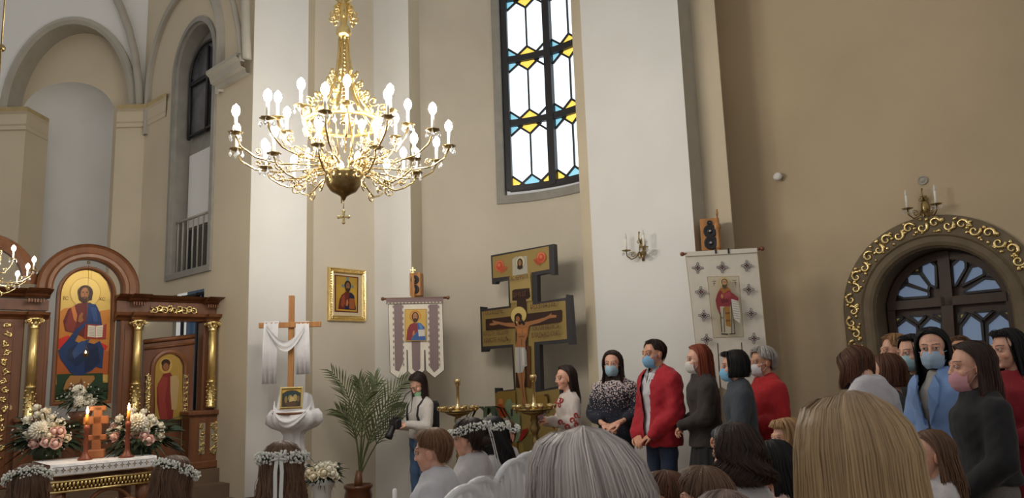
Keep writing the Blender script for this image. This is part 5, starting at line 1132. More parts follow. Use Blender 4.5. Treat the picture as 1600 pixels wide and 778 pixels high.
# ---------------------------------------------------------------- sconces, sensors
def sconce(label, p, rz, k=1.0, turn=0):
    t = thing('wall_sconce', label, 'wall lamp', p, rz)
    b = MB(); b.T = Matrix.Scale(k, 4)
    b.lathe([(.001, -.13), (.016, -.12), (.012, -.09), (.034, -.05), (.042, 0), (.034, .05), (.014, .09), (.02, .11), (.001, .13)], 14); b.T = Matrix.Scale(k, 4)
    for sg in (-1, 1):
        b.tube(spiral((sg * .03, -.03, .09), .026, 1.2, 1.5, 10, sg), .006, 5); b.tube(spiral((sg * .03, -.03, -.07), .022, 1.2, -1.5, 10, -sg), .006, 5)
    b.tube([(0, -.02, .06), (0, -.06, .12), (0, -.05, .18)], .007, 6); b.ell((0, -.05, .185), .011, 8, 6)
    b.build('back_plate', M_brassd, t)
    for sg in (-1, 1):
        a = sg * R(50) + turn; dx, dy = math.sin(a), -math.cos(a); T = lambda r, z: Vector((dx * r, dy * r - .01, z)) * k
        b = MB(); b.tube([T(.03, -.02), T(.07, -.08), T(.12, -.10), T(.165, -.06), T(.17, -.015)], .0075 * k, 6)
        b.tube([T(.10 + q.x, -.05 + q.z) for q in spiral((0, 0, 0), .035, 1.3, .5, 12, 1)], .005 * k, 5); ar = b.build('arm', M_brassd, t)
        for nm, me in (('drip_pan', PAN), ('candle_sleeve', SLV)):
            o = link(nm, me, ar, T(.17, -.005)); o.scale = (.8 * k, .8 * k, (.9 if nm == 'candle_sleeve' else .8) * k)
        b = MB(); b.lathe([(.008, .13), (.014, .145), (.010, .175), (.002, .20)], 10); o = b.build('bulb', mat('unlit_bulb', (.75, .74, .70), .2, spec=.8), ar, T(.17, -.005)); o.scale = (k,) * 3
        for j in range(4):
            aa = j * 1.57; o = link('crystal_drop', CRY, ar, T(.17, -.012) + Vector((.045 * k * math.cos(aa), .045 * k * math.sin(aa), 0))); o.scale = (.8 * k,) * 3
    return t
BS = Board(PR, 1004, 390, .015); sconce('two-arm brass sconce with unlit candle bulbs on the white pier', BS.loc, BS.rz, 1.0, R(-10))
BS = Board(RW, 1446, 325, .015); sconce('two-arm brass sconce with unlit candle bulbs above the arched door', BS.loc, BS.rz, .95)
BS = Board(RW, 1222, 277, .0); se = thing('motion_sensor', 'small white round sensor on the bare ochre wall', 'sensor', BS.loc, BS.rz)
b = MB(); b.box((0, -.03, .01), (.03, .06, .03)); b.build('bracket', M_mould, se)
b = MB(); b.T = Matrix.Translation((-.02, -.06, -.0)) @ Matrix.Rotation(R(75), 4, 'X'); b.lathe([(.03, -.02), (.044, -.01), (.044, .02), (.03, .035), (.001, .04)], 14); b.build('housing', M_white, se)
BS = Board(RW, 1442, 282, .0); se = thing('ceiling_speaker', 'round pale grille set in the wall above the brass sconce', 'speaker', BS.loc, BS.rz)
b = MB(); b.T = Matrix.Rotation(R(90), 4, 'X'); b.lathe([(.045, 0), (.045, .012), (.036, .016), (.034, .008), (.022, .008), (.020, .014), (.001, .014)], 18); b.build('grille', M_mould, se)

# ---------------------------------------------------------------- arched door
KD = lambda pts: [(1300 + x / 2.51, 250 + y / 2.51) for x, y in pts]
wd = MB(); ol = arch_line(dl, dr, 0, zds, zdt - zds, 30)
sweep(wd, RW, ol, [(.30, 0), (.30, .03), (.285, .045), (.13, .05), (.115, .065), (.10, .05), (.05, .05), (.02, .035), (.0, .0), (.0, -.32)])
door = struct('door_1', wd, mat('bronze_grey_stone', srgb(112, 98, 76), .7, var=.15, vscale=8))
BD = Board(RW, 1478, 500, -.30); dz = lambda pts: BD.P(KD(pts)); XD = lambda x, z, d: RW.p(BD.s0 + x, BD.z0 + z, -.30 + d)
b = MB(); lf = [RW.p(s, z, -.31) for s, z in ol]; b.add(lf, [tuple(range(len(lf)))], smooth=False); b.build('door_leaf', mat('door_walnut', srgb(70, 50, 38), .5, var=.2, vscale=6, stretch=(2, 2, .4)), door)
def dbar(pts, wdt, dep=.04, nm='door_rail', m=MATS['door_walnut']):
    b = MB()
    for (x0, z0), (x1, z1) in zip(pts[:-1], pts[1:]):
        t = Vector((x1 - x0, z1 - z0)).normalized(); nx, nz = -t.y * wdt / 2, t.x * wdt / 2
        V = [XD(x0 + nx, z0 + nz, 0), XD(x0 - nx, z0 - nz, 0), XD(x1 - nx, z1 - nz, 0), XD(x1 + nx, z1 + nz, 0), XD(x0 + nx, z0 + nz, dep), XD(x0 - nx, z0 - nz, dep), XD(x1 - nx, z1 - nz, dep), XD(x1 + nx, z1 + nz, dep)]
        b.add(V, [(0, 1, 2, 3), (7, 6, 5, 4), (0, 4, 5, 1), (1, 5, 6, 2), (2, 6, 7, 3), (3, 7, 4, 0)], smooth=False)
    return b.build(nm, m, door)
dbar(dz([(440, 360), (455, 520), (470, 778), (480, 1100)]), .10, .06, 'door_stile')
dbar(dz([(225, 575), (450, 555), (690, 535)]), .085, .06); dbar(dz([(210, 745), (240, 1100)]), .05, .05, 'door_stile')
w = MB(); S_ = RW; 
aro = arch_line(dl + .02, dr - .02, .9, zds, zdt - zds - .02, 24)
sweep(w, RW, aro, [(0, -.30), (0, -.25), (-.07, -.25), (-.07, -.30)]); w.build('door_frame', MATS['door_walnut'], door)
gb = mat('door_blue_glass', (.10, .14, .22), .04, emit=(.24, .34, .52), estr=.30, spec=.8); gy = mat('door_amber_glass', (.35, .30, .08), .06, emit=(.45, .36, .08), estr=.22, spec=.8)
PB = [[(352, 405), (375, 388), (410, 415), (412, 500), (388, 492), (352, 440)], [(293, 447), (348, 447), (385, 494), (380, 514), (298, 484)], [(252, 520), (290, 490), (383, 518), (383, 536), (285, 543), (262, 535)],
 [(472, 415), (513, 378), (528, 405), (528, 425), (490, 490), (478, 495)], [(508, 496), (548, 420), (597, 410), (599, 450)], [(518, 516), (600, 465), (668, 470), (684, 490), (684, 506), (524, 522)],
 [(255, 655), (292, 625), (338, 655), (340, 760), (256, 770)], [(308, 612), (370, 612), (342, 642)], [(352, 655), (388, 618), (434, 640), (438, 760), (354, 765)],
 [(508, 655), (545, 605), (590, 635), (602, 760), (512, 770)], [(560, 597), (632, 592), (596, 626)], [(610, 645), (660, 600), (706, 635), (712, 760), (614, 765)],
 [(256, 790), (340, 780), (345, 1000), (258, 1000)], [(354, 785), (440, 780), (445, 1000), (356, 1000)], [(514, 790), (602, 780), (612, 1000), (520, 1000)], [(616, 785), (714, 780), (720, 1000), (622, 1000)]]
PY = [[(300, 432), (345, 396), (346, 440), (298, 442)], [(250, 505), (285, 452), (288, 482), (256, 508)], [(372, 382), (402, 376), (404, 402)], [(236, 528), (256, 545), (236, 549)], [(468, 368), (494, 366), (472, 396)], [(528, 376), (562, 380), (592, 402), (548, 408)], [(604, 414), (640, 430), (664, 458), (606, 452)],
 [(250, 618), (282, 616), (252, 645)], [(400, 606), (434, 604), (434, 626)], [(500, 602), (530, 600), (502, 640)], [(664, 594), (704, 592), (706, 622)]]
for m_, LL in ((gb, PB), (gy, PY)):
    for pp in LL:
        q = dz(pp); b = MB(); b.add([XD(x, z, .010) for x, z in q] + [XD(x, z, .004) for x, z in q], [tuple(range(len(q))), tuple(range(2 * len(q) - 1, len(q) - 1, -1))], smooth=False); b.build('pane', m_, door)
        dbar(q + [q[0]], .022, .030, 'glazing_bar', M_iron)
# gilded scroll ornament on the arch face
cs, hw_ = dc, dh + .21; NO = 46
def arch_at(u, off, d=.055):
    "u 0..1 along arch incl. legs, off from the centre line outwards"
    Lg = 1.35; La = math.pi * (hw_); tot = 2 * Lg + La; x = u * tot
    if x < Lg: return RW.p(cs - hw_ - off, zds - Lg + x, d)
    if x > Lg + La: return RW.p(cs + hw_ + off, zds - (x - Lg - La), d)
    a = math.pi - (x - Lg) / hw_; ky = (zdt - zds + .21) / hw_
    return RW.p(cs + (hw_ + off) * math.cos(a), zds + (hw_ + off) * math.sin(a) * ky, d)
tot = 2 * 1.35 + math.pi * hw_; rd = random.Random(11)
for i in range(NO):
    u = (i + .5) / NO; sg = 1 if i % 2 else -1; b = MB(); r0 = .052
    pts = [];
    for k in range(13):
        t = k / 12; r = r0 * (1 - .8 * t); a = sg * (2.2 * math.pi * t) + rd.uniform(-.05, .05) + (0 if sg > 0 else .8); pts.append(arch_at(u + r * math.cos(a) / tot, sg * .014 + r * math.sin(a)))
    b.tube(pts, [.014 * (1.2 - .7 * k / 12) for k in range(13)], 5)
    for k in range(4):
        a = rd.uniform(0, 6.28); c = arch_at(u + (.045 * math.cos(a)) / tot, .055 * math.sin(a)); c2 = arch_at(u + (.085 * math.cos(a)) / tot, min(.075, max(-.075, .10 * math.sin(a)))); b.tube([c, (c + c2) / 2, c2], [.005, .019, .003], 5)
    b.build('gilt_scroll', mat('bright_gilt', (.92, .72, .34), .3, 1), door)

# ---------------------------------------------------------------- brass candle stands
def candle_stand(label, px, ytop, ytray, Y_, ncup=10):
    p = at(px, 700, Y_); p.z = 0; z = lambda y: at(px, y, Y_).z; t = thing('candle_stand', label, 'candle stand', p)
    zt, zr = z(ytop), z(ytray)
    b = MB(); b.lathe([(.20, 0), (.20, .02), (.10, .05), (.05, .10), (.035, .14)] + [(.022 + .012 * (i % 2), .16 + i * .028) for i in range(int((zr - .40) / .028))] + [(.03, zr - .22), (.055, zr - .17), (.03, zr - .12), (.045, zr - .10), (.03, zr - .06), (.12, zr - .03), (.14, zr - .01)], 18); b.build('post', M_brassd, t)
    b = MB(); b.lathe([(.14, zr - .012), (.20, zr), (.205, zr + .012), (.19, zr + .008), (.02, zr + .005)], 24); b.build('tray', M_brassd, t)
    b = MB(); b.lathe([(.04, zr), (.05, zr + .03), (.02, zr + .06), (.016, zr + .08), (.016, zt - .07), (.026, zt - .06), (.034, zt - .02), (.030, zt)], 14); b.build('centre_column', M_brass, t)
    b = MB(); b.lathe([(.010, 0), (.028, .012), (.034, .045), (.031, .05), (.026, .02), (.001, .015)], 12); cup = b.mesh('candle_cup', M_brass)
    for i in range(ncup): a = 2 * math.pi * i / ncup; link('candle_cup', cup, t, (.185 * math.cos(a), .185 * math.sin(a), zr))
    return t
candle_stand('brass church candle stand beside the photographer against the cream wall', 717, 592, 642, 8.1)
candle_stand('brass church candle stand in front of the painted crucifix', 837, 585, 640, 7.5)

# ---------------------------------------------------------------- palm, vase of roses, taper
YP = 8.75; pp = at(562, 770, YP); pp.z = 0
pm = thing('potted_palm', 'tall potted date palm in a glazed brown pot in the wall corner', 'plant', pp)
pl3 = lambda x, y, dy=0: Vector((at(x, y, YP).x - pp.x, dy, at(x, y, YP).z))
zr_ = pl3(560, 757).z
b = MB(); b.lathe([(.10, 0), (.125, .04), (.155, zr_ * .6), (.14, zr_ - .05), (.16, zr_ - .03), (.16, zr_), (.14, zr_), (.135, zr_ - .04), (.001, zr_ - .04)], 22, pl3(560, 757) * Vector((1, 1, 0)) if False else (pl3(560, 757).x, 0, 0)); b.build('pot', mat('glazed_brown', srgb(92, 52, 30), .25, var=.2, coat=.4), pm)
b = MB(); b.tube([pl3(560, 762), pl3(560, 750), pl3(561, 735)], [.05, .045, .03], 10); b.build('trunk', M_wood, pm)
def frond(path, wl=.30, n=24, seed=0):
    rd = random.Random(seed); b = MB(); m = len(path)
    # smooth path
    pts = []
    for i in range(m - 1):
        p0, p1, p2, p3 = path[max(0, i - 1)], path[i], path[i + 1], path[min(m - 1, i + 2)]
        for k in range(6):
            t = k / 6; pts.append(.5 * (2 * p1 + (p2 - p0) * t + (2 * p0 - 5 * p1 + 4 * p2 - p3) * t * t + (3 * p1 - p0 - 3 * p2 + p3) * t ** 3))
    pts.append(path[-1]); N_ = len(pts)
    b.tube(pts, [.010 * (1 - .75 * i / N_) for i in range(N_)], 5)
    for j in range(n):
        u = .36 + .64 * j / n; i = min(N_ - 2, int(u * (N_ - 1))); p = pts[i]; t = (pts[i + 1] - pts[i]).normalized()
        side = t.cross(Vector((0, -1, .15))).normalized()
        for sg in (-1, 1):
            L_ = wl * (1.05 - .55 * abs(u - .6) / .4) * rd.uniform(.85, 1.1); d = (t * (.75 + .5 * u) + side * sg * .8 + Vector((0, rd.uniform(-.35, .35), .12))).normalized(); nn_ = d.cross(t).normalized(); ws = d.cross(nn_).normalized() * .0085
            q = [p, p + d * L_ * .45 + Vector((0, 0, .01)), p + d * L_ - Vector((0, 0, L_ * .10))]
            b.add([q[0] + ws * .5, q[0] - ws * .5, q[1] + ws + nn_ * .002, q[1] - ws + nn_ * .002, q[2], q[1] - nn_ * .003], [(0, 2, 3, 1), (2, 4, 3), (0, 1, 5), (2, 5, 4), (3, 4, 5)], smooth=False)
    return b.build('frond', M_leaf, pm)
fr_paths = [[(562, 742, 0), (559, 690, -.05), (553, 640, -.10), (543, 606, -.15), (524, 580, -.2)], [(562, 742, 0), (564, 690, .02), (567, 640, .02), (566, 612, 0), (561, 592, -.04)], [(562, 742, 0), (568, 690, .0), (578, 640, 0), (588, 612, .0), (584, 588, .02)],
 [(563, 742, 0), (573, 700, -.05), (594, 650, -.12), (618, 612, -.18), (640, 594, -.22)], [(563, 742, 0), (580, 706, .05), (602, 672, .02), (620, 650, -.04), (634, 640, -.08)], [(562, 742, 0), (557, 700, .06), (548, 664, .03), (540, 650, .0), (528, 640, -.06)], [(562, 742, 0), (566, 700, -.1), (574, 650, -.25), (580, 620, -.33), (600, 596, -.4)], [(562, 742, 0), (570, 705, .08), (584, 675, .08), (604, 640, .05), (622, 628, 0)]]
for i, p in enumerate(fr_paths): frond([pl3(*q) for q in p], .27 if i != 4 else .24, 19, i)
YV = 7.7; vp = at(503, 770, YV); vp.z = 0
vz = lambda y: at(503, y, YV).z
def vase(t):
    b = MB(); z0 = -vz(752); b.lathe([(.07, z0), (.10, z0 + .02), (.085, -.10), (.12, -.03), (.135, .0), (.12, .0), (.08, -.08)], 20, wob=lambda a: 1 + .04 * math.cos(a * 10)); b.build('vase', mat('clear_wrap', (.72, .72, .72), .25, spec=.6), t)
bv = at(503, 752, YV)
items = [(485, 736, -.1, ROSE_C, 1.1), (497, 730, -.05, ROSE_W, 1.1), (506, 726, 0, ROSE_W, 1.0), (516, 731, -.08, ROSE_W, 1.2), (522, 738, -.1, ROSE_W, 1.1), (524, 727, 0, ROSE_W, 1.0), (508, 737, -.12, ROSE_C, 1.2), (479, 741, -.06, ROSE_C, 1.1), (492, 743, -.14, ROSE_C, 1.1), (501, 738, -.1, ROSE_W, 1.0), (514, 724, .04, ROSE_W, .9), (527, 744, -.04, ROSE_W, .9)]
bouquet('rose_vase', 'bunch of cream roses in a clear vase on the floor by the palm', bv, bl(0, 0, YV, bv, [(x, y, d, k, s * 1.15) for x, y, d, k, s in items]), .19, 8, gyp=0, vase=vase)
dp_ = at(763, 660, 8.9); dpz = dp_.z; dp_.z = 0
t = thing('floor_plant', 'dark drooping long-leaved plant half hidden behind wreathed children and crucifix', 'plant', dp_)
b = MB(); rd = random.Random(6)
for k in range(15):
    a = rd.uniform(0, 6.28); L_ = rd.uniform(.25, .36); d = Vector((math.cos(a), math.sin(a), 0)); sd = Vector((-d.y, d.x, 0)); h0 = dpz + .02; V = []
    for tt, wv in ((0, .2), (.3, .9), (.6, 1), (.85, .6), (1, .05)):
        q = d * L_ * tt + Vector((0, 0, h0 + .20 * math.sin(math.pi * min(1, tt * .9 + .1)) - .08 * tt)); V += [q + sd * .022 * wv, q + Vector((0, 0, -.008 * wv)), q - sd * .022 * wv]
    bb = MB(); bb.add(V, [(j * 3 + i, j * 3 + i + 1, j * 3 + 4 + i, j * 3 + 3 + i) for j in range(4) for i in range(2)]); bb.build('leaf', M_dleaf, t)
b.lathe([(.09, 0), (.13, .25), (.14, .28), (.12, .28), (.02, .26), (.02, dpz + .05)], 14); b.build('pot', M_brassd, t)
tp = at(617, 775, 6.9); tpz = at(617, 763, 6.9).z; tp.z = 0
t = thing('floor_candle', 'white taper candle tip rising in front of the photographer', 'candle', tp)
b = MB(); b.lathe([(.11, 0), (.11, .02), (.02, .05), (.016, tpz - .35), (.03, tpz - .33), (.03, tpz - .3)], 12); b.build('stand', M_brassd, t)
b = MB(); b.lathe([(.022, tpz - .3), (.022, tpz - .01), (.006, tpz)], 12); b.build('taper', M_clothw, t)
# ================================================================ people
def loft(b, rings, seg=20, mi=0):
    V = []
    for (z, cx, cy, rx, ry) in rings:
        for k in range(seg):
            a = 2 * math.pi * k / seg; c, s_ = math.cos(a), math.sin(a); e = .85
            V.append((cx + rx * math.copysign(abs(c) ** e, c), cy + ry * math.copysign(abs(s_) ** e, s_), z))
    n = len(rings)
    b.add(V, [(i * seg + k, i * seg + (k + 1) % seg, (i + 1) * seg + (k + 1) % seg, (i + 1) * seg + k) for i in range(n - 1) for k in range(seg)] + [tuple(range(seg))[::-1], tuple((n - 1) * seg + k for k in range(seg))], mi)
M_skin = mat('skin', (.7, .5, .4), .5, attr=True); M_skin.node_tree.nodes['Principled BSDF'].inputs['Subsurface Weight'].default_value = .08
M_hair = mat('hair', (.1, .06, .04), .45, attr=True, spec=.3)
def head_template(k=0):
    "k 0 woman, 1 man, 2 child"
    b = MB(); jw = (.0, .008, -.004)[k]
    b.ell((0, -.012, .030), (.073, .092, .084), 20, 14); b.ell((0, .024, -.028), (.059 + jw * .5, .060, .078), 18, 12); b.ell((0, .032, -.074), (.042 + jw, .042, .035), 14, 10)
    b.ell((0, .062 - (.006 if k == 2 else 0), -.094 + (.006 if k == 2 else 0)), (.020 + jw, .016, .015), 10, 8)
    for s in (-1, 1):
        b.ell((s * .040, .050, -.030), (.024, .024, .026), 10, 8); b.ell((s * .076, -.010, -.012), (.009, .021, .032), 10, 8, rot=Euler((0, s * .15, s * -.3)))
        b.ell((s * .0095, .092, -.035), (.0085, .009, .0075), 8, 6)
    b.cap((-.036, .074, .020), (.036, .074, .020), .014 + jw * .3, .014 + jw * .3, 10)
    n_ = (.0985, .103, .093)[k]; b.cap((0, .084, .008), (0, n_, -.030), .0075, .0108, 10)
    b.cap((0, -.020, -.06), (0, -.040, -.20), (.048, .055, .042)[k], (.053, .061, .047)[k], 16)
    V, P, Nn = remesh(b, .0048, 3)
    g = lambda c, sg: np.exp(-(((V - np.array(c)) / np.array(sg)) ** 2).sum(1))
    for s in (-1, 1): V[:, 1] -= .0065 * g((s * .031, .088, .002), (.017, .03, .010))
    V[:, 1] += .0055 * g((0, .088, -.062), (.019, .03, .011)); V[:, 1] -= .006 * g((0, .094, -.0625), (.024, .03, .003)); V[:, 1] -= .004 * g((0, .09, -.079), (.02, .03, .007))
    T = np.ones((len(V), 4)); T[:, 3] = 0     # rgb tint, kind in alpha: 0 skin 1 lip 2 brow
    lip = (((V[:, 0] / .023) ** 2 + ((V[:, 2] + .0625) / .0095) ** 2) < 1) & (V[:, 1] > .07)
    bz = .0235 + .0035 * np.sin((np.abs(V[:, 0]) - .012) / .037 * math.pi * .8)
    brow = (np.abs(V[:, 2] - bz) < .0030 + (.0012 if k == 1 else 0)) & (np.abs(V[:, 0]) > .012) & (np.abs(V[:, 0]) < .049) & (V[:, 1] > .05)
    kd = np.zeros(len(V), int); kd[lip] = 1; kd[brow] = 2
    cheek = np.exp(-(((np.abs(V[:, 0]) - .045) / .02) ** 2 + ((V[:, 2] + .035) / .022) ** 2)) * (V[:, 1] > .02)
    ears = (np.abs(V[:, 0]) > .074).astype(float)
    e = MB()
    for s in (-1, 1):
        e.ell((s * .031, .0768, .0015), (.0135, .0118, .0082), 14, 10, mi=0)
    ke = []
    for i, p in enumerate(e.v):
        dx = abs(p[0]) - .031; r = math.hypot(dx + (0.000), p[2] - .002); ke.append(4 if (r < .0082 and p[1] > .0772) else 3)
    off = len(e.v)
    for s in (-1, 1):
        e.tube([(s * (.031 + .0145 * math.cos(R(a))), .0865 - .006 * abs(math.cos(R(a))) ** 2 - .003, .002 + .0075 * math.sin(R(a))) for a in range(0, 181, 20)], .0009, 5)
        e.tube([(s * (.031 + .015 * math.cos(R(a))), .0862 - .006 * abs(math.cos(R(a))) ** 2 - .001, .0035 + .0085 * math.sin(R(a))) for a in range(0, 181, 20)], .0030, 5)
        e.tube([(s * (.031 + .0145 * math.cos(R(a))), .0862 - .006 * abs(math.cos(R(a))) ** 2 - .002, .001 - .0065 * math.sin(R(a))) for a in range(0, 181, 20)], .0022, 5)
    n1 = (len(e.v) - off) // 6
    for s in range(2): ke += [5] * n1 + [0] * n1 + [0] * n1
    V2 = np.vstack([V, np.array(e.v)]); K = np.concatenate([kd, np.array(ke)]); o = len(V)
    P2 = list(P) + [tuple(i + o for i in f) for f in e.f]
    ck = np.concatenate([cheek + .6 * ears, np.zeros(len(e.v))])
    return V2, P2, K, ck
HEADS = [head_template(k) for k in range(3)]
def hand_template(curl=1.0):
    b = MB(); b.ell((0, .045, 0), (.039, .050, .0145), 14, 10); b.cap((0, -.03, 0), (0, .02, 0), .025, .026, 12)
    for i, (x, l) in enumerate(((-.030, .78), (-.0105, .96), (.0095, 1.0), (.029, .92))):
        p = Vector((x, .078 + (.008 if i in (1, 2) else 0), 0)); a = .25 * curl; b.cap((x * .8, .05, 0), p, .0105, .0095, 8)
        for L_, da, r0, r1 in ((.040, .45, .0092, .0084), (.026, .55, .0084, .0078), (.021, .4, .0078, .0066)):
            q = p + Vector((0, math.cos(a), -math.sin(a))) * L_ * l; b.cap(p, q, r0, r1, 8); p = q; a += da * curl
    p = [Vector((.026, .012, -.004)), Vector((.050, .042, -.012)), Vector((.056, .070, -.022)), Vector((.050, .090, -.032))]
    for i, (r0, r1) in enumerate(((.014, .0115), (.0115, .0095), (.0095, .0078))): b.cap(p[i], p[i + 1], r0, r1, 8)
    return remesh(b, .0045, 3)[:2]
HAND = hand_template()
def cnoise(V, sc, seed):
    "cheap smooth noise from a few sine waves"
    r = np.random.default_rng(seed); out = np.zeros(len(V))
    for k in range(7):
        d = r.normal(size=3) * np.array(sc); out += np.sin(V @ d + r.uniform(0, 6.28))
    return out / 3.5
def limb(b, pts, rs, seg=14):
    for i in range(len(pts) - 1): b.cap(pts[i], pts[i + 1], rs[i], rs[i + 1], seg)
def srt(*c): return np.array(srgb(*c))
SKIN = {'fair': srt(222, 172, 148), 'mid': srt(205, 152, 124), 'tan': srt(186, 132, 104)}
HAIRC = {'dark': srt(48, 34, 30), 'black': srt(20, 17, 20), 'brown': srt(100, 74, 56), 'red': srt(122, 54, 32), 'grey': srt(178, 172, 166), 'blond': srt(176, 146, 108), 'chestnut': srt(92, 58, 40), 'lightbrown': srt(116, 84, 60)}
def cloth_mat(name, rgb, bump=.25, bs=22, rough=.85, var=.08): return mat(name, srgb(*rgb), rough, var=var, vscale=9, bump=bump, bscale=bs, sheen=.1)

# -- hair -------------------------------------------------------------------
def hair_build(parent, M, style, col, seed, n=420, sr=.0019, hs=1.0, name='hair'):
    """style: length below eye level, flare, wave, gap (deg of face opening edge from back), bangs, thick; M places head space in the person"""
    rd = np.random.default_rng(seed); st = dict(length=.25, flare=1.0, wave=.0, freq=30, gap=104, bangs=0, thick=.016, nl=.062, back=.02, part=0, mess=.5, pole=.02, line=.08, short=False, front=52, side=84, nape=116, taper=.9, tip=None, root=None, fall=.02, noface=False, updo=False); st.update(style)
    gv = (M.to_3x3().normalized().inverted() @ Vector((0, 0, -1))); gv = np.array(gv); mess = st.get('mess', 0); mphi = rd.uniform(0, 6.28, 6)
    c0 = np.array((0, -.012, .030)); rad = np.array((.073, .092, .084)) + st['thick'] * np.array((1, 1, .9))
    def path(az, off, nT, fl=None):
        "az array deg from the back, off radial offset array -> points (n, nT, 3)"
        az = np.asarray(az, float); n_ = len(az); t = np.linspace(0, 1, nT)[None, :]; A = np.abs(az)[:, None]; sg = np.where(az < 0, -1, 1)[:, None]
        fr = np.clip((A - st['gap']) / (180 - st['gap']), 0, 1)
        if st['short']:
            end = np.where(A > 118, st['front'] + (st['side'] - st['front']) * np.clip((140 - A) / 22, 0, 1), np.where(A > 60, st['side'] + 4 * np.sin(A * .1), st['nape'] - (st['nape'] - st['side']) * np.clip((A - 20) / 40, 0, 1)))
            end = np.minimum(end, 108) * (1 if fl is None else fl[:, None]); nk = np.clip((75 - A) / 25, 0, 1); ph = np.radians(end * np.where(nk > 0, np.clip(t / .7, 0, 1), t)); ae = A; drop = nk * np.clip((t - .7) / .3, 0, 1) * st['nl'] * (1 if fl is None else fl[:, None])
        else:
            tt = np.clip(t / .45, 0, 1); ph = np.radians(.6 + 97.4 * tt); sm = 1 - (1 - tt) ** 1.5
            bang = (st['bangs'] > 0) & (A > 125)
            ae = np.where(bang, A, A + (st['gap'] - A) * (fr > 0) * sm)
            ph = np.where(bang, np.radians(st['bangs'] * t), ph)
            L = st['length'] * (1 if fl is None else fl[:, None]); drop = np.where(bang, 0, np.clip((t - .45) / .55, 0, 1) * L)
        a = np.radians(ae) * sg
        if mess:
            off = off + mess * (.0034 * np.sin(np.radians(az) * 5 + mphi[0]) + .0016 * np.sin(np.radians(az) * 9 + mphi[1]) + .0006 * np.sin(np.radians(az) * 19 + mphi[2]))
        o = (1 + off[:, None] * 9.0 * np.clip(ph / .7, .12, 1)) * (1 if st['short'] else (1 - .13 * fr * np.sin(math.pi * np.clip(t / .45, 0, 1))))
        px = np.sin(ph) * np.sin(a); py = -np.sin(ph) * np.cos(a); pz = np.cos(ph)
        cp = np.cos(ph).clip(0); yo = (0 if st['short'] else 1) * (cp ** 2 * st['pole'] + cp ** 4 * (st['line'] * (A / 180 - .55))); X = c0[0] + rad[0] * px * o + st['part'] * cp * .5; Y = c0[1] + rad[1] * py * o + yo; Z = c0[2] + rad[2] * pz * o - np.abs(yo) ** 2 / .19
        if st['short']: Z = Z - drop; Y = Y + drop * .42; X = X * (1 - drop * 3.2)
        if not st['short']:
            q = drop / max(st['length'], 1e-3); X = X * (1 + (st['flare'] - 1) * q); Y = Y - st['back'] * q * np.where(A < 95, 1, .1) + st['fall'] * q * np.where(A > 95, 1, 0)
            X = X * (1 - (1 - st['taper']) * q ** 3); X = X + gv[0] * drop; Y = Y + gv[1] * drop; Z = Z + gv[2] * drop
            if st['wave']:
                w = st['wave'] * np.clip(t * 1.6 - .3, 0, 1); pz_ = rd.uniform(0, 6.28, (n_, 1)); X = X + w * np.sin(Z * st['freq'] + pz_ * .4 + a * 3); Y = Y + w * np.cos(Z * st['freq'] * .9 + pz_ * .4 + a * 2)
        return np.stack([X, Y, Z], -1)
    nA, nT = (150 if n > 4000 else 44), 16
    az = np.linspace(-179, 179, nA); G = path(az, np.full(nA, -.002), nT); G2 = path(az, np.full(nA, -.016 if not st['short'] else -.010), nT)
    V = np.concatenate([G.reshape(-1, 3), G2.reshape(-1, 3)]); o = nA * nT; Fs = []
    for i in range(nA):
        j = (i + 1) % nA
        if j == 0 and not st['short'] and st['bangs'] == 0: pass
        for k in range(nT - 1):
            Fs.append((i * nT + k, j * nT + k, j * nT + k + 1, i * nT + k + 1)); Fs.append((o + i * nT + k + 1, o + j * nT + k + 1, o + j * nT + k, o + i * nT + k))
        Fs.append((i * nT + nT - 1, j * nT + nT - 1, o + j * nT + nT - 1, o + i * nT + nT - 1))
    base = np.array(col); tip = base if st['tip'] is None else np.array(st['tip']); root = base if st['root'] is None else np.array(st['root'])
    def shade(t, m_): 
        c = np.where((t < .15)[..., None], root + (base - root) * (t / .15)[..., None], base + (tip - base) * ((t - .15) / .85).clip(0, 1)[..., None]); return c * m_[..., None]
    tg = np.tile(np.linspace(0, 1, nT), nA * 2); C = shade(tg, np.full(len(tg), .82))
    # strands
    nS = 11 if st.get('mess', 0) else 9
    saz = rd.uniform(-180, 180, n); so = rd.uniform(-.0015, .0030, n) + rd.exponential(.0012, n).clip(0, .008); fl = rd.uniform(.72, 1.06, n)
    S = path(saz, so, nS, fl)
    if st['short'] :
        S += (rd.normal(size=(n, 1, 3)) * .004) * np.linspace(0, 1, nS)[None, :, None]
    cs = rd.normal(size=90); ci = ((saz + 180) / 4).astype(int) % 90; clump = cs[ci] * .8 + .5 * np.sin(saz * 1.7 + mphi[3]) + rd.normal(size=n) * .7; mul = np.clip(1 + st.get('streak', .24) * clump, .42, 1.8)
    if mess:
        kk = rd.integers(0, 60, n); cw = rd.normal(size=(60, 2)) * .010 * mess; ph_ = rd.uniform(0, 6.28, 60); tq = np.linspace(0, 1, nS)[None, :]
        S[:, :, 0] += cw[kk, 0][:, None] * np.sin(tq * 4 + ph_[kk][:, None]) * tq; S[:, :, 1] += cw[kk, 1][:, None] * np.sin(tq * 5 + ph_[kk][:, None] * 2) * tq
        fa = (rd.random(n) < .06)[:, None]; dirn = rd.normal(size=(n, 3)) * .014 * mess; S += fa[:, :, None] * dirn[:, None, :] * tq[:, :, None]
    S += rd.normal(size=(n, 1, 3)) * .0012
    S[:, :, :2] += (rd.normal(size=(n, 1, 2)) * .006) * (np.linspace(0, 1, nS)[None, :, None] ** 2)
    tang = np.gradient(S, axis=1); tang /= np.linalg.norm(tang, axis=2, keepdims=True) + 1e-9
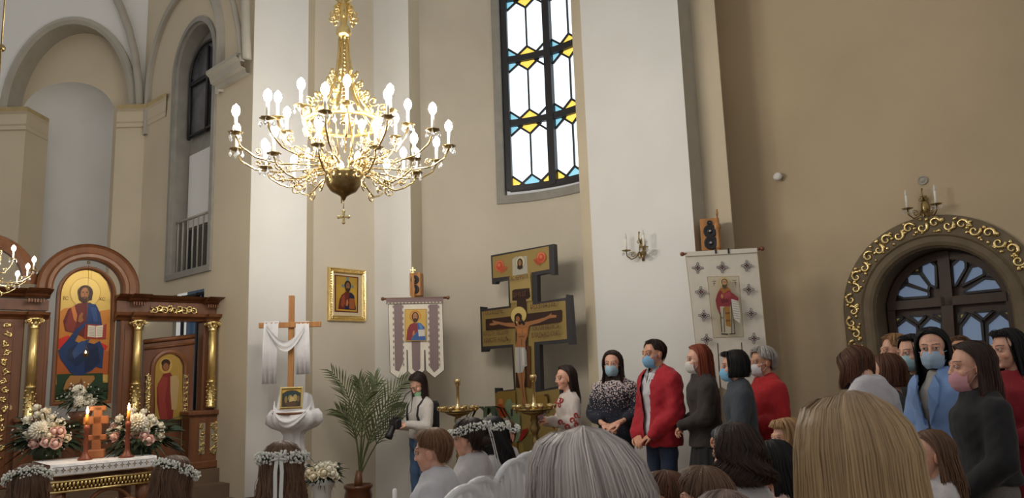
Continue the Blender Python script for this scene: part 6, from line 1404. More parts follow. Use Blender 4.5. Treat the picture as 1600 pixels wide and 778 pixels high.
    outw = S - np.array((0, -.01, 0)); outw[:, :, 2] *= .3; outw /= np.linalg.norm(outw, axis=2, keepdims=True) + 1e-9
    sd = np.cross(tang, outw); sd /= np.linalg.norm(sd, axis=2, keepdims=True) + 1e-9; up = np.cross(sd, tang)
    rr = sr * np.interp(np.linspace(0, 1, nS), [0, .1, .7, .9, 1], [.8, 1, 1, .75, .25])[None, :, None] * rd.uniform(.7, 1.3, (n, 1, 1))
    T3 = np.stack([S + sd * rr, S + up * rr * .9, S - sd * rr], 2)     # n, nS, 3, 3
    sv = T3.reshape(-1, 3); so_ = len(V); idx = np.arange(n * nS * 3).reshape(n, nS, 3) + so_
    q1 = np.stack([idx[:, :-1, 0], idx[:, 1:, 0], idx[:, 1:, 1], idx[:, :-1, 1]], -1).reshape(-1, 4); q2 = np.stack([idx[:, :-1, 1], idx[:, 1:, 1], idx[:, 1:, 2], idx[:, :-1, 2]], -1).reshape(-1, 4)
    sc = shade(np.tile(np.linspace(0, 1, nS)[None, :, None], (n, 1, 3)), np.tile(mul[:, None, None], (1, nS, 3))).reshape(-1, 3)
    VV = np.concatenate([V, sv]); CC = np.concatenate([C, sc]); CC = np.concatenate([CC.clip(0, 1), np.ones((len(CC), 1))], 1)
    if st['updo']:
        b = MB(); b.ell((0, -.115, -.005), (.045, .035, .04), 14, 10)
        for k in range(5): b.tube([Vector((.03 * math.cos(a) * (1 - k * .1), -.125 - .012 * k * .6, -.005 + .03 * math.sin(a) * (1 - k * .1))) for a in np.linspace(0, 6.0, 14)], .009, 6)
        oo = len(VV); VV = np.concatenate([VV, np.array(b.v)]); CC = np.concatenate([CC, np.tile(np.append(base * .9, 1), (len(b.v), 1))])
        extra = [tuple(i + oo for i in f) for f in b.f]
    else: extra = []
    W = (np.array(M) @ np.concatenate([VV, np.ones((len(VV), 1))], 1).T).T[:, :3]
    faces = Fs + [tuple(f) for f in np.concatenate([q1, q2]).tolist()] + extra
    return link(name, raw_mesh(name, W, faces, M_hair, CC), parent)

def face_mask(parent, M, rgb, drop=0, nm='face_mask'):
    b = MB(); nx, nz = 13, 11; V = []
    for j in range(nz):
        w = j / (nz - 1); z = -.016 - .094 * w - drop
        yc = np.interp(w, [0, .2, .45, .8, 1], [.099, .110, .114, .101, .078]) - drop * .35; hw = np.interp(w, [0, .3, .7, 1], [.058, .063, .058, .040])
        for i in range(nx):
            u = (i / (nx - 1)) * 2 - 1; x = hw * u; y = yc - .062 * abs(u) ** 2.0 + .0018 * math.sin(w * 30)
            V.append((x, y, z + .006 * abs(u) * (1 - 2 * w)))
    F_ = [(j * nx + i, j * nx + i + 1, (j + 1) * nx + i + 1, (j + 1) * nx + i) for j in range(nz - 1) for i in range(nx - 1)]
    N_ = len(V); V += [(x, y - .003, z) for x, y, z in V]; b.add(V, F_ + [tuple(i + N_ for i in f[::-1]) for f in F_])
    for s in (-1, 1):
        b.tube([(s * .058, .058, -.022 - drop), (s * .074, .02, -.012), (s * .080, -.018, .008)], .0016, 5); b.tube([(s * .045, .05, -.098 - drop), (s * .07, .015, -.05), (s * .080, -.02, -.018)], .0016, 5)
    b.T = Matrix.Identity(4); b.v = [tuple(M @ Vector(p)) for p in b.v]
    return b.build(nm, mat('mask_%d_%d_%d' % rgb, srgb(*rgb), .9, bump=.1, bscale=120), parent)
def wreath(parent, M, seed, tilt=0, ribbon=True, rx=.098, ry=.118, z0=.052):
    b = MB(); rd = random.Random(seed); Mt = M @ Matrix.Rotation(R(tilt), 4, 'X')
    for k in range(620):
        a = rd.uniform(0, 6.283); ra = rd.uniform(0, 6.283); rr = .026 * math.sqrt(rd.random()); r_ = rd.uniform(.0032, .0066)
        c = Vector(((rx + rr * math.cos(ra)) * math.cos(a), -.012 + (ry + rr * math.cos(ra)) * math.sin(a), z0 + rr * math.sin(ra) * 1.1)); b.ell(Mt @ c, r_, 5, 3)
    w = b.build('flower_wreath', M_tiny, parent, kind='stuff'); b = MB()
    b.tube([Mt @ Vector((rx * math.cos(a), -.012 + ry * math.sin(a), z0 - .004)) for a in np.linspace(0, 6.283, 30)[:-1]], .007, 6, closed=True)
    for k in range(60):
        a = rd.uniform(0, 6.283); c = Vector((rx * math.cos(a), -.012 + ry * math.sin(a), z0)); d = Vector((rd.uniform(-1, 1), rd.uniform(-1, 1), rd.uniform(-1, 1))).normalized() * .026; b.tube([Mt @ c, Mt @ (c + d)], [.0022, .0008], 4)
    b.build('wreath_stem', M_dleaf, w)
    if ribbon:
        for s in (-1, 1):
            b = MB(); pts = [Vector((s * .008, -.014 - ry - .02, z0)), Vector((s * .014, -.03 - ry - .012, z0 - .06)), Vector((s * .012, -.03 - ry - .012, z0 - .16)), Vector((s * .022, -.03 - ry - .006, z0 - .30))]
            V = []
            for p in pts: V += [p + Vector((-.008, 0, 0)), p + Vector((.008, .002, 0))]
            o_ = [v + Vector((0, .002, 0)) for v in V]; b.add([Mt @ v for v in V + o_], [(0, 1, 3, 2), (2, 3, 5, 4), (4, 5, 7, 6), (10, 11, 9, 8), (12, 13, 11, 10), (14, 15, 13, 12)]); b.build('ribbon', mat('white_satin', (.75, .75, .74), .35), w)
        b = MB()
        for s in (-1, 1): b.tube([Mt @ Vector((s * .002, -.035 - ry, z0)), Mt @ Vector((s * .03, -.04 - ry, z0 + .018)), Mt @ Vector((s * .034, -.04 - ry, z0 - .012)), Mt @ Vector((s * .002, -.036 - ry, z0 - .004))], .006, 6)
        b.build('bow', MATS['white_satin'] if 'white_satin' in MATS else mat('white_satin', (.75, .75, .74), .35), w)

ARMS = {  # elbow, wrist, hand aim per side (right +x), for a body 1.68 m tall
 'clasp': ((.222, .02, 1.09), (.085, .205, 1.02), (-.85, .35, -.35)), 'low': ((.222, .0, 1.08), (.12, .17, .90), (-.75, .45, -.45)),
 'side': ((.222, -.02, 1.10), (.255, .06, .86), (0, .15, -1)), 'read': ((.212, .05, 1.09), (.10, .25, 1.13), (-.55, .8, .2)), 'camera': ((.205, .07, 1.08), (.10, .27, 1.12), (-.7, .7, .1))}
def person(label, px, ptop, Y, heading, kind=0, skin='fair', hair=('dark', {}), top=None, bottom=None, mask=None, pose='clasp', hyaw=0, hpitch=0, hroll=0, hn=420, sr=.0019, wr=None, wide=1.0, coat=None, group=None, hands=True, hoff=(0, 0), seated=False, voxel=.016, lean=0, hairthk=.020, seed=None, bulk=1.0, ext=None, mk=None):
    seed = seed or int(px * 7 + ptop); p = at(px, ptop, Y); hs = (1.04, 1.08, .86)[kind]
    bow = .115 * (1 - math.cos(R(hpitch))) * .8 if hpitch > 0 else 0
    H = p.z - hairthk + bow + hoff[1]; drop = 0
    if seated: full = (H - .46) / .515; drop = full - H; H = full
    s = H / 1.68; t = thing('person', label, 'person', (p.x, Y, 0), -R(heading), group)
    male = kind == 1; sw = (.150, .182, .136)[kind] * wide; Q = lambda x, y, z: (x * s, y * s, z * s)
    headz = 1.68 * s - .115 * hs; fw = .03 * s
    if kind == 2: nz = headz - .132 * hs
    else: nz = headz - .152 * hs
    headz -= hoff[1]; fw += hoff[0]
    k_ = nz / (1.42 * s)          # children: shoulders sit where the neck ends
    Z = lambda z: z * s * k_ - drop
    headz -= drop
    hc = Vector((0, fw, headz)); Hd = Matrix.Translation(hc) @ Euler((-R(hpitch), R(hroll), R(-hyaw)), 'YXZ').to_matrix().to_4x4() if False else Matrix.Translation(hc + Vector((0, -.0, 0))) @ Matrix.Rotation(R(-hyaw), 4, 'Z') @ Matrix.Rotation(R(-hpitch), 4, 'X') @ Matrix.Rotation(R(hroll), 4, 'Y') @ Matrix.Scale(hs, 4)
    el, wri, aim = ARMS[pose]
    shp = lambda sg: Vector((sg * sw * s * 1.0, -.01 * s, Z(1.355)))
    elp = lambda sg: Vector((sg * el[0] * wide * s, el[1] * s, Z(el[2]))); wrp = lambda sg: Vector((sg * wri[0] * s, (wri[1] + .03 * (bulk - 1) * 5) * s, Z(wri[2]) - (.015 * s if sg > 0 else 0)))
    legp = lambda sg: [Vector((sg * .085 * s, 0, Z(.88))), Vector((sg * .095 * s, .015 * s, Z(.50))), Vector((sg * .095 * s, -.01 * s, .09 * s))] if not seated else [Vector((sg * .085 * s, 0, .545)), Vector((sg * .10 * s, .42 * s, .53)), Vector((sg * .10 * s, .42 * s, .09 * s))]
    # body: one skin surface from head to feet
    b = MB(); w_ = wide * bulk
    def torso(g, zt=1.47, zb=.90, fl=1.0, hem=None):
        rows = [(1.46, .068, .062), (1.425, .082, .070), (1.385, .125 if not male else .15, .082), (1.33, .158 if not male else .188, .105), (1.24, .158 if not male else .18, .115), (1.12, .138 if not male else .165, .102), (1.05, .140 if not male else .160, .100), (.96, .163, .115), (.88, .168, .118), (.80, .165, .115)]
        out = []
        for z, rx, ry in rows:
            if z > zt or z < zb: continue
            out.append((Z(z), 0, (.012 if 1.15 < z < 1.36 and not male else 0) * s, (rx * .90 * w_ + g) * s, (ry * (1 + .6 * (bulk - 1)) + g) * s))
        return out
    loft(b, torso(-.018, 1.44, .80)[::-1]); b.cap((0, 0, Z(1.38)), tuple(hc + Vector((0, -.03, -.09 * hs))), .052 * s, (.046, .052, .040)[kind] * hs, 14)
    for sg in (-1, 1):
        b.cap((sg * .03 * s, -.018 * s, Z(1.425)), shp(sg) + Vector((-sg * .02 * s, 0, .010 * s)), .036 * s, .036 * s)
        limb(b, [shp(sg), elp(sg), wrp(sg)], [.038 * s, .034 * s, .026 * s]); limb(b, legp(sg), [.074 * s, .052 * s, .038 * s]); fy = legp(sg)[2].y; b.cap((sg * .095 * s, fy - .02 * s, .045 * s), (sg * .105 * s, fy + .14 * s, .035 * s), .042 * s, .034 * s)
    V, P, _ = remesh(b, .018, 4)
    hv, hp, hk, hck = HEADS[kind]; h4 = np.concatenate([hv, np.ones((len(hv), 1))], 1); hw = (np.array(Hd) @ h4.T).T[:, :3]; H0 = Matrix.Translation(hc) @ Matrix.Scale(hs, 4); h0 = (np.array(H0) @ h4.T).T[:, :3]
    wn = ((-.055 - hv[:, 2]) / .11).clip(0, 1) * (hv[:, 1] < .035); wn = wn[:, None]; hw = hw * (1 - wn) + h0 * wn
    sk = SKIN[skin]; hcol = np.array(HAIRC[hair[0]] if isinstance(hair[0], str) else hair[0]); tab = np.array([sk, sk * np.array((.82, .50, .50)), hcol * .8 + sk * .12, (.55, .52, .50), (.05, .035, .03), (.10, .06, .05)])
    hcl = tab[hk] * np.where(hk == 0, 1, 1)[:, None]; hcl = hcl * (1 - hck[:, None] * np.array((.0, .16, .16)) * (hk == 0)[:, None])
    AV = [V, hw]; AP = list(P) + [tuple(i + len(V) for i in f) for f in hp]; AC = [np.tile(sk, (len(V), 1)), hcl]; o = len(V) + len(hw)
    if hands:
        for sg in (-1, 1):
            a = Vector((sg * -aim[0] * -1, aim[1], aim[2])); a = Vector((sg * aim[0], aim[1], aim[2])).normalized(); up = Vector((0, .5, .86)) if pose != 'side' else Vector((sg, 0, 0)); xx = a.cross(up).normalized(); zz = xx.cross(a)
            mx = Matrix((xx * (1 if sg < 0 else -1) * -1, a, zz)).transposed().to_4x4(); mx.translation = wrp(sg) + a * .01
            hv2 = HAND[0] * (.95 if kind != 2 else .75) * (1.08 if male else 1); q = (np.array(mx) @ np.concatenate([hv2, np.ones((len(hv2), 1))], 1).T).T[:, :3]
            AV.append(q); AP += [tuple(i + o for i in f) for f in HAND[1]]; AC.append(np.tile(sk * np.array((1, .94, .92)), (len(q), 1))); o += len(q)
    VV = np.vstack(AV); CC = np.concatenate([np.vstack(AC), np.ones((o, 1))], 1); link('body', raw_mesh('body', VV, AP, M_skin, CC), t)
    # clothing
    def garment(name, g, z0, z1, m, sleeve=True, slen=1.0, hemflare=0, open_=None, fold=.006, sl_r=.054, vx=None, puff=0, collar=0):
        b = MB(); rows = torso(g, z1, max(z0, .80))[::-1]
        if z0 < .80 and not seated:
            n_ = 5; rr = rows[0]
            for i in range(1, n_ + 1): zz = .80 + (z0 - .80) * i / n_; rows.insert(0, (Z(zz), 0, 0, rr[3] + hemflare * s * i / n_, rr[4] + hemflare * s * i / n_))
        else:
            rr = rows[0]; rows.insert(0, (Z(max(z0, .82) if seated else z0), 0, 0, rr[3] + hemflare * s * .5, rr[4] + hemflare * s * .5))
        loft(b, rows)
        for sg in ((-1, 1) if z1 > 1.3 else ()): b.cap((sg * .035 * s, -.018 * s, Z(1.425)), shp(sg) * 1.0 + Vector((-sg * .02 * s, 0, .012 * s)), (.040 + g) * s, (.040 + g * .8) * s)
        if sleeve:
            for sg in (-1, 1):
                e_ = elp(sg); ww_ = elp(sg).lerp(wrp(sg), slen) if slen > .1 else e_
                if slen > .1: limb(b, [shp(sg) + Vector((-sg * .008 * s, 0, -.012 * s)), e_, ww_], [sl_r * 1.12 * s, (sl_r + puff * .6) * s, (sl_r * .74 + puff) * s])
                else: limb(b, [shp(sg), shp(sg).lerp(e_, .5)], [sl_r * 1.15 * s, sl_r * s])
        if collar: b.cap((0, -.012 * s, Z(1.40)), (0, .0, Z(1.40) + collar * s), .070 * s, .064 * s)
        V, P, Nn = remesh(b, vx or voxel * max(.7, s), 4)
        V = V + Nn * (fold * s * cnoise(V, (24 / s, 24 / s, 16 / s), seed + 5) + fold * .6 * s * cnoise(V, (60, 60, 44), seed + 9))[:, None]
        if open_:
            wv = lambda z: np.interp(z, [Z(z0), Z(1.15), Z(1.40)], open_)
            cen = np.array([V[list(f)].mean(0) for f in P]); keep = ~((np.abs(cen[:, 0]) < wv(cen[:, 2]) * s) & (cen[:, 1] > .02 * s)); P = [f for f, k in zip(P, keep) if k]
        return link(name, raw_mesh(name, V, P, m), t)
    out = {}
    if bottom:
        bk, bm_ = bottom[:2]
        if bk == 'skirt' and seated:
            b = MB(); loft(b, [(Z(.86), 0, 0, .16 * s, .115 * s), (Z(.96), 0, 0, .150 * s, .11 * s), (Z(1.04), 0, 0, .13 * s, .10 * s)])
            for sg in (-1, 1): limb(b, [legp(sg)[0], legp(sg)[1], legp(sg)[1] + Vector((0, .02, -.20))], [.10 * s, .085 * s, .10 * s])
            b.cap(legp(1)[1], legp(-1)[1], .075 * s, .075 * s); b.cap((legp(1)[0] + legp(1)[1]) / 2, (legp(-1)[0] + legp(-1)[1]) / 2, .08 * s, .08 * s)
            V, P, Nn = remesh(b, .017, 4); V = V + Nn * (.005 * s * cnoise(V, (18, 18, 18), seed + 3))[:, None]; link('skirt', raw_mesh('skirt', V, P, bm_), t)
        elif bk == 'trousers':
            b = MB(); loft(b, [(Z(.78), 0, 0, .150 * s * w_, .11 * s), (Z(.86), 0, 0, .172 * s * w_, .122 * s), (Z(.96), 0, 0, .162 * s * w_, .115 * s), (Z(1.03), 0, 0, .145 * s * w_, .105 * s)])
            for sg in (-1, 1): limb(b, legp(sg), [.090 * s, .070 * s, .058 * s])
            V, P, Nn = remesh(b, .017, 4); V = V + Nn * (.005 * s * cnoise(V, (18, 18, 40), seed + 3))[:, None]; link('trousers', raw_mesh('trousers', V, P, bm_), t)
        else:
            zb = bottom[2] if len(bottom) > 2 else .45; fl = bottom[3] if len(bottom) > 3 else .08; b = MB()
            rows = [(Z(zb), .20 + fl), (Z(.70), .185 + fl * .4), (Z(.88), .175), (Z(1.0), .15), (Z(1.05), .138)]; NS = 72; V = []
            for z, r in rows:
                for k in range(NS):
                    a = 2 * math.pi * k / NS; am = .05 * (Z(1.05) - z) / Z(.6); rr = r * s * w_ * (1 + am * math.sin(a * 16)); V.append((rr * math.cos(a), rr * .72 * math.sin(a), z))
            b.add(V, [(i * NS + k, i * NS + (k + 1) % NS, (i + 1) * NS + (k + 1) % NS, (i + 1) * NS + k) for i in range(len(rows) - 1) for k in range(NS)]); b.build('skirt', bm_, t)
        b = MB()
        for sg in (-1, 1): fy = legp(sg)[2].y + .01 * s; b.cap((sg * .098 * s, fy - .035 * s, .048 * s), (sg * .108 * s, fy + .14 * s, .042 * s), .050 * s, .042 * s); b.box((sg * .103 * s, fy + .05 * s, .010), (.085 * s, .25 * s, .02), bev=.006)
        b.build('shoes', M_black, t)
    if top:
        for g in (top if isinstance(top, list) else [top]): out[g['name']] = garment(**g)
    hair_build(t, Hd, hair[1], hcol, seed, hn, sr)
    if mask: face_mask(t, Hd, mask[0] if isinstance(mask[0], tuple) else mask, mask[1] if isinstance(mask[0], tuple) else 0)
    if wr is not None: wreath(t, Hd, seed, **wr)
    t_info = dict(root=t, s=s, Z=Z, Hd=Hd, wrp=wrp, elp=elp, shp=shp, parts=out, H=H)
    if mk: mk(t_info)
    return t_info
def G_(name, m, **k): d = dict(name=name, g=.012, z0=.85, z1=1.45, m=m); d.update(k); return d
LONG = dict(length=.30, gap=104, back=.03); BOB = dict(length=.13, gap=112, bangs=0, flare=1.08, back=-.01, taper=.9)
SHORT = dict(short=True, thick=.011); 
denim = cloth_mat('blue_denim', (70, 96, 132), .3, 60); blackc = cloth_mat('black_wool', (26, 26, 30)); whitec = cloth_mat('white_dress', (196, 192, 194)); 
# ---------------------------------------------------------------- who stands where
def photographer_kit(I):
    s, Z, t = I['s'], I['Z'], I['root']; b = MB()
    for sg in (-1, 1):
        pts = [(sg * .10 * s, -.11 * s, Z(1.22)), (sg * .105 * s, -.06 * s, Z(1.405)), (sg * .105 * s, .03 * s, Z(1.415)), (sg * .105 * s, .115 * s, Z(1.33)), (sg * .10 * s, .128 * s, Z(1.22)), (sg * .12 * s, .10 * s, Z(1.08)), (sg * .13 * s, -.05 * s, Z(1.0))]
        b.tube(pts, .019, 8, flat=.4)
    b.build('bag_strap', M_black, t); b = MB(); b.box((0, -.17 * s, Z(1.18)), (.24, .09, .36), bev=.03); b.build('rucksack', cloth_mat('black_nylon', (30, 30, 34)), t)
    w = (I['wrp'](1) + I['wrp'](-1)) / 2; M = t.matrix_world if False else Matrix.Translation(t.location) @ t.rotation_euler.to_matrix().to_4x4()
    c = thing('camera', 'black camera with a long lens held by the woman in the white sweater', 'camera'); q = M @ (w + Vector((0, .10, .02))); c.location = q; c.rotation_euler = t.rotation_euler
    b = MB(); b.box((0, 0, 0), (.14, .07, .10), bev=.012); b.box((0, .0, .06), (.06, .06, .035), bev=.01); b.box((-.055, .025, -.01), (.03, .05, .09), bev=.01); b.build('camera_body', M_black, c)
    b = MB(); b.T = Matrix.Translation((0, .03, -.02)) @ Matrix.Rotation(R(-150), 4, 'X') ; b.lathe([(.032, 0), (.034, .03), (.036, .06), (.036, .09), (.041, .10), (.041, .14), (.034, .142), (.030, .13)], 20); b.build('lens', M_black, c)
    b = MB(); b.lathe([(.009, .05), (.009, .062)], 10, (.045, 0, 0)); b.build('shutter_dial', MATS['dark_brass'], c)
    b = MB(); b.tube([(-.07, 0, .03), (-.11, -.12, .12), (-.06, -.19, .30), (0, -.22, .34), (.06, -.19, .30), (.11, -.12, .12), (.07, 0, .03)], .007, 6, flat=.4); b.build('neck_strap', M_black, c)
person('woman in white sweater and blue jeans looking down at a black camera', 656, 583, 8.6, -136, hair=('dark', dict(LONG, length=.34, gap=98, fall=-.02)), top=G_('sweater', cloth_mat('white_knit', (206, 200, 194), .4, 60), g=.022, z0=.93, z1=1.475, sl_r=.066, fold=.006), bottom=('trousers', denim), pose='camera', hpitch=34, mask=((150, 200, 160), .03), mk=photographer_kit)
def embroider(I):
    t, s, Z = I['root'], I['s'], I['Z']; o = I['parts']['blouse']; V = np.array([v.co for v in o.data.vertices]); Nn = np.array([v.normal for v in o.data.vertices]); b = MB()
    for sg in (-1, 1):
        e, w, sh_ = I['elp'](sg), I['wrp'](sg), I['shp'](sg)
        for c in (sh_.lerp(e, .62) + Vector((sg * .06, 0, 0)), sh_.lerp(e, .82) + Vector((sg * .06, .03, 0)), e + Vector((sg * .06, -.01, .0)), e.lerp(w, .35) + Vector((sg * .05, 0, -.03)), e.lerp(w, .65) + Vector((sg * .05, .0, 0)), Vector((sg * .05, .13, Z(1.30))), Vector((sg * .085, .12, Z(1.36)))):
            i = np.argmin(((V - np.array(c)) ** 2).sum(1)); p = Vector(V[i]); n = Vector(Nn[i]); x = n.orthogonal().normalized(); y = n.cross(x)
            b.tube([p + n * .004 + (x * math.cos(a) + y * math.sin(a)) * .020 for a in np.linspace(0, 5.4, 12)], .0075, 5)
            b.tube([p + n * .004 + x * .03, p + n * .004 + x * .045 + y * .02], .006, 5)
    b.build('embroidery', mat('red_thread', srgb(176, 52, 46), .8), t)
    M = Matrix.Translation(t.location) @ t.rotation_euler.to_matrix().to_4x4(); w = (I['wrp'](1) + I['wrp'](-1)) / 2
    bk = thing('booklet', 'purple booklet held by the woman in the embroidered white blouse', 'book', M @ (w + Vector((0, .10, .03))), t.rotation_euler.z); b = MB(); b.T = Matrix.Rotation(R(-50), 4, 'X'); b.box((0, 0, .008), (.11, .16, .006), bev=.002); b.box((0, 0, -.008), (.11, .16, .006), bev=.002); b.build('cover', mat('plum_cover', srgb(92, 44, 66), .5), bk); b = MB(); b.T = Matrix.Rotation(R(-50), 4, 'X'); b.box((.002, 0, 0), (.10, .15, .010)); b.build('pages', M_linen, bk)
person('dark-haired woman in a white blouse embroidered with red flowers, holding a purple booklet', 886, 569, 7.9, -108, hair=('dark', dict(LONG, length=.27, gap=96, fall=-.03)), top=G_('blouse', cloth_mat('white_blouse', (206, 196, 190), .3, 30), g=.020, z0=.86, z1=1.45, sl_r=.062, puff=.012, fold=.006), bottom=('skirt', cloth_mat('navy_skirt', (30, 32, 48)), .35), pose='read', hyaw=-4, mk=embroider)
mb_ = cloth_mat('petal_print', (20, 24, 40)); nt = mb_.node_tree; N = nt.nodes; L = nt.links
vo = N.new('ShaderNodeTexVoronoi'); vo.inputs['Scale'].default_value = 62; tc_ = N.new('ShaderNodeTexCoord'); nz_ = N.new('ShaderNodeTexNoise'); nz_.inputs['Scale'].default_value = 60; L.new(tc_.outputs['Object'], nz_.inputs['Vector']); vm = N.new('ShaderNodeVectorMath'); vm.operation = 'MULTIPLY_ADD'; vm.inputs[1].default_value = (.03, .03, .03); L.new(nz_.outputs['Color'], vm.inputs[0]); L.new(tc_.outputs['Object'], vm.inputs[2]); L.new(vm.outputs[0], vo.inputs['Vector']); sx = N.new('ShaderNodeSeparateXYZ'); L.new(tc_.outputs['Object'], sx.inputs[0])
mr = N.new('ShaderNodeMapRange'); mr.inputs[1].default_value = 1.02; mr.inputs[2].default_value = 1.36; mr.inputs[3].default_value = .10; mr.inputs[4].default_value = .62; L.new(sx.outputs[2], mr.inputs[0])
lt = N.new('ShaderNodeMath'); lt.operation = 'LESS_THAN'; L.new(vo.outputs['Distance'], lt.inputs[0]); L.new(mr.outputs[0], lt.inputs[1])
mx_ = N.new('ShaderNodeMixRGB'); mx_.inputs[1].default_value = (*srgb(24, 28, 44), 1); mx_.inputs[2].default_value = (*srgb(206, 190, 188), 1); L.new(lt.outputs[0], mx_.inputs[0]); L.new(mx_.outputs[0], N['Principled BSDF'].inputs['Base Color'])
person('woman in a navy blouse with white petal print and blue mask, hands clasped', 957, 546, 7.55, -160, skin='fair', hair=('dark', dict(LONG, length=.25, gap=108, wave=.008)), top=G_('blouse', mb_, g=.020, z0=.80, z1=1.45, slen=.62, sl_r=.072), bottom=('trousers', blackc), mask=(160, 196, 218), wide=1.04, bulk=1.06, hyaw=2)
def man_bits(I):
    t, s, Z = I['root'], I['s'], I['Z']; b = MB()
    for sg in (-1, 1): b.add([(sg * .012 * s, .115 * s, Z(1.33)), (sg * .085 * s, .075 * s, Z(1.40)), (sg * .075 * s, .03 * s, Z(1.485)), (sg * .03 * s, .075 * s, Z(1.45)), (sg * .012 * s, .121 * s, Z(1.335)), (sg * .088 * s, .081 * s, Z(1.41))], [(0, 1, 2, 3), (0, 4, 5, 1), (1, 5, 2), (4, 3, 2, 5)])
    b.build('collar', cloth_mat('white_shirt', (204, 204, 210)), t)
person('man in a red jacket over a white shirt, wearing a blue mask', 1024, 528, 7.0, -118, kind=1, skin='mid', hair=('dark', dict(SHORT, thick=.009, front=50, side=92, nape=120)), top=[G_('shirt', cloth_mat('white_shirt', (204, 204, 210)), g=.010, z0=.86, z1=1.45, sleeve=False), G_('jacket', cloth_mat('red_jacket', (170, 28, 44), .5, 14), g=.042, z0=.78, z1=1.47, sl_r=.082, fold=.010, open_=(.02, .055, .085), collar=.05)], bottom=('trousers', cloth_mat('dark_jeans', (40, 52, 78))), mask=(128, 178, 216), pose='low', hyaw=2, bulk=1.05, mk=man_bits)
person('red-haired woman with a dark brown jacket and black pleated skirt', 1094, 536, 6.7, -84, hair=('red', dict(LONG, length=.30, gap=98, flare=1.12, back=.01, fall=.0)), top=G_('jacket', cloth_mat('brown_jacket', (52, 46, 44)), g=.032, z0=.82, z1=1.475, sl_r=.072, hemflare=.03), bottom=('skirt', blackc, .4), mask=(214, 210, 208), pose='clasp')
person('woman with a black bob and blue mask in a slate grey jacket', 1150, 545, 6.25, -76, hair=('black', dict(BOB, length=.10, gap=108, bangs=58)), top=G_('jacket', cloth_mat('slate_jacket', (62, 68, 76), .3, 30), g=.030, z0=.80, z1=1.47, sl_r=.072), bottom=('trousers', blackc), mask=(130, 186, 224))
person('grey-haired woman in a bright red jacket and white mask', 1193, 540, 6.6, -102, skin='mid', hair=('grey', dict(SHORT, thick=.024, front=56, side=92, nape=112)), hn=700, top=G_('jacket', cloth_mat('scarlet_jacket', (176, 26, 34), .3, 20), g=.034, z0=.78, z1=1.475, sl_r=.078), bottom=('trousers', blackc), mask=(220, 216, 220), bulk=1.08, wide=1.05)
# crowd by the arched door
person('woman with chestnut hair bowing her head, in a white top', 1352, 543, 4.6, -22, hair=('chestnut', dict(BOB, length=.10, gap=112, flare=1.1)), top=G_('blouse', cloth_mat('white_top', (196, 194, 200)), g=.018, z0=.86, z1=1.47), bottom=('trousers', blackc), hpitch=34, hoff=(.05, .065), bulk=1.05)
person('person with dark chestnut hair squeezed behind the bowing woman in white', 1388, 550, 5.15, -60, hair=('chestnut', dict(BOB, length=.10, gap=108)), top=G_('jacket', cloth_mat('dark_green_jacket', (58, 66, 64)), g=.02), bottom=('trousers', blackc), hn=300)
person('blonde woman in profile with hair tied back, in a grey-green jacket', 1401, 519, 5.9, -84, hair=(srt(150, 112, 78), dict(SHORT, thick=.012, front=50, side=92, nape=118, updo=True)), top=G_('jacket', cloth_mat('sage_jacket', (70, 86, 82)), g=.028, collar=.05), bottom=('trousers', blackc), hn=600)
person('dark-haired woman in a pale blue mask, half hidden behind the blue coat', 1427, 520, 5.35, -108, hair=('black', dict(BOB, length=.14, gap=112, bangs=50)), top=G_('jacket', blackc, g=.02), bottom=('trousers', blackc), mask=(168, 204, 216), hn=300)
def lapels(col):
    def f(I):
        t, s, Z = I['root'], I['s'], I['Z']; b = MB()
        CV = np.array([v.co for v in I['parts']['coat'].data.vertices])
        def on(x, z):
            e = (CV[:, 0] - x) ** 2 + (CV[:, 2] - z) ** 2 - .02 * CV[:, 1].clip(-.1, .2); return CV[np.argmin(e), 1] + .006
        for sg in (-1, 1):
            V = [(sg * x * s, on(sg * x * s, Z(z)), Z(z)) for x, z in ((.02, 1.12), (.095, 1.25), (.10, 1.36), (.06, 1.425), (.04, 1.33))]
            b.add(V + [(x, y + .012, z + .004) for x, y, z in V], [(0, 1, 2, 4), (2, 3, 4), (9, 7, 6, 5), (9, 8, 7), (0, 5, 6, 1), (1, 6, 7, 2), (0, 4, 9, 5), (4, 3, 8, 9)], smooth=False)
        b.build('lapel', col, t)
    return f
bcoat = cloth_mat('sky_blue_coat', (128, 160, 212), .2, 20)
person('woman with long black hair and a blue mask in a sky blue coat', 1459, 509, 4.7, -112, hair=('black', dict(LONG, length=.34, gap=108, part=.01, flare=1.05)), top=[G_('dress', cloth_mat('cream_dress', (170, 166, 160)), g=.008, z0=.5, z1=1.47, sleeve=False), G_('coat', bcoat, g=.036, z0=.46, z1=1.47, sl_r=.078, hemflare=.04, open_=(.06, .012, .055), fold=.007)], bottom=('skirt', cloth_mat('cream_dress', (170, 166, 160)), .45, .0), mask=(166, 190, 214), pose='low', hyaw=-30, mk=lapels(bcoat), hn=600)
person('man with cropped dark hair showing above the woman in the black jacket', 1497, 523, 6.3, -150, kind=1, skin='mid', hair=('brown', dict(SHORT, front=44)), top=G_('shirt', blackc, g=.02), bottom=('trousers', blackc), hn=300)
person('woman with long brown hair and pink mask in a black jacket and grey trousers', 1520, 530, 4.05, -80, hair=('dark', dict(LONG, length=.40, gap=96, wave=.008, flare=1.2, back=.0, fall=-.02, tip=srt(70, 40, 30))), top=G_('jacket', cloth_mat('black_jacket', (24, 24, 28)), g=.036, z0=.93, z1=1.47, sl_r=.080), bottom=('trousers', cloth_mat('grey_flannel', (112, 106, 102), .4, 60)), mask=((204, 150, 160), .012), pose='low', hn=800)
rdm = cloth_mat('crimson_dress', (142, 26, 40)); rdm2 = mat('crimson_lace', srgb(120, 24, 38), .85, col2=srgb(170, 110, 96), vscale=70, bump=.2)
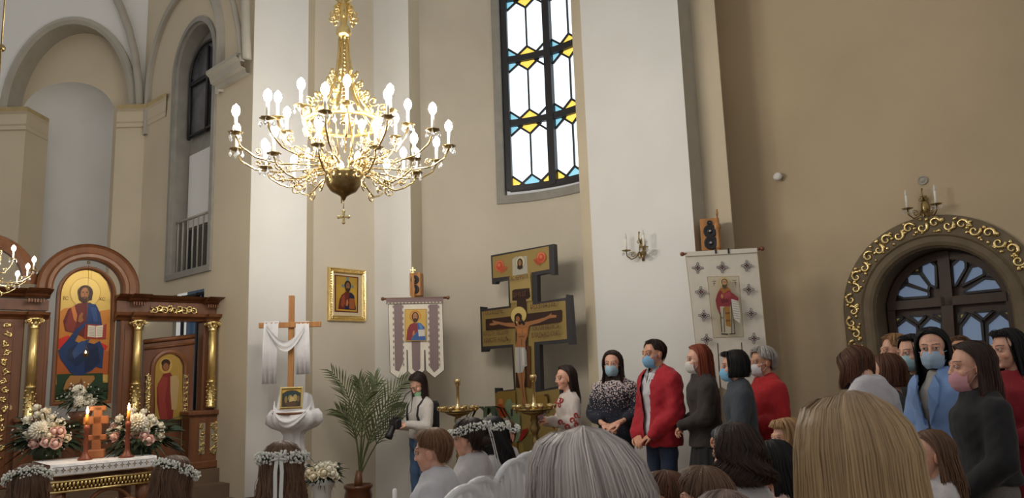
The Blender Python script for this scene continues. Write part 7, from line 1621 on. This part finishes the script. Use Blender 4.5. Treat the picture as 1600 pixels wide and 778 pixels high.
person('woman with shoulder length black hair in a crimson dress at the picture edge', 1577, 511, 4.8, -98, hair=('black', dict(LONG, length=.22, gap=104, bangs=56, fall=-.02, flare=1.1)), top=[G_('dress', rdm, g=.020, z0=.30, z1=1.47, sl_r=.062, hemflare=.06), G_('lace_band', rdm2, g=.024, z0=1.0, z1=1.13, sleeve=False)], bottom=('skirt', rdm, .3), hyaw=4)
# children
def bow_clip(I):
    b = MB(); M = I['Hd']
    for sg in (-1, 1): b.ell(M @ Vector((.055 + sg * .02, -.055, .09)), (.020, .010, .013), 8, 6, rot=Euler((0, sg * .4, 0)))
    b.build('hair_bow', M_linen, I['root'])
LB_ = dict(LONG, length=.24)
person('small girl with a white bow in her brown hair beside the blonde head', 1457, 668, 3.6, -78, kind=2, hair=('brown', dict(LONG, length=.26, gap=92, wave=.008, fall=-.03, tip=srt(110, 80, 58))), top=G_('dress', whitec, g=.016, z0=.5, hemflare=.08), bottom=('skirt', whitec, .4), hn=900, mk=bow_clip)
person('girl with thick dark curls in a white jacket before the slate grey woman', 1152, 662, 3.0, -44, kind=2, hair=('dark', dict(LONG, length=.13, gap=104, wave=.020, freq=70, flare=1.25, thick=.032, back=.03, tip=srt(52, 34, 28))), top=G_('jacket', whitec, g=.030, z0=.7, sl_r=.07), bottom=('skirt', whitec, .4), hn=1700, sr=.0016)
person('girl with smooth black hair in a pale pink dress beside the dark curls', 1211, 684, 3.4, -70, kind=2, hair=('black', dict(LONG, length=.20, gap=96, fall=-.02)), top=G_('dress', cloth_mat('pale_pink', (196, 166, 160)), g=.016, z0=.5), bottom=('skirt', cloth_mat('pale_pink', (196, 166, 160)), .4), hn=800)
person('blond child with a straight fringe half hidden by the long blonde hair', 1232, 650, 4.3, -95, kind=2, hair=(srt(170, 132, 92), dict(BOB, length=.06, bangs=66, gap=110)), top=G_('shirt', whitec, g=.016), bottom=('trousers', denim), hn=600)
person('small brown-haired child low between the silver hair and the dark jeans', 1043, 733, 3.2, -50, kind=2, hair=('chestnut', dict(SHORT, thick=.018, nape=122)), top=G_('shirt', whitec, g=.016), bottom=('trousers', denim), hn=800)
person('small child with dark brown pinned-up hair in front of the pleated skirt', 1104, 727, 2.6, -35, kind=2, hair=('brown', dict(SHORT, thick=.020, nape=118, updo=True)), top=G_('dress', whitec, g=.016), bottom=('skirt', whitec, .4), hn=1100)
person('person of whom only ash brown hair shows at the lower frame edge', 1136, 761, 1.9, -20, kind=2, hair=(srt(128, 108, 100), dict(BOB, length=.10, gap=112)), top=G_('shirt', blackc, g=.016), bottom=('trousers', blackc), hn=1500, sr=.0012)
person('boy with short brown hair and a white shirt in profile', 682, 665, 3.7, -78, seated=True, kind=2, skin='fair', hair=('lightbrown', dict(SHORT, thick=.012, front=62, side=93, nape=122)), top=G_('shirt', cloth_mat('white_shirt', (204, 204, 210)), g=.026, z0=.6, z1=1.475, sl_r=.072, fold=.008, collar=.03), bottom=('trousers', blackc), hn=1500, sr=.0014, hpitch=4)
person('girl with pinned-up dark hair, white blossom wreath and ribbon behind the boy', 738, 650, 4.15, -66, seated=True, kind=2, hair=('dark', dict(SHORT, thick=.018, front=50, side=97, nape=122, updo=True)), top=G_('dress', whitec, g=.020, z0=.5, z1=1.47, sl_r=.062), bottom=('skirt', whitec, .4), wr=dict(tilt=-14), hn=900)
person('girl with long black wavy hair and wreath, seated behind the pinned-up girl', 772, 648, 4.55, -66, seated=True, kind=2, hair=('black', dict(LONG, length=.30, gap=94, wave=.014, freq=50, back=.06, flare=1.15)), top=G_('dress', whitec, g=.020, z0=.5), bottom=('skirt', whitec, .4), wr=dict(tilt=-8, ribbon=False), hn=900)
person('girl in a wreath turning her face to the camera', 791, 652, 5.1, -72, seated=True, kind=2, hair=('brown', dict(SHORT, thick=.014, front=50, side=94, nape=120)), top=G_('dress', whitec, g=.020, z0=.5, z1=1.475), bottom=('skirt', whitec, .4), wr=dict(tilt=0, ribbon=False), hyaw=-84, hn=600)
person('girl seen from behind with long wavy brown hair and a ribboned wreath', 440, 686, 3.1, -12, kind=2, hair=('brown', dict(LONG, length=.34, gap=108, wave=.014, freq=45, flare=1.25, back=.05, tip=srt(104, 76, 58))), top=G_('dress', whitec, g=.020, z0=.5), bottom=('skirt', whitec, .4), wr=dict(tilt=-6), hn=1500, sr=.0015)
person('wreathed girl with brown hair at the lower corner before the gilded strip', 46, 722, 3.7, -40, kind=2, hair=('brown', dict(LONG, length=.26, gap=104, wave=.012, flare=1.1)), top=G_('dress', whitec, g=.020, z0=.5), bottom=('skirt', whitec, .4), wr=dict(tilt=-22, ribbon=False), hn=900)
person('wreathed girl with brown hair in front of the offering table corner', 268, 709, 3.7, 20, kind=2, hair=('brown', dict(LONG, length=.24, gap=106, wave=.012, flare=1.1)), top=G_('dress', whitec, g=.020, z0=.5), bottom=('skirt', whitec, .4), wr=dict(tilt=-24, ribbon=False), hroll=6, hn=900)
# the two blonde heads close to the camera
person('person with silver blonde hair parted on top, nearest the crucifix', 923, 662, 1.42, -22, kind=0, hair=(srt(198, 190, 188), dict(LONG, length=.30, gap=112, thick=.023, flare=1.22, back=.03, mess=.8, streak=.26, pole=.04, line=.10, root=srt(150, 138, 132), tip=srt(126, 108, 94), part=-.02, wave=.003)), top=G_('blouse', whitec, g=.018), bottom=('skirt', whitec, .4), hn=9000, sr=.0008, hairthk=.028)  # tip colour darkened: the shadow low in the hair is painted in
person('person with long straight golden blonde hair seen from behind', 1334, 600, 1.36, -14, kind=0, hair=(srt(172, 146, 114), dict(LONG, length=.36, gap=112, thick=.012, flare=1.14, back=.03, mess=.45, streak=.11, pole=.045, line=.10, root=srt(150, 128, 108), tip=srt(188, 158, 112), part=.012)), top=G_('blouse', cloth_mat('beige_top', (170, 150, 130)), g=.018), bottom=('skirt', blackc, .4), hn=9000, sr=.0008, hairthk=.025)

# ---------------------------------------------------------------- white chairs
wpl = mat('white_plastic', (.72, .73, .76), .32); film = mat('clear_film', (.80, .81, .84), .25, alpha=.5, spec=.8)
def chair(label, px, py, Y, heading, group='white plastic chairs'):
    p = at(px, py, Y); H = p.z; t = thing('plastic_chair', label, 'chair', (p.x, Y, 0), -R(heading), group); W = .195
    # origin under the top of the back; the seat lies in front (+y)
    b = MB(); V = []
    for i in range(7):
        for j in range(7): u, v = i / 6 * 2 - 1, j / 6; V.append((u * (W - .02 * v), .04 + .42 * v, .45 - .02 * math.sin(math.pi * v) + .02 * u * u - .03 * max(0, v - .85) * 4))
    b.add(V + [(x, y, z - .02) for x, y, z in V], [(i * 7 + j, i * 7 + 7 + j, i * 7 + 8 + j, i * 7 + j + 1) for i in range(6) for j in range(6)] + [(49 + i * 7 + j + 1, 49 + i * 7 + 8 + j, 49 + i * 7 + 7 + j, 49 + i * 7 + j) for i in range(6) for j in range(6)]); b.build('seat', wpl, t)
    arc = [(W * math.cos(R(a)), .0 - .035 * (math.sin(R(a))) + .02, .72 + (H - .735) * math.sin(R(a)) ** .7 if 0 < a < 180 else .72) for a in range(0, 181, 10)]
    b = MB(); b.tube([(W - .01, .05, .45)] + arc + [(-W + .01, .05, .45)], .017, 8); b.build('back_rim', wpl, t)
    for k in range(5):
        x = (k - 2) * .064; zt = .72 + (H - .735) * math.sqrt(max(.05, 1 - (x / W) ** 2)) ; m_ = MB(); m_.tube([(x, .045, .44), (x, -.012, .66), (x, -.012, zt)], .016, 6, flat=.45); m_.build('back_slat', wpl, t)
    for sx in (-1, 1):
        for sy, y0 in ((0, .05), (1, .43)):
            b = MB(); b.tube([(sx * (W - .02), y0, .44), (sx * (W + .02), y0 + (.07 if sy else -.09), .0)], [.022, .016], 8); b.build('leg', wpl, t)
    b = MB(); V = []
    for i in range(9):
        a = R(180 * i / 8); x = (W + .012) * math.cos(a); zt = .72 + (H - .72) * max(0, math.sin(a)) ** .7
        for j in range(6): v = j / 5; V.append((x, -.045 + .012 * math.sin(i * 2 + j * 1.7) - .02 * math.sin(math.pi * v), .50 + (zt + .008 - .50) * v))
    b.add(V, [(i * 6 + j, i * 6 + 6 + j, i * 6 + 7 + j, i * 6 + j + 1) for i in range(8) for j in range(5)]); b.build('film_cover', film, t)
chair('white plastic chair with its rounded back nearest the frame bottom, empty', 720, 756, 3.02, -58)
chair('white plastic chair on which the boy in profile sits', 745, 744, 3.60, -60)
chair('white plastic chair under the girl with pinned-up hair', 798, 716, 4.04, -60)
chair('white plastic chair under the girl with long black wavy hair', 818, 706, 4.46, -60)
chair('white plastic chair under the wreathed girl turning her face', 832, 702, 5.02, -60)
